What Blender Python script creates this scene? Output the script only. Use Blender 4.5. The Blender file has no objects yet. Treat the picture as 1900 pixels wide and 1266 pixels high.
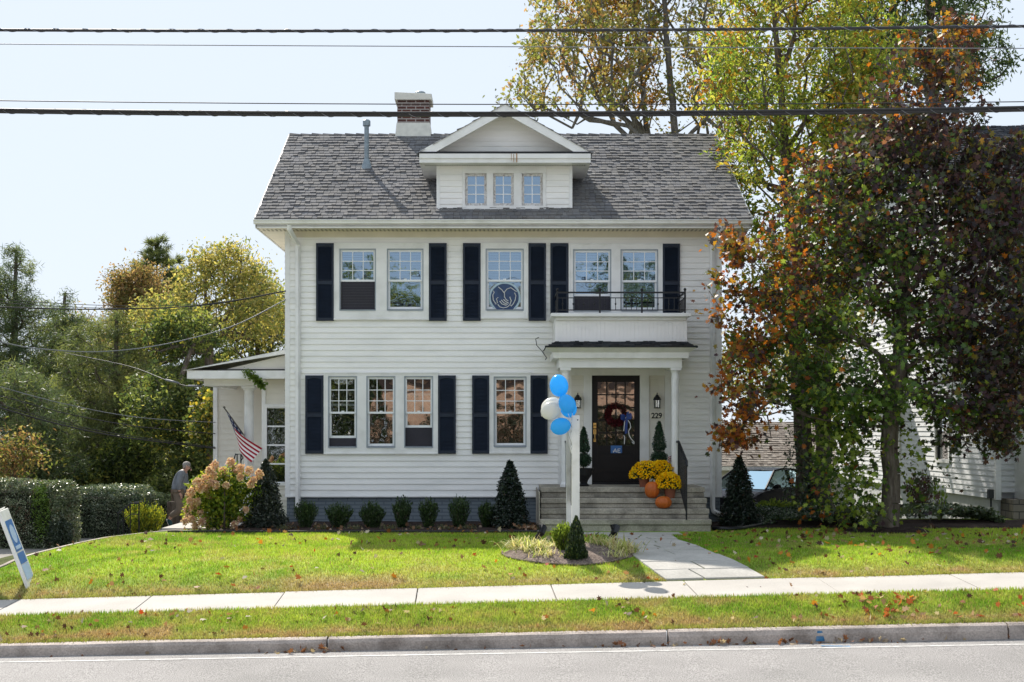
import bpy, bmesh, math, random
import numpy as np
from mathutils import Vector, Matrix

R = math.radians
SC = bpy.context.scene
COL = SC.collection

# ------------------------------------------------------------------ camera
FPX, D0, EYE, VX, HY = 2640.0, 29.333, 1.9, 930.0, 800.0      # focal length in photo pixels, camera to facade, eye height
cam_d = bpy.data.cameras.new('camera')
cam_d.sensor_width = 36.0
cam_d.lens = 36.0 * FPX / 1900.0
cam_d.shift_x = (950 - VX) / 1900.0
cam_d.shift_y = (HY - 633) / 1900.0
cam_d.clip_start, cam_d.clip_end = 0.5, 2000.0
cam = bpy.data.objects.new('camera', cam_d)
COL.objects.link(cam)
cam.location = (0, -D0, EYE)
cam.rotation_euler = (R(90), 0, 0)
SC.camera = cam

# ------------------------------------------------------------------ light
SUN = Vector((0.42, -1.0, -1.0)).normalized()      # direction the light travels
EL = math.asin(-SUN.z)
AZ = math.atan2(-SUN.x, -SUN.y)
world = bpy.data.worlds.new('World')
SC.world = world
world.use_nodes = True
wn = world.node_tree
bg = wn.nodes['Background']
sky = wn.nodes.new('ShaderNodeTexSky')
sky.sky_type = 'NISHITA'
sky.sun_disc = False
sky.sun_elevation = EL
sky.sun_rotation = AZ
sky.air_density = 1.0
sky.dust_density = 0.6
sky.ozone_density = 1.0
# hazy bright sky: compress the glare round the sun so the whole dome is pale
sg = wn.nodes.new('ShaderNodeGamma'); sg.inputs[1].default_value = 0.08
wn.links.new(sky.outputs[0], sg.inputs[0])
sk_ = wn.nodes.new('ShaderNodeVectorMath'); sk_.operation = 'MULTIPLY'; sk_.inputs[1].default_value = (4.02, 4.40, 4.92)
wn.links.new(sg.outputs[0], sk_.inputs[0])
wn.links.new(sk_.outputs[0], bg.inputs['Color'])
bg.inputs['Strength'].default_value = 0.10
sd = bpy.data.lights.new('sun', 'SUN')
sd.energy = 4.1
sd.angle = R(0.5)
sd.color = (1.0, 0.93, 0.83)
so = bpy.data.objects.new('sun', sd)
COL.objects.link(so)
so.rotation_euler = SUN.to_track_quat('-Z', 'Y').to_euler()
SC.view_settings.view_transform = 'Standard'
SC.view_settings.look = 'None'
SC.view_settings.gamma = 1.0
SC.view_settings.exposure = 0.85
SC.cycles.max_bounces = 8
SC.cycles.diffuse_bounces = 4
SC.cycles.transparent_max_bounces = 16
SC.cycles.caustics_reflective = False
SC.cycles.caustics_refractive = False
SC.cycles.use_denoising = True

# ------------------------------------------------------------------ helpers
def W(px, py, d):
    """photo pixel at distance d -> world point"""
    return ((px - VX) * d / FPX, d - D0, EYE - (py - HY) * d / FPX)

def fx(px, y=0.0): return (px - VX) * (D0 + y) / FPX
def fz(py, y=0.0): return EYE - (py - HY) * (D0 + y) / FPX

def tag(o, label=None, cat=None, group=None, kind=None):
    if label: o['label'] = label
    if cat: o['category'] = cat
    if group: o['group'] = group
    if kind: o['kind'] = kind
    return o

def empty(name, loc=(0, 0, 0), label=None, cat=None, group=None, parent=None):
    o = bpy.data.objects.new(name, None)
    o.empty_display_size = 0.2
    COL.objects.link(o)
    o.location = loc
    if parent: o.parent = parent
    return tag(o, label, cat, group)

def place(o, parent):
    """parent keeping world coordinates (parents are unrotated empties or meshes at a location)"""
    o.parent = parent
    p = parent
    off = Vector((0, 0, 0))
    while p:
        off += p.location
        p = p.parent
    o.location = Vector(o.location) - off
    return o

class MB:
    def __init__(s):
        s.v = []; s.f = []; s.c = []
    def add(s, vs, fs, col=None):
        n = len(s.v)
        s.v.extend([tuple(p) for p in vs]); s.f.extend([tuple(i + n for i in f) for f in fs])
        s.c.extend([col if col else (1, 1, 1)] * len(vs))
        return s
    def quad(s, a, b, c, d, col=None):
        return s.add([a, b, c, d], [(0, 1, 2, 3)], col)
    def box(s, x0, x1, y0, y1, z0, z1, col=None):
        v = [(x, y, z) for z in (z0, z1) for y in (y0, y1) for x in (x0, x1)]
        return s.add(v, [(0, 2, 3, 1), (4, 5, 7, 6), (0, 1, 5, 4), (2, 6, 7, 3), (0, 4, 6, 2), (1, 3, 7, 5)], col)
    def prism(s, poly, axis, a0, a1, col=None):
        """poly of 2-D points extruded along axis ('x','y','z')"""
        def mk(p, a):
            if axis == 'y': return (p[0], a, p[1])
            if axis == 'x': return (a, p[0], p[1])
            return (p[0], p[1], a)
        n = len(poly)
        v = [mk(p, a0) for p in poly] + [mk(p, a1) for p in poly]
        f = [tuple(range(n)), tuple(range(2 * n - 1, n - 1, -1))]
        f += [(i, i + n, (i + 1) % n + n, (i + 1) % n) for i in range(n)]
        return s.add(v, f, col)
    def path(s, pts, rad, n=8, cap=True, col=None, squash=None):
        pts = [Vector(p) for p in pts]
        if not hasattr(rad, '__len__'): rad = [rad] * len(pts)
        vs = []; fs = []
        up = Vector((0, 0, 1)); prev = None
        for i, p in enumerate(pts):
            a = pts[max(i - 1, 0)]; b = pts[min(i + 1, len(pts) - 1)]
            t = (b - a).normalized()
            if prev is None:
                u = t.cross(Vector((0, 0, 1)) if abs(t.z) < .9 else Vector((1, 0, 0))).normalized()
            else:
                u = (prev - t * prev.dot(t)).normalized()
            prev = u
            w = t.cross(u)
            for k in range(n):
                an = 2 * math.pi * k / n
                q = p + (u * math.cos(an) + w * math.sin(an)) * rad[i]
                vs.append(q)
        for i in range(len(pts) - 1):
            for k in range(n):
                fs.append((i * n + k, i * n + (k + 1) % n, (i + 1) * n + (k + 1) % n, (i + 1) * n + k))
        if cap:
            fs.append(tuple(range(n - 1, -1, -1))); fs.append(tuple((len(pts) - 1) * n + k for k in range(n)))
        return s.add(vs, fs, col)
    def lathe(s, prof, c=(0, 0, 0), n=20, col=None, lobes=0, amp=0):
        vs = []; fs = []
        for r, z in prof:
            for k in range(n):
                a = 2 * math.pi * k / n
                rr = r * (1 + (amp * abs(math.cos(lobes * a / 2)) - amp / 2 if lobes else 0))
                vs.append((c[0] + rr * math.cos(a), c[1] + rr * math.sin(a), c[2] + z))
        for i in range(len(prof) - 1):
            for k in range(n):
                fs.append((i * n + k, i * n + (k + 1) % n, (i + 1) * n + (k + 1) % n, (i + 1) * n + k))
        fs.append(tuple(range(n - 1, -1, -1))); fs.append(tuple((len(prof) - 1) * n + k for k in range(n)))
        return s.add(vs, fs, col)
    def build(s, name, mat, parent=None, smooth=False, bevel=0, loc=None):
        me = bpy.data.meshes.new(name)
        vs = s.v
        if loc is not None:
            vs = [(p[0] - loc[0], p[1] - loc[1], p[2] - loc[2]) for p in vs]
        me.from_pydata(vs, [], s.f)
        if any(c != (1, 1, 1) for c in s.c):
            at = me.color_attributes.new('Col', 'FLOAT_COLOR', 'POINT')
            at.data.foreach_set('color', np.array([(c[0], c[1], c[2], 1) for c in s.c], dtype=np.float32).ravel())
        bm = bmesh.new(); bm.from_mesh(me)
        bmesh.ops.recalc_face_normals(bm, faces=bm.faces)
        bm.to_mesh(me); bm.free()
        if mat: me.materials.append(mat)
        if smooth:
            me.polygons.foreach_set('use_smooth', [True] * len(me.polygons))
        me.update()
        o = bpy.data.objects.new(name, me)
        COL.objects.link(o)
        if loc is not None: o.location = loc
        if parent: place(o, parent)
        if bevel:
            m = o.modifiers.new('bevel', 'BEVEL'); m.width = bevel; m.segments = 2; m.limit_method = 'ANGLE'; m.angle_limit = R(40)
        return o

def npmesh(name, V, nper, mat, parent=None, cols=None, faces=None, smooth=False, loc=None):
    """V (N,3). faces: (F,k) index array"""
    V = np.asarray(V, dtype=np.float32)
    if loc is not None: V = V - np.array(loc, dtype=np.float32)
    me = bpy.data.meshes.new(name)
    me.vertices.add(len(V)); me.vertices.foreach_set('co', V.ravel())
    F = np.asarray(faces, dtype=np.int32)
    me.loops.add(F.size); me.loops.foreach_set('vertex_index', F.ravel())
    me.polygons.add(len(F))
    me.polygons.foreach_set('loop_start', np.arange(0, F.size, F.shape[1], dtype=np.int32))
    if smooth: me.polygons.foreach_set('use_smooth', np.ones(len(F), dtype=bool))
    if cols is not None:
        at = me.color_attributes.new('Col', 'FLOAT_COLOR', 'POINT')
        c4 = np.ones((len(V), 4), dtype=np.float32); c4[:, :3] = cols
        at.data.foreach_set('color', c4.ravel())
    if mat: me.materials.append(mat)
    me.update(calc_edges=True)
    o = bpy.data.objects.new(name, me); COL.objects.link(o)
    if loc is not None: o.location = loc
    if parent: place(o, parent)
    return o

def copy_tree(o, parent=None):
    c = o.copy(); COL.objects.link(c); c.parent = parent
    for ch in o.children: copy_tree(ch, c)
    return c

# value noise in numpy, shared by ground colour and grass
def _h(ix, iy, s):
    n = (ix.astype(np.int64) * 374761393 + iy.astype(np.int64) * 668265263 + s * 1442695041) & 0xffffffff
    n = ((n ^ (n >> 13)) * 1274126177) & 0xffffffff
    return ((n ^ (n >> 16)) & 0xffff) / 65535.0
def vn(x, y, s=0):
    x = np.asarray(x, float); y = np.asarray(y, float)
    ix = np.floor(x); iy = np.floor(y); tx = x - ix; ty = y - iy
    tx = tx * tx * (3 - 2 * tx); ty = ty * ty * (3 - 2 * ty)
    a = _h(ix, iy, s); b = _h(ix + 1, iy, s); c = _h(ix, iy + 1, s); d = _h(ix + 1, iy + 1, s)
    return (a * (1 - tx) + b * tx) * (1 - ty) + (c * (1 - tx) + d * tx) * ty
def fbm(x, y, s=0, o=3):
    r = 0; w = 0.5; t = 0
    for k in range(o):
        r = r + w * vn(x * 2 ** k, y * 2 ** k, s + k * 17); t += w; w *= .5
    return r / t
def sstep(a, b, x):
    t = np.clip((np.asarray(x, float) - a) / (b - a), 0, 1)
    return t * t * (3 - 2 * t)

# ------------------------------------------------------------------ materials
def new_mat(name):
    m = bpy.data.materials.new(name); m.use_nodes = True
    nt = m.node_tree
    return m, nt, nt.nodes['Principled BSDF']

def mk(name, col, rough=.6, var=.12, scale=3.0, bump=0.0, bscale=60.0, spec=.4, metal=0, var2=0.0, scale2=40.0, stretch=None, vcol=False, tint=None):
    """paint / stone / metal with soft large-scale variation, fine speckle and bump"""
    m, nt, b = new_mat(name)
    L = nt.links.new
    tc = nt.nodes.new('ShaderNodeTexCoord')
    mp = nt.nodes.new('ShaderNodeMapping')
    if stretch: mp.inputs['Scale'].default_value = stretch
    L(tc.outputs['Object'], mp.inputs[0])
    n1 = nt.nodes.new('ShaderNodeTexNoise'); n1.inputs['Scale'].default_value = scale; n1.inputs['Detail'].default_value = 5
    L(mp.outputs[0], n1.inputs['Vector'])
    rp = nt.nodes.new('ShaderNodeMapRange')
    rp.inputs['From Min'].default_value = .3; rp.inputs['From Max'].default_value = .7
    rp.inputs['To Min'].default_value = 1 - var; rp.inputs['To Max'].default_value = 1 + var * .6
    L(n1.outputs[0], rp.inputs[0])
    mul = nt.nodes.new('ShaderNodeVectorMath'); mul.operation = 'SCALE'
    if vcol:
        at = nt.nodes.new('ShaderNodeAttribute'); at.attribute_name = 'Col'
        L(at.outputs['Color'], mul.inputs[0])
    else:
        mul.inputs[0].default_value = col
        if tint:
            mx = nt.nodes.new('ShaderNodeMix'); mx.data_type = 'RGBA'
            mx.inputs[6].default_value = (*col, 1); mx.inputs[7].default_value = (*tint, 1)
            n3 = nt.nodes.new('ShaderNodeTexNoise'); n3.inputs['Scale'].default_value = scale * 1.7; n3.inputs['Detail'].default_value = 7
            L(mp.outputs[0], n3.inputs['Vector'])
            r3 = nt.nodes.new('ShaderNodeMapRange'); r3.inputs['From Min'].default_value = .48; r3.inputs['From Max'].default_value = .72
            L(n3.outputs[0], r3.inputs[0]); L(r3.outputs[0], mx.inputs[0]); L(mx.outputs[2], mul.inputs[0])
    L(rp.outputs[0], mul.inputs['Scale'])
    outc = mul.outputs[0]
    if var2:
        n2 = nt.nodes.new('ShaderNodeTexNoise'); n2.inputs['Scale'].default_value = scale2; n2.inputs['Detail'].default_value = 3
        L(mp.outputs[0], n2.inputs['Vector'])
        r2 = nt.nodes.new('ShaderNodeMapRange')
        r2.inputs['From Min'].default_value = .3; r2.inputs['From Max'].default_value = .7
        r2.inputs['To Min'].default_value = 1 - var2; r2.inputs['To Max'].default_value = 1 + var2
        L(n2.outputs[0], r2.inputs[0])
        m2 = nt.nodes.new('ShaderNodeVectorMath'); m2.operation = 'SCALE'
        L(outc, m2.inputs[0]); L(r2.outputs[0], m2.inputs['Scale']); outc = m2.outputs[0]
    L(outc, b.inputs['Base Color'])
    b.inputs['Roughness'].default_value = rough
    b.inputs['Specular IOR Level'].default_value = spec
    b.inputs['Metallic'].default_value = metal
    if bump:
        nb = nt.nodes.new('ShaderNodeTexNoise'); nb.inputs['Scale'].default_value = bscale; nb.inputs['Detail'].default_value = 4
        L(mp.outputs[0], nb.inputs['Vector'])
        bn = nt.nodes.new('ShaderNodeBump'); bn.inputs['Strength'].default_value = bump; bn.inputs['Distance'].default_value = .02
        L(nb.outputs[0], bn.inputs['Height']); L(bn.outputs[0], b.inputs['Normal'])
    return m

def leafmat(name, trans=.45, gloss=.35, rough=.38):
    m, nt, b = new_mat(name)
    L = nt.links.new
    at = nt.nodes.new('ShaderNodeAttribute'); at.attribute_name = 'Col'
    L(at.outputs['Color'], b.inputs['Base Color'])
    b.inputs['Roughness'].default_value = rough
    b.inputs['Specular IOR Level'].default_value = gloss
    tr = nt.nodes.new('ShaderNodeBsdfTranslucent')
    sc = nt.nodes.new('ShaderNodeVectorMath'); sc.operation = 'MULTIPLY'
    sc.inputs[1].default_value = (1.4, 1.38, .85)
    L(at.outputs['Color'], sc.inputs[0]); L(sc.outputs[0], tr.inputs['Color'])
    mx = nt.nodes.new('ShaderNodeMixShader'); mx.inputs[0].default_value = trans
    L(b.outputs[0], mx.inputs[1]); L(tr.outputs[0], mx.inputs[2])
    L(mx.outputs[0], nt.nodes['Material Output'].inputs['Surface'])
    return m

def brickmat(name, c1, c2, mortar, bw=.215, bh=.075, ms=.012, rough=.85, bump=.4, var=.3):
    m, nt, b = new_mat(name)
    L = nt.links.new
    tc = nt.nodes.new('ShaderNodeTexCoord'); sp = nt.nodes.new('ShaderNodeSeparateXYZ')
    L(tc.outputs['Object'], sp.inputs[0])
    ad = nt.nodes.new('ShaderNodeMath'); L(sp.outputs[0], ad.inputs[0]); L(sp.outputs[1], ad.inputs[1])
    cb = nt.nodes.new('ShaderNodeCombineXYZ'); L(ad.outputs[0], cb.inputs[0]); L(sp.outputs[2], cb.inputs[1])
    br = nt.nodes.new('ShaderNodeTexBrick'); L(cb.outputs[0], br.inputs['Vector'])
    br.inputs['Scale'].default_value = 1; br.inputs['Brick Width'].default_value = bw; br.inputs['Row Height'].default_value = bh
    br.inputs['Mortar Size'].default_value = ms; br.inputs['Color1'].default_value = (*c1, 1); br.inputs['Color2'].default_value = (*c2, 1)
    br.inputs['Mortar'].default_value = (*mortar, 1)
    n = nt.nodes.new('ShaderNodeTexNoise'); n.inputs['Scale'].default_value = 2.5; L(tc.outputs['Object'], n.inputs['Vector'])
    rp = nt.nodes.new('ShaderNodeMapRange'); rp.inputs['To Min'].default_value = 1 - var; rp.inputs['To Max'].default_value = 1 + var
    L(n.outputs[0], rp.inputs[0])
    mu = nt.nodes.new('ShaderNodeVectorMath'); mu.operation = 'SCALE'; L(br.outputs['Color'], mu.inputs[0]); L(rp.outputs[0], mu.inputs['Scale'])
    L(mu.outputs[0], b.inputs['Base Color'])
    b.inputs['Roughness'].default_value = rough
    bn = nt.nodes.new('ShaderNodeBump'); bn.inputs['Strength'].default_value = bump; bn.inputs['Distance'].default_value = .01; bn.invert = True
    L(br.outputs['Fac'], bn.inputs['Height']); L(bn.outputs[0], b.inputs['Normal'])
    return m

def glassmat(name, refl=.3, tint=(.75, .8, .8), wav=.02, gcol=(.95, .98, 1)):
    m, nt, b = new_mat(name)
    L = nt.links.new
    nt.nodes.remove(b)
    gl = nt.nodes.new('ShaderNodeBsdfGlossy'); gl.inputs['Roughness'].default_value = .015
    gl.inputs['Color'].default_value = (*gcol, 1)
    tr = nt.nodes.new('ShaderNodeBsdfTransparent'); tr.inputs[0].default_value = (*tint, 1)
    tc = nt.nodes.new('ShaderNodeTexCoord')
    n = nt.nodes.new('ShaderNodeTexNoise'); n.inputs['Scale'].default_value = 2.2; n.inputs['Detail'].default_value = 1.5
    L(tc.outputs['Object'], n.inputs['Vector'])
    bn = nt.nodes.new('ShaderNodeBump'); bn.inputs['Strength'].default_value = wav; bn.inputs['Distance'].default_value = .35
    L(n.outputs[0], bn.inputs['Height']); L(bn.outputs[0], gl.inputs['Normal'])
    fr = nt.nodes.new('ShaderNodeLayerWeight'); fr.inputs['Blend'].default_value = .15
    mr = nt.nodes.new('ShaderNodeMapRange'); mr.inputs['To Min'].default_value = refl; mr.inputs['To Max'].default_value = 1
    L(fr.outputs['Fresnel'], mr.inputs[0])
    mx = nt.nodes.new('ShaderNodeMixShader'); L(mr.outputs[0], mx.inputs[0])
    L(tr.outputs[0], mx.inputs[1]); L(gl.outputs[0], mx.inputs[2])
    L(mx.outputs[0], nt.nodes['Material Output'].inputs['Surface'])
    return m

M = {}
M['siding'] = mk('vinyl_siding', (.87, .86, .835), .42, .05, 1.2, .05, 30, tint=(.76, .76, .74), stretch=(.5, .5, 2.5))
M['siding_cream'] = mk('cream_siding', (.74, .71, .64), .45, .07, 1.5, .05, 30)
M['trim'] = mk('white_trim', (.80, .80, .79), .4, .06, 2, .05, 40, tint=(.70, .70, .68))
M['cream'] = mk('cream_soffit', (.68, .62, .50), .5, .08, 3)
M['sash'] = mk('sash_white', (.82, .84, .86), .35, .04, 4)
M['old_sash'] = mk('peeling_sash', (.7, .69, .68), .7, .2, 18, .3, 60, tint=(.33, .27, .24))
M['jamb'] = mk('shadow_jamb_liner', (.30, .34, .38), .5, .1, 6)  # grey liner darkened to paint the shadow line round each sash
M['shutter'] = mk('navy_shutter', (.014, .022, .040), .5, .2, 5, .05, 60, spec=.3)
M['iron'] = mk('black_iron', (.008, .009, .012), .4, .2, 8)
M['shingle'] = mk('roof_shingle', (1, 1, 1), .95, .18, .9, .3, 220, spec=.1, var2=.25, scale2=90, vcol=True)
M['foundation'] = brickmat('painted_block_foundation', (.16, .19, .215), (.15, .18, .205), (.10, .125, .15), bw=.3, bh=.075, bump=.5, var=.15)
M['brick_dark'] = brickmat('chimney_brick', (.055, .022, .018), (.10, .032, .024), (.32, .29, .27))
M['brick_tan'] = brickmat('brick_across_street', (.42, .21, .13), (.52, .29, .18), (.5, .42, .34), bw=.24, bh=.08)
M['flash'] = mk('painted_flashing', (.66, .65, .58), .6, .12, 6, .1, 30)
M['galv'] = mk('galvanised_pipe', (.23, .28, .31), .45, .2, 12, metal=.3)
M['glass'] = glassmat('window_glass', .36, (.52, .58, .62), .02, (.60, .79, 1))
M['glass_low'] = glassmat('lower_window_glass', .26, (.50, .53, .53), .022)
M['screen'] = mk('insect_screen', (.034, .032, .042), .8, .1, 5)
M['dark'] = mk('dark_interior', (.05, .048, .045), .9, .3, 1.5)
M['blind'] = mk('blind_slats', (.34, .40, .46), .6, .05, 4)
M['step'] = mk('step_stone', (.40, .365, .30), .9, .35, 2.2, .5, 50, var2=.22, scale2=35, tint=(.20, .185, .155))
M['flag_stone'] = mk('flagstone', (.42, .405, .37), .85, .16, 2.2, .3, 40, var2=.1, scale2=30)
M['far_bounce'] = mk('far_bounce_pavement', (.62, .61, .58), .9, .15, .5)  # albedo raised so this unseen ground bounces sunlight onto the facade
M['sidewalk'] = mk('sidewalk_concrete', (.43, .405, .37), .9, .13, 1.3, .25, 90, var2=.07, scale2=70)
M['kerb'] = mk('kerb_concrete', (.47, .405, .36), .92, .3, 2.2, .6, 70, var2=.2, scale2=50, tint=(.31, .26, .225))
M['asphalt'] = mk('asphalt', (.33, .315, .305), .92, .10, .35, .8, 120, var2=.62, scale2=75, tint=(.27, .26, .25))
M['line'] = mk('worn_road_paint', (.52, .51, .49), .85, .25, 8, .2, 90, var2=.2, scale2=60, tint=(.33, .32, .31))
M['lawn'] = mk('lawn_ground', (1, 1, 1), .95, .2, 8, .6, 60, spec=.1, var2=.4, scale2=60, vcol=True)
M['drive'] = mk('driveway', (.26, .245, .22), .95, .2, 1.5, .4, 60, var2=.15)
M['mulch'] = mk('mulch', (.045, .032, .028), .95, .4, 9, .9, 60, spec=.1, var2=.6, scale2=50)
M['mulch_dry'] = mk('dry_mulch', (.21, .165, .14), .95, .35, 9, .9, 60, spec=.1, var2=.6, scale2=45)
M['grass'] = leafmat('grass_blades', .40, .2, .5)
M['leaf'] = leafmat('leaf', .5, .3, .55)
M['maple'] = leafmat('maple_leaf', .38, .4, .52)
M['leaf_dark'] = leafmat('glossy_leaf', .22, .6, .3)
M['needle'] = leafmat('needles', .4, .3, .5)
M['petal'] = leafmat('petals', .3, .2, .6)
M['litter'] = leafmat('dry_leaf', .3, .2, .6)
M['bark'] = mk('bark', (.13, .105, .085), .95, .4, 5, .9, 22, spec=.1, stretch=(3, 3, .6), tint=(.20, .175, .15))
M['bark_grey'] = mk('grey_bark', (.15, .14, .125), .95, .35, 5, .8, 20, spec=.1, stretch=(3, 3, .6))
M['core'] = mk('dark_twig_core', (.02, .022, .014), .95, .3, 6)  # near-black fill of the hedge core boxes, also the wreath's twig base
M['wire'] = mk('cable', (.022, .022, .026), .5, .2, 3)
M['wire_pale'] = mk('pale_cable', (.17, .18, .20), .5, .2, 3)
M['post'] = mk('white_post', (.80, .79, .76), .45, .06, 3, tint=(.66, .65, .6))
M['pumpkin'] = mk('pumpkin', (.50, .115, .014), .45, .15, 6, .1, 20)
M['stem'] = mk('pumpkin_stem', (.10, .085, .03), .8, .2, 10)
M['terracotta'] = mk('terracotta', (.30, .105, .06), .75, .12, 6)
M['pot_dark'] = mk('dark_pot', (.012, .013, .015), .45, .2, 6)
M['door'] = mk('dark_brown_door', (.011, .008, .008), .5, .2, 3, spec=.25)
M['brass'] = mk('brass', (.62, .38, .12), .28, .2, 20, metal=.9)
M['lamp_glass'] = glassmat('lantern_glass', .25, (.8, .8, .75), .0)
M['plaque'] = mk('plaque', (.78, .74, .62), .5, .05, 4)
M['ink'] = mk('black_letter', (.01, .01, .01), .5, .05, 4)
M['burgundy'] = leafmat('burgundy_leaves', .15, .2, .6)
M['ribbon_blue'] = mk('blue_ribbon', (.012, .05, .25), .4, .15, 8)
M['ribbon_white'] = mk('white_ribbon', (.75, .75, .73), .5, .05, 8)
M['flyer'] = mk('blue_flyer', (.03, .13, .36), .4, .1, 8)
M['sign_blue'] = mk('sign_blue', (.035, .16, .45), .35, .08, 5)
M['sign_pale'] = mk('sign_pale_blue', (.42, .55, .75), .4, .08, 5)
M['vcol'] = mk('printed_cloth', (1, 1, 1), .8, .05, 5, vcol=True)
M['tyre'] = mk('tyre', (.012, .012, .012), .85, .2, 20)
M['rim'] = mk('alloy_rim', (.4, .41, .42), .3, .1, 10, metal=.7)
M['car'] = mk('black_car_paint', (.010, .010, .014), .25, .05, 2, spec=.03)
M['car_glass'] = glassmat('car_glass', .13, (.3, .35, .38), .0, (.55, .75, .85))
M['skin'] = mk('skin', (.52, .30, .22), .55, .08, 20)
M['jacket'] = mk('grey_jacket', (.19, .205, .23), .85, .15, 12, .2, 60)
M['trousers'] = mk('khaki_trousers', (.19, .15, .115), .85, .12, 10, .2, 60)
M['hair'] = mk('grey_hair', (.30, .28, .26), .8, .2, 40, .4, 90)
M['shoe'] = mk('teal_shoe', (.02, .07, .075), .6, .1, 20)
M['rust_stain'] = mk('rust_stain', (.42, .26, .15), .6, .25, 12)
M['paint_blue'] = mk('blue_utility_paint', (.04, .19, .38), .8, .35, 12, tint=(.2, .22, .24))

# balloons: thin rubber that lets the sun through
def balloonmat(name, col):
    m, nt, b = new_mat(name)
    L = nt.links.new
    b.inputs['Base Color'].default_value = (*col, 1); b.inputs['Roughness'].default_value = .22
    tr = nt.nodes.new('ShaderNodeBsdfTranslucent'); tr.inputs[0].default_value = (*col, 1)
    mx = nt.nodes.new('ShaderNodeMixShader'); mx.inputs[0].default_value = .6
    L(b.outputs[0], mx.inputs[1]); L(tr.outputs[0], mx.inputs[2]); L(mx.outputs[0], nt.nodes['Material Output'].inputs['Surface'])
    return m
M['balloon_blue'] = balloonmat('blue_rubber', (.09, .60, 1.0))
M['balloon_white'] = balloonmat('white_rubber', (.85, .84, .80))

# ------------------------------------------------------------------ ground heights
def slope(Y):
    d = np.asarray(Y, float) + D0
    return np.interp(d, [17.3, 18.5, 19.8, 22.5, 25], [.0215, .026, .027, .008, 0])
def zc(Y):
    d = np.asarray(Y, float) + D0
    return np.interp(d, [17.4, 18.5, 18.52, 19.78, 19.8, 20.4, 21.0, 21.8, 24, 26.4, 60],
                     [-.576, -.345, -.335, -.305, -.27, -.13, -.04, .025, .03, 0, 0])
def Xe(Y):
    d = np.asarray(Y, float) + D0
    return np.interp(d, [15, 19.8, 21.3, 23.5, 25.2, 26.4, 27.2, 28.2, 29.2], [-9.9, -8.0, -7.45, -7.15, -6.9, -6.6, -6.2, -5.6, -5.0])
def gz(X, Y):
    X = np.asarray(X, float); Y = np.asarray(Y, float)
    z = zc(Y) + slope(Y) * X
    left = sstep(0, .5, (Xe(Y) - X)) * sstep(-9.6, -8.2, Y)
    z = z - .45 * left
    right = sstep(4.4, 6.5, X) * sstep(1.5, 6.5, Y)
    z = z - .5 * right
    back = sstep(8, 25, Y) * (1 - sstep(4.4, 6.5, X))
    return z - .2 * back

def grid(name, xs, ys, zf, mat, kind='structure', dz=0, cols=None, param=None, parent=None):
    xs = np.asarray(xs); ys = np.asarray(ys)
    X, Y = np.meshgrid(xs, ys)
    if param is not None: X, Y = param(X, Y)
    Z = zf(X, Y) + dz
    V = np.stack([X.ravel(), Y.ravel(), Z.ravel()], 1)
    nx = len(xs); ny = len(ys)
    i = np.arange(nx - 1)[None, :] + nx * np.arange(ny - 1)[:, None]; i = i.ravel()
    F = np.stack([i, i + 1, i + nx + 1, i + nx], 1)
    c = cols(V[:, 0], V[:, 1]) if cols else None
    o = npmesh(name, V, 4, mat, cols=c, faces=F, smooth=True)
    if kind: o['kind'] = kind
    return o

def lawn_col(x, y):
    """green turf with tan dry patches near the walk and kerb; returns linear colour"""
    d = y + D0
    n = fbm(x * .9, y * 1.3, 3, 4); n2 = fbm(x * 3.1, y * 3.1, 11, 3); n3 = fbm(x * .35, y * .5, 23, 2)
    dry = sstep(.48, .72, n * .55 + n2 * .45)
    edge = np.exp(-np.abs(d - 20.0) / .28) * .8 + np.exp(-np.abs(d - 17.55) / .22) * .95 + np.exp(-np.abs(d - 18.3) / .12) * .25
    verge = ((d < 18.6)).astype(float)
    dryness = np.clip(dry * (.42 + .28 * verge) + edge * (.40 + n2) + sstep(6.5, 10, x) * verge * .45, 0, 1)
    g1 = np.array([.155, .29, .024]); g2 = np.array([.34, .44, .055]); br = np.array([.38, .28, .155])
    t = np.clip((n3 - .5) * 1.6 + (n2 - .5) * 1.5 + (fbm(x * 7, y * 7, 31, 2) - .5) * .8 + .5, 0, 1)[:, None]
    c = g1 * (1 - t) + g2 * t
    dd = dryness[:, None]
    return c * (1 - dd) + br * dd

terrain = grid('ground', np.linspace(-150, 170, 90), np.concatenate([np.linspace(-9, 12, 30), np.linspace(13, 300, 40)]), gz,
               M['lawn'], dz=-.06, cols=lambda x, y: np.tile(np.array([.07, .085, .025]), (len(x), 1)))
def lawn_param(U, Y):
    return Xe(Y) + (16 - Xe(Y)) * U, Y
lawn = grid('lawn', np.linspace(0, 1, 240), np.linspace(-9.53, 1.6, 110), gz, M['lawn'], cols=lawn_col, param=lawn_param)
verge = grid('verge', np.linspace(-30, 30, 500), np.linspace(-11.93, -10.83, 14), lambda x, y: gz(x, y) + .02 * fbm(x * 2, y * 2, 5), M['lawn'], cols=lawn_col)
drive = grid('driveway', np.linspace(0, 1, 60), np.linspace(-9.5, 14, 60), lambda x, y: gz(x, y), M['drive'], dz=.012,
             param=lambda U, Y: (Xe(Y) - .5 - 7.0 * U, Y))
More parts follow.
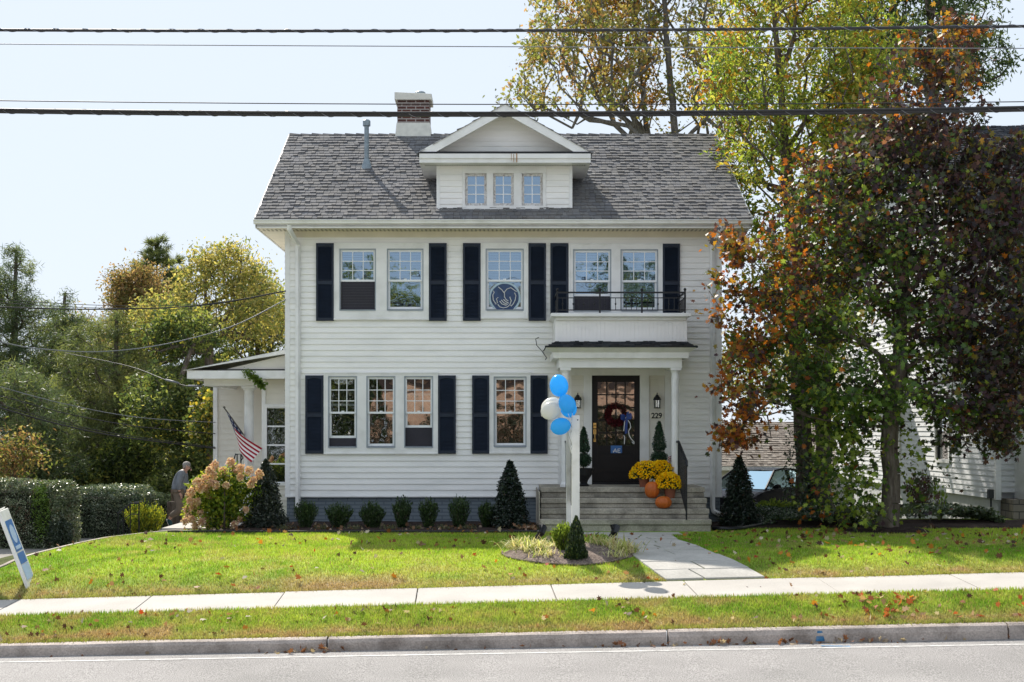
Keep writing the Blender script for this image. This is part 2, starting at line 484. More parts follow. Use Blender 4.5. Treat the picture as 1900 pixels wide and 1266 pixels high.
# edging strip between lawn and driveway
m = MB(); ys = np.linspace(-9.6, -.6, 50)
pl = [(float(Xe(y)) - .02, float(y), float(gz(float(Xe(y)) + .2, y)) + .0) for y in ys]
for a, b in zip(pl, pl[1:]):
    m.add([(a[0] - .05, a[1], a[2] - .5), (a[0] - .05, a[1], a[2] + .015), (a[0] + .01, a[1], a[2] + .015), (a[0] + .01, a[1], a[2] - .2),
           (b[0] - .05, b[1], b[2] - .5), (b[0] - .05, b[1], b[2] + .015), (b[0] + .01, b[1], b[2] + .015), (b[0] + .01, b[1], b[2] - .2)],
          [(0, 1, 5, 4), (1, 2, 6, 5), (2, 3, 7, 6)])
m.build('lawn_edging', M['kerb']).__setitem__('kind', 'structure')
# landing slab by the side steps
m = MB(); m.box(-6.55, -5.2, -1.9, -.3, -.3, .03)
m.box(-5.2, -4.9, -1.7, -.3, -.3, .02)
m.build('side_path', M['sidewalk'], bevel=.01)['kind'] = 'structure'

# sidewalk slabs with joints (one surface, tilted like the street)
m = MB(); rnd = random.Random(4)
x = -6.71 - 1.85 * 13
while x < 32:
    w = 1.85; g = .007
    sk = .55            # joints run askew, as the street is not square to the house
    ya, yb = -9.53, -10.83
    def P(xx, yy, dz=0):
        return (xx, yy, float(zc(yy) + slope(yy) * xx) + .012 + dz)
    dz = rnd.uniform(-.004, .006)
    a, b = x + g, x + w - g
    top = [P(a, ya, dz), P(b, ya, dz), P(b + .04, yb, dz), P(a + .04, yb, dz)]
    bot = [(p[0], p[1], p[2] - .12) for p in top]
    m.add(top + bot, [(0, 3, 2, 1), (4, 5, 6, 7), (0, 1, 5, 4), (1, 2, 6, 5), (2, 3, 7, 6), (3, 0, 4, 7)])
    x += w
m.build('sidewalk', M['sidewalk'], bevel=.008)['kind'] = 'structure'

# kerb: long stones with rounded arris and dark joints
def roadz(x): return -.725 + .0175 * x
m = MB(); k = 0; x = -30.946
while x < 32:
    L_ = 4.12; a, b = x + .012, x + L_ - .012
    n = 12
    prof = lambda X: [(-12.133, roadz(X) - .2), (-12.128, roadz(X) + .10), (-12.105, -.578 + .0205 * X), (-12.06, -.562 + .0212 * X), (-11.95, -.560 + .0215 * X), (-11.93, -.72 + .02 * X)]
    rows = []
    for i in range(n + 1):
        X = a + (b - a) * i / n
        rows.append([(X, y + rnd.uniform(-.004, .004), z + rnd.uniform(-.004, .004)) for y, z in prof(X)])
    vs = [p for r in rows for p in r]; q = 6; fs = []
    for i in range(n):
        for j in range(q - 1):
            fs.append((i * q + j, (i + 1) * q + j, (i + 1) * q + j + 1, i * q + j + 1))
    fs += [tuple(range(q)), tuple(range(n * q + q - 1, n * q - 1, -1))]
    m.add(vs, fs); x += L_
m.build('kerb', M['kerb'])['kind'] = 'structure'
m = MB(); m.quad((-32, -12.12, roadz(-32) - .05), (32, -12.12, roadz(32) - .05), (32, -11.95, roadz(32) - .05), (-32, -11.95, roadz(-32) - .05)); 

road = grid('road', np.linspace(-60, 60, 61), np.linspace(-23, -12.10, 12), lambda x, y: -.725 + .0175 * np.clip(x, -40, 40) + 0 * y, M['asphalt'])
m = MB()
for i in range(60):
    a, b = -30 + i, -29 + i
    for y0, y1 in ((-12.60, -12.515),):
        m.quad((a, y0, roadz(a) + .004), (b, y0, roadz(b) + .004), (b, y1, roadz(b) + .004), (a, y1, roadz(a) + .004))
m.build('road_line', M['line'])['kind'] = 'structure'
# far side of the street (seen only in the panes), brightened to bounce light
grid('far_bounce_pavement', np.linspace(-60, 60, 20), np.linspace(-80, -23, 12), lambda x, y: -.6 + 0 * x + 0 * y, M['far_bounce'])
# blue utility paint on the kerb face
m = MB()
xk = (1522 - VX) * 17.19 / FPX
m.quad((xk - .055, -12.143, roadz(xk) + .02), (xk + .055, -12.143, roadz(xk) + .02), (xk + .03, -12.118, roadz(xk) + .14), (xk - .03, -12.118, roadz(xk) + .14))
m.quad((xk - .05, -12.45, roadz(xk) + .005), (xk + .3, -12.5, roadz(xk) + .005), (xk + .3, -12.42, roadz(xk) + .005), (xk - .05, -12.38, roadz(xk) + .005))
m.build('kerb_paint_mark', M['paint_blue'])['kind'] = 'structure'

# flagstone walk from the steps to the sidewalk
m = MB()
def walkx(d):
    """left and right edge of the flagstone walk at distance d"""
    z = zc(np.asarray(d, float) - D0) + slope(np.asarray(d, float) - D0) * 2.8
    py = HY + (EYE - z) * FPX / d
    l = np.interp(py, [988, 1050, 1087, 1100], [1118, 1200, 1250, 1268]); r = np.interp(py, [988, 1003, 1012, 1048, 1083, 1100], [1238, 1258, 1288, 1372, 1430, 1458])
    return (l - VX) * d / FPX, (r - VX) * d / FPX
def slab(poly, lift=.02):
    top = [(p[0], p[1], float(gz(p[0], p[1])) + lift) for p in poly]
    bot = [(p[0], p[1], p[2] - .08) for p in top]
    n = len(poly)
    m.add(top + bot, [tuple(range(n)), tuple(range(2 * n - 1, n - 1, -1))] + [(i, (i + 1) % n, n + (i + 1) % n, n + i) for i in range(n)])
slab([(1.30, -2.88), (3.3, -2.88), (3.3, -3.45), (1.30, -3.45)])
rw = random.Random(7); d = 25.85
while d > 20.0:
    h = rw.uniform(.42, .62)
    d2 = max(d - h, 19.86)
    a0, a1 = walkx(d); b0, b1 = walkx(d2)
    sp = rw.uniform(.35, .65) if rw.random() < .75 else None
    j = rw.uniform(-.06, .06); g = .014
    y0, y1 = d - D0 - g, d2 - D0 + g
    if sp:
        s0 = a0 + (a1 - a0) * sp; s1 = b0 + (b1 - b0) * (sp + j)
        dd = rw.uniform(-.05, .05)
        slab([(a0, y0), (s0 - g, y0 + dd), (s1 - g, y1 + dd * .3), (b0, y1)], rw.uniform(.014, .03))
        slab([(s0 + g, y0 + dd), (a1, y0), (b1, y1), (s1 + g, y1 + dd * .3)], rw.uniform(.014, .03))
    else:
        slab([(a0, y0), (a1, y0), (b1, y1), (b0, y1)], rw.uniform(.014, .03))
    d = d2
m.build('stone_path', M['flag_stone'], bevel=.01)['kind'] = 'structure'
# mulch beds
def bed(name, poly, mat, lift=.035, mound=0):
    cx = sum(p[0] for p in poly) / len(poly); cy = sum(p[1] for p in poly) / len(poly)
    rings = 7; n = len(poly); vs = []; rr = random.Random(len(poly))
    for r in range(rings):
        t = 1 - r / rings
        for p in poly:
            X = cx + (p[0] - cx) * t; Y = cy + (p[1] - cy) * t
            vs.append((X, Y, float(gz(X, Y)) + (lift if r else -.01) + mound * (1 - t ** 2) + rr.uniform(0, .02)))
    fs = []
    for r in range(rings - 1):
        for i in range(n):
            fs.append((r * n + i, r * n + (i + 1) % n, (r + 1) * n + (i + 1) % n, (r + 1) * n + i))
    fs.append(tuple((rings - 1) * n + i for i in range(n)))
    mm = MB(); mm.add(vs, fs)
    o = mm.build(name, mat, smooth=True); o['kind'] = 'structure'
    return o
def strip_poly(x0, x1, y0, y1, n=14, wob=.05, seed=1):
    r = random.Random(seed)
    a = [(x0 + (x1 - x0) * i / n, y0 + r.uniform(-wob, wob)) for i in range(n + 1)]
    b = [(x1 - (x1 - x0) * i / n, y1) for i in range(n + 1)]
    return a + b
bed('mulch_bed', strip_poly(-6.2, .78, -2.85, .05), M['mulch'])
bed('mulch_bed', strip_poly(4.0, 13.5, -1.7, .6, wob=.12, seed=4), M['mulch'])
ISL = (1.10, 21.95 - D0)
isl = [(ISL[0] + 1.08 * math.cos(t) + .05 * math.sin(3 * t), ISL[1] + 1.25 * math.sin(t)) for t in np.linspace(0, 2 * math.pi, 29)[:-1]]
bed('island_mulch', isl, M['mulch_dry'], .03, .07)
MAPLE = (7.22, 26.7 - D0)
bed('tree_mulch', [(MAPLE[0] + .85 * math.cos(t), MAPLE[1] + .55 * math.sin(t)) for t in np.linspace(0, 2 * math.pi, 21)[:-1]], M['mulch'], .03, .08)
# dark edging hoops of the beds
m = MB()
m.path([(x, -2.9 + .04 * math.sin(x * 2), .035) for x in np.linspace(-6.2, .78, 24)], .022, 6)
m.build('bed_edging', M['pot_dark'], smooth=True)['kind'] = 'structure'
m = MB()
m.path([(p[0], p[1], float(gz(p[0], p[1])) + .02) for p in isl[14:26]], .016, 6)
m.build('bed_edging', M['mulch_dry'], smooth=True)['kind'] = 'structure'

# ------------------------------------------------------------------ grass blades and litter
rng = np.random.default_rng(12)
def blades(X, Y, h, w, name, zoff=0, lean=.5):
    n = len(X)
    Z = gz(X, Y) + zoff
    ang = rng.uniform(0, 2 * np.pi, n)
    dx, dy = np.cos(ang), np.sin(ang)
    hh = h * rng.uniform(.5, 1.25, n); ww = w * rng.uniform(.6, 1.3, n)
    la = rng.uniform(0, 2 * np.pi, n); ll = hh * rng.uniform(0, lean, n) * 1.4
    b0 = np.stack([X - dx * ww, Y - dy * ww, Z - .01], 1)
    b1 = np.stack([X + dx * ww, Y + dy * ww, Z - .01], 1)
    tp = np.stack([X + np.cos(la) * ll, Y + np.sin(la) * ll, Z + hh], 1)
    V = np.stack([b0, b1, tp], 1).reshape(-1, 3)
    c = lawn_col(X, Y) * rng.uniform(.6, 1.5, (n, 1))
    dr = rng.random(n) < .14
    c[dr] = np.array([.33, .25, .13]) * rng.uniform(.7, 1.3, (dr.sum(), 1))
    c = np.repeat(c, 3, 0)
    F = np.arange(3 * n).reshape(n, 3)
    return V, c, F
GR = []
def not_on(X, Y):
    d = Y + D0
    w0, w1 = walkx(d)
    ok = ~((X > w0 - .01) & (X < w1 + .01))
    ok &= ~((X < 3.3) & (X > 1.25) & (Y > -3.46))
    ok &= ~((X < 4.05) & (Y > -2.93))
    ok &= ~((X > 4.0) & (Y > -1.72))
    ok &= ((X - ISL[0]) / 1.08) ** 2 + ((Y - ISL[1]) / 1.25) ** 2 > 1
    ok &= ((X - MAPLE[0]) / .8) ** 2 + ((Y - MAPLE[1]) / .5) ** 2 > 1
    ok &= X > Xe(Y) + .02
    return ok
n = 330000
Y = -9.55 + (rng.random(n) ** 1.35) * 8.2; X = rng.uniform(-8.6, 13, n)
k = not_on(X, Y); X = X[k]; Y = Y[k]
V, c, F = blades(X, Y, .040, .0065, 'g')
GR.append((V, c))
n = 120000
X = rng.uniform(-8, 9.5, n); Y = rng.uniform(-11.98, -10.80, n)
V, c, F = blades(X, Y, .042, .006, 'g', .01)
GR.append((V, c))
n = 14000     # ragged overhanging turf edges
X = rng.uniform(-8, 9.5, n); Y = np.where(rng.random(n) < .5, -9.55 + rng.normal(0, .03, n), -11.96 + rng.normal(0, .03, n))
kk = ~((X > 2.3) & (X < 3.9) & (Y > -10))
X = X[kk]; Y = Y[kk]
V, c, F = blades(X, Y, .06, .007, 'g', .0, 1.2)
c = c * .6 + np.array([.16, .10, .05]) * .4
GR.append((V, c))

V = np.concatenate([g_[0] for g_ in GR]); c = np.concatenate([g_[1] for g_ in GR])
tag(npmesh('grass', V, 3, M['grass'], cols=c, faces=np.arange(len(V)).reshape(-1, 3)), 'short bright green grass with dry tan patches on the lawn and verge', 'grass', kind='stuff')

# ------------------------------------------------------------------ leaves
DIAMOND = np.array([(0, 0, 0), (.45, .5, .12), (1, 0, -.05), (.45, -.5, .12)])
def star(spec):
    pts = []
    for a, r in spec: pts.append((.4 + r * math.cos(R(a)), r * math.sin(R(a)), 0.08 * r * abs(math.sin(R(a)))))
    return np.array(pts)
MAPLE_LEAF = star([(0, .62), (22, .30), (38, .42), (52, .50), (72, .24), (100, .46), (118, .40), (150, .26), (180, .36), (210, .26), (242, .40), (260, .46), (288, .24), (308, .50), (322, .42), (338, .30)])
OAK_LEAF = star([(0, .6), (18, .42), (35, .28), (62, .44), (88, .26), (125, .42), (150, .25), (180, .4), (210, .25), (235, .42), (272, .26), (298, .44), (325, .28), (342, .42)])
BLADE = np.array([(0, -.5, 0), (1, 0, 0), (0, .5, 0)])
def unit(v): return v / np.maximum(np.linalg.norm(v, axis=1, keepdims=True), 1e-9)
def leaves(name, C, size, cols, mat, parent=None, shape=DIAMOND, aspect=.55, up=.4, axis=None, seed=0, loc=None, wid=1.0):
    g = np.random.default_rng(seed)
    N = len(C)
    if np.isscalar(size): size = size * g.uniform(.5, 1.3, N)
    nn = unit(g.normal(0, 1, (N, 3)) + np.array([0, 0, up]))
    if axis is None:
        a = unit(np.cross(nn, g.normal(0, 1, (N, 3))))
        a = unit(a + np.array([0, 0, -.25]))
    else:
        a = unit(axis)
    b = unit(np.cross(nn, a)); nn = np.cross(a, b)
    S = shape
    V = C[:, None, :] + size[:, None, None] * (S[None, :, 0:1] * a[:, None] + S[None, :, 1:2] * aspect * b[:, None] + S[None, :, 2:3] * nn[:, None])
    K = len(S)
    V = V.reshape(-1, 3)
    base = (np.arange(N) * K)[:, None]
    if K == 4:
        F = np.concatenate([base + np.array([[0, 1, 2]]), base + np.array([[0, 2, 3]])])
    else:
        F = base + np.arange(K)[None, :]
    c = np.repeat(cols, K, 0)
    return npmesh(name, V, K, mat, parent, cols=c, faces=F, loc=loc)

def pick(pal, n, g, groups=None, stick=.6, jit=.28):
    P = np.array([p[:3] for p in pal]); w = np.array([p[3] for p in pal], float); w /= w.sum()
    i = g.choice(len(P), n, p=w)
    if groups is not None:
        ng = int(groups.max()) + 1
        gi = g.choice(len(P), ng, p=w)
        m_ = g.random(n) < stick
        i = np.where(m_, gi[groups], i)
    return P[i] * g.uniform(1 - jit, 1 + jit, (n, 1))

LT = []
# fallen leaves: on grass, in the gutter, on the beds
def litter(X, Y, Z, size, pal, seed, name='fallen_leaves'):
    if len(X) > 100 and seed < 5:
        kp = np.random.default_rng(seed).random(len(X)) < sstep(.32, .68, fbm(X * .9, Y * .9, 60 + seed, 2)) + .12
        X = X[kp]; Y = Y[kp]; Z = Z[kp]
    g = np.random.default_rng(seed)
    LT.append((np.stack([X, Y, Z], 1), size * g.uniform(.6, 1.25, len(X)), pick(pal, len(X), g)))
LPAL = [(.24, .09, .04, 3), (.30, .17, .10, 3), (.50, .20, .03, 1.4), (.09, .045, .03, 4), (.50, .42, .32, 2), (.40, .06, .02, .4)]
n = 900; X = rng.uniform(-8.3, 10, n); Y = rng.uniform(-9.5, -3, n); k = not_on(X, Y); X = X[k]; Y = Y[k]
litter(X, Y, gz(X, Y) + .045, .10, LPAL, 1)
n = 420; X = rng.uniform(3.9, 10.5, n); Y = rng.uniform(-9.4, -1.9, n)
litter(X, Y, gz(X, Y) + .045, .11, LPAL, 2)
n = 340; X = rng.uniform(-7, 7.5, n); Y = rng.uniform(-11.9, -10.9, n)
litter(X, Y, gz(X, Y) + .05, .09, LPAL, 3)
n = 260; X = rng.uniform(4.6, 7.5, n); Y = rng.uniform(-11.85, -10.9, n)
litter(X, Y, gz(X, Y) + .055, .10, [(.45, .12, .05, 2), (.45, .28, .16, 2), (.35, .10, .04, 2)], 4)
gx = np.concatenate([rng.normal(-3.35 + 1.0, .28, 34), rng.normal(1.6, .25, 18), rng.normal(2.7, .25, 16), rng.normal(3.8, .35, 22), rng.normal(4.6, .3, 14), rng.uniform(-6, 7, 30)])
gy = -12.15 - np.abs(rng.normal(0, .05, len(gx)))
litter(gx, gy, -.725 + .0175 * gx + .02, .085, [(.28, .12, .06, 2), (.42, .33, .24, 3), (.2, .09, .05, 2)], 5)
n = 260; X = rng.uniform(-6, .75, n); Y = rng.uniform(-2.85, -1.2, n)
litter(X, Y, gz(X, Y) + .07, .08, [(.30, .17, .10, 3), (.42, .32, .24, 2), (.12, .06, .03, 2)], 6)
n = 90; X = rng.normal(.55, .22, n); Y = rng.uniform(-2.8, -1.6, n)
litter(np.minimum(X, .76), Y, gz(X, Y) + .09, .09, [(.22, .12, .07, 3), (.35, .25, .18, 2)], 7)
n = 60; X = rng.uniform(1.5, 3.9, n); Y = rng.uniform(-11, -3, n)
litter(X, Y, gz(X, Y) + .03, .085, LPAL, 8)

tag(leaves('fallen_leaves', np.concatenate([a[0] for a in LT]), np.concatenate([a[1] for a in LT]), np.concatenate([a[2] for a in LT]), M['litter'],
           shape=MAPLE_LEAF * np.array([1, 1, 2.6]), aspect=.95, up=.75, seed=5), 'dry brown and orange leaves scattered over the lawn, verge, beds and gutter', 'fallen leaves', kind='stuff')

# ================================================================== THE HOUSE
HX0, HX1 = fx(530), fx(1338)
HOUSE = empty('house', (0, 0, 0), 'white two-storey sided house with navy shutters, dormer, chimney and small porch', 'house')

def lap_wall(mb, a, b, z0, z1, holes, pitch=.12, t=.020, y=0.0, axis='y', sgn=-1, flip=False):
    """lapped boards on a plane; axis 'y': runs along X at given y facing sgn; axis 'x': runs along Y at given x facing sgn"""
    n = int(math.ceil((z1 - z0) / pitch))
    def pt(u, off, z):
        return (u, y + sgn * off, z) if axis == 'y' else (y + sgn * off, u, z)
    for i in range(n):
        c0 = z0 + i * pitch; c1 = min(c0 + pitch, z1)
        cuts = sorted({c0, c1} | {h for r in holes for h in r[2:] if c0 < h < c1})
        for za, zb in zip(cuts, cuts[1:]):
            zm = (za + zb) / 2
            iv = [(a, b)]
            for r in holes:
                if r[2] < zm < r[3]:
                    nv = []
                    for s, e in iv:
                        if r[1] <= s or r[0] >= e: nv.append((s, e)); continue
                        if r[0] > s: nv.append((s, r[0]))
                        if r[1] < e: nv.append((r[1], e))
                    iv = nv
            oa = t * (1 - (za - c0) / pitch) + .002; ob = t * (1 - (zb - c0) / pitch) + .002
            for s, e in iv:
                mb.quad(pt(s, oa, za), pt(e, oa, za), pt(e, ob, zb), pt(s, ob, zb))
                if za == c0:
                    mb.quad(pt(s, oa, za), pt(s, 0, za + .001), pt(e, 0, za + .001), pt(e, oa, za))
                # seams
    return mb

def shingles(mb, o, u, v, wid, ln, course=.185, tab=.13, t=.022, seed=0, cols=((.175, .175, .18), (.19, .187, .185), (.16, .16, .167), (.18, .175, .172)), clip=None, nrm=None):
    """o origin at eave corner, u unit along eave, v unit up-slope"""
    r = random.Random(seed)
    o = Vector(o); u = Vector(u); v = Vector(v); nm = Vector(nrm) if nrm else u.cross(v).normalized()
    n = int(ln / course) + 1
    for i in range(n):
        s0 = i * course; s1 = min(s0 + course * 1.02, ln)
        if s0 >= ln: break
        x = -r.uniform(0, tab)
        while x < wid:
            w = tab * r.uniform(.6, 1.25)
            a = max(x, 0); b = min(x + w - .006, wid); x += w
            if clip:
                cl = clip(s0)
                a = max(a, cl[0]); b = min(b, cl[1])
            if b - a < .02: continue
            jit = r.uniform(-.012, .012); th = t * r.uniform(.35, 1.7)
            c = r.choice(cols); k = r.uniform(.92, 1.08); c = (c[0] * k, c[1] * k, c[2] * k)
            p0 = o + u * a + v * (s0 + jit) ; p1 = o + u * b + v * (s0 + jit + r.uniform(-.003, .003))
            q0 = o + u * a + v * s1; q1 = o + u * b + v * s1
            A = p0 + nm * th; B = p1 + nm * th; C = q1 + nm * .002; D = q0 + nm * .002
            mb.add([p0 - nm * .004, p1 - nm * .004, A, B, C, D], [(2, 3, 4, 5), (0, 1, 3, 2)], c)
            mb.add([p0 - nm * .004, A, D, q0], [(0, 1, 2, 3)], c)
    return mb

# ---- window table (photo px)
WINS = [  # casing x0,x1,y0,y1 ; sashes ; sash y0,y1 ; meeting rail
    dict(c=(620, 795, 452, 593), s=[(630, 698), (718, 786)], y=(462, 577), m=521, kind='upper', low=['screen', 'glass']),
    dict(c=(893, 979, 452, 591), s=[(901, 972)], y=(462, 577), m=521, kind='upper', low=['glass']),
    dict(c=(1056, 1230, 453, 583), s=[(1063, 1134), (1151, 1221)], y=(463, 578), m=522, kind='upper', low=['screen2', 'glass']),
    dict(c=(602, 812, 692, 842), s=[(609, 663), (680, 734), (750, 804)], y=(698, 831), m=766, kind='lower', low=['open', 'glass', 'open2']),
    dict(c=(908, 985, 692, 841), s=[(916, 977)], y=(699, 830), m=766, kind='lower', low=['glass']),
]
SHUT = [(587, 620, 452, 596), (796, 829, 452, 596), (859, 892, 452, 596), (981, 1013, 452, 596), (1021, 1054, 452, 597), (1229, 1261, 453, 597),
        (567, 601, 697, 842), (813, 846, 697, 842), (876, 908, 697, 842), (984, 1016, 697, 842)]
holes = []
for w in WINS:
    for s in w['s']: holes.append((fx(s[0]), fx(s[1]), fz(w['y'][1]), fz(w['y'][0])))
DOORH = (fx(1098), fx(1187), .80, fz(697))
holes.append(DOORH)
holes.append((fx(1062), fx(1222), .8, fz(683)))
SZ0, SZ1 = fz(920), fz(441)
m = MB()
lap_wall(m, HX0 + .09, HX1 - .09, SZ0, SZ1, holes)
m.build('siding_wall', M['siding'], HOUSE)
# porch back wall panels
for a, b in ((1060, 1083), (1204, 1233)):
    m = MB(); lap_wall(m, fx(a), fx(b), .8, fz(697), [], y=-.005); m.build('porch_wall', M['siding_cream'], HOUSE)
# other walls + closing shell
m = MB()
lap_wall(m, .0, 8.2, SZ0, 6.0, [], y=HX0, axis='x', sgn=-1)
lap_wall(m, .0, 8.2, SZ0, 6.0, [], y=HX1, axis='x', sgn=1)
m.quad((HX0, 8.2, 0), (HX1, 8.2, 0), (HX1, 8.2, 6.0), (HX0, 8.2, 6.0))
# gables
for X in (HX0, HX1):
    m.add([(X, 0, 6.15), (X, 8.2, 6.15), (X, 4.1, 8.7)], [(0, 1, 2)])
m.build('side_wall', M['siding'], HOUSE)
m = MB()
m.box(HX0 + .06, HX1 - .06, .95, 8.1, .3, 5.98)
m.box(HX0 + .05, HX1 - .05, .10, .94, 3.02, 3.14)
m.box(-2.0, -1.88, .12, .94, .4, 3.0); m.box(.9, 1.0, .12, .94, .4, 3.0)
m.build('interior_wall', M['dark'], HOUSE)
# foundation
m = MB(); m.box(HX0 + .02, HX1 - .02, .02, 8.18, -.4, SZ0 - .004)
m.build('foundation', M['foundation'], HOUSE)
# corner boards
for X0, X1 in ((HX0 - .01, HX0 + .09), (HX1 - .09, HX1 + .01)):
    m = MB(); m.box(X0, X1, -.028, .07, SZ0 - .01, fz(428))
    m.build('corner_board', M['trim'], HOUSE, bevel=.004)
# frieze
m = MB(); m.box(HX0 + .09, HX1 - .09, -.03, .0, fz(441), fz(427.5))
m.build('frieze', M['cream'], HOUSE)
m = MB(); m.box(HX0 - .01, HX1 + .01, -.045, 0, SZ0 - .03, SZ0)
m.build('base_trim', M['trim'], HOUSE)
# soffit with vent grooves
OX0, OX1, OY = -4.97, 5.05, -.60
m = MB()
m.box(OX0 + .04, OX1 - .04, OY + .02, -.002, 6.01, 6.03)
m.box(OX0 + .04, HX0 - .012, 0.0, 8.7, 6.01, 6.03); m.box(HX1 + .012, OX1 - .04, 0.0, 8.7, 6.01, 6.03)
m.build('soffit', M['cream'], HOUSE)
m = MB()
x = OX0 + .1
while x < OX1 - .1:
    m.box(x, x + .035, -.34, -.10, 6.003, 6.009); x += .085
m.build('soffit_vents', mk('vent_strip', (.36, .33, .27), .7, .2, 10), HOUSE)
m = MB()
m.box(OX0 + .02, OX1 - .02, OY, OY + .02, 6.0, 6.15)
m.box(OX0, OX0 + .03, OY, 8.8, 6.0, 6.17); m.box(OX1 - .03, OX1, OY, 8.8, 6.0, 6.17)
m.build('fascia', M['trim'], HOUSE)
# gutter (ogee) and brackets
m = MB()
gy = [(-.60, 6.16), (-.60, 6.075), (-.66, 6.070), (-.685, 6.09), (-.69, 6.12), (-.715, 6.14), (-.715, 6.158), (-.70, 6.158), (-.70, 6.145), (-.67, 6.12), (-.66, 6.09), (-.61, 6.09), (-.61, 6.16)]
m.prism([(a, b) for a, b in gy], 'x', OX0 - .02, OX1 + .02)
gut = m.build('gutter', M['trim'], HOUSE)
for px in (473, 557, 641, 733, 815, 860, 916, 1008, 1099, 1163, 1196, 1295, 1365):
    X = (px - VX) * 28.7 / FPX
    m = MB(); m.box(X - .006, X + .006, -.70, -.50, 6.16 + rnd.uniform(.0, .01), 6.175 + rnd.uniform(0, .04))
    m.build('bracket', M['galv'], gut)

# roof
PITCH = (8.86 - 6.18) / (4.1 + .63)
vv = Vector((0, 1, PITCH)).normalized()
RL = math.hypot(4.73, 2.68)
m = MB()
DORM = (-1.60, 1.76)
def clipfront(s):
    return (0, 1e9)
shingles(m, (OX0, -.66, 6.175), (1, 0, 0), vv, OX1 - OX0, RL, seed=2)
shingles(m, (OX1, 8.86, 6.175), (-1, 0, 0), Vector((0, -1, PITCH)).normalized(), OX1 - OX0, RL, seed=3, course=.5, tab=1)
m.add([(OX0, -.63, 6.165), (OX1, -.63, 6.165), (OX1, 4.1, 8.85), (OX0, 4.1, 8.85)], [(0, 1, 2, 3)], (.08, .08, .085))
m.add([(OX0, 8.83, 6.165), (OX1, 8.83, 6.165), (OX1, 4.1, 8.85), (OX0, 4.1, 8.85)], [(0, 1, 2, 3)], (.08, .08, .085))
m.add([(OX0, -.63, 6.04), (OX1, -.63, 6.04), (OX1, 8.83, 6.04), (OX0, 8.83, 6.04)], [(0, 1, 2, 3)], (.08, .08, .085))
roof = m.build('roof', M['shingle'], HOUSE)
m = MB(); x = OX0; k = 0
while x < OX1:
    c = random.Random(k).choice(((.10, .10, .105), (.15, .145, .14), (.08, .08, .085)))
    w = .26; dz = random.Random(k).uniform(0, .012)
    m.add([(x, 3.96, 8.80), (x, 4.1, 8.895 + dz), (x, 4.24, 8.80), (min(x + w + .03, OX1), 3.96, 8.79), (min(x + w + .03, OX1), 4.1, 8.875), (min(x + w + .03, OX1), 4.24, 8.79)],
          [(0, 1, 4, 3), (1, 2, 5, 4), (0, 2, 1)], c)
    x += w; k += 1
m.build('ridge_cap', M['shingle'], roof)
for X0 in (OX0 - .02, OX1 - .01):
    m = MB()
    m.prism([(-.66, 6.10), (-.66, 6.17), (4.1, 8.87), (8.86, 6.17), (8.86, 6.10), (4.1, 8.76)], 'x', X0, X0 + .03)
    m.build('rake_board', M['trim'], roof)

# chimney
cx0, cx1 = -2.47, -1.66; CH = None
m = MB(); m.box(cx0 + .03, cx1 - .03, 4.05, 4.75, 8.6, 9.66)
CH = m.build('chimney', M['brick_dark'], HOUSE)
m = MB()
m.add([(cx0 - .02, 3.95, 8.72), (cx1 + .02, 3.95, 8.72), (cx1 + .02, 4.85, 8.72), (cx0 - .02, 4.85, 8.72), (cx0 + .015, 4.035, 9.13), (cx1 - .015, 4.035, 9.13), (cx1 - .015, 4.765, 9.13), (cx0 + .015, 4.765, 9.13)],
      [(0, 1, 5, 4), (1, 2, 6, 5), (2, 3, 7, 6), (3, 0, 4, 7), (4, 5, 6, 7)])
m.build('flashing', M['flash'], CH)
m = MB(); m.prism([(cx0 - .03, 9.66), (cx1 + .03, 9.66), (cx1 + .03, 9.80), (cx0 - .03, 9.84)], 'y', 3.98, 4.82)
m.build('chimney_cap', M['flash'], CH, bevel=.01)
m = MB(); m.lathe([(.085, 9.8), (.085, 9.87), (.125, 9.87), (.125, 9.92), (.10, 9.94)], (-1.92, 4.4, 0), 14)
m.build('flue_cap', M['galv'], CH, smooth=False)
# vent pipe
VP = MB(); VP.lathe([(.052, 7.6), (.052, 8.66)], (-2.97, 2.06, 0), 12)
vp = VP.build('vent_pipe', M['galv'], HOUSE)
m = MB(); m.lathe([(.06, 8.62), (.085, 8.63), (.085, 8.74), (.06, 8.765), (.02, 8.77)], (-2.97, 2.06, 0), 14); m.build('vent_cap', M['galv'], vp)
m = MB(); m.lathe([(.14, 7.60), (.10, 7.78), (.06, 7.90)], (-2.97, 2.06, 0), 14); m.build('vent_flashing', M['galv'], vp)

# ---- dormer
DY = -.15
dx0, dx1 = -1.315, 1.4475
def roofz(Y): return 6.18 + PITCH * (Y + .63)
m = MB()
whole = [(fx(858, DY), fx(1013, DY), 6.3, 7.4)]
lap_wall(m, dx0 + .05, whole[0][0], 6.43, 7.34, [], y=DY, pitch=.122)
DM = m.build('dormer', M['siding'], HOUSE)
m = MB(); lap_wall(m, whole[0][1], dx1 - .05, 6.43, 7.34, [], y=DY, pitch=.122); m.build('dormer_wall', M['siding'], DM)
for X in (dx0, dx1):
    m = MB(); m.add([(X, DY, 6.40), (X, DY, 7.34), (X, 1.5, 7.34)], [(0, 1, 2)]); m.build('dormer_cheek', M['siding'], DM)
for X0, X1 in ((dx0 - .01, dx0 + .055), (dx1 - .055, dx1 + .01)):
    m = MB(); m.box(X0, X1, DY - .03, DY + .03, 6.42, 7.34); m.build('corner_board', M['trim'], DM)
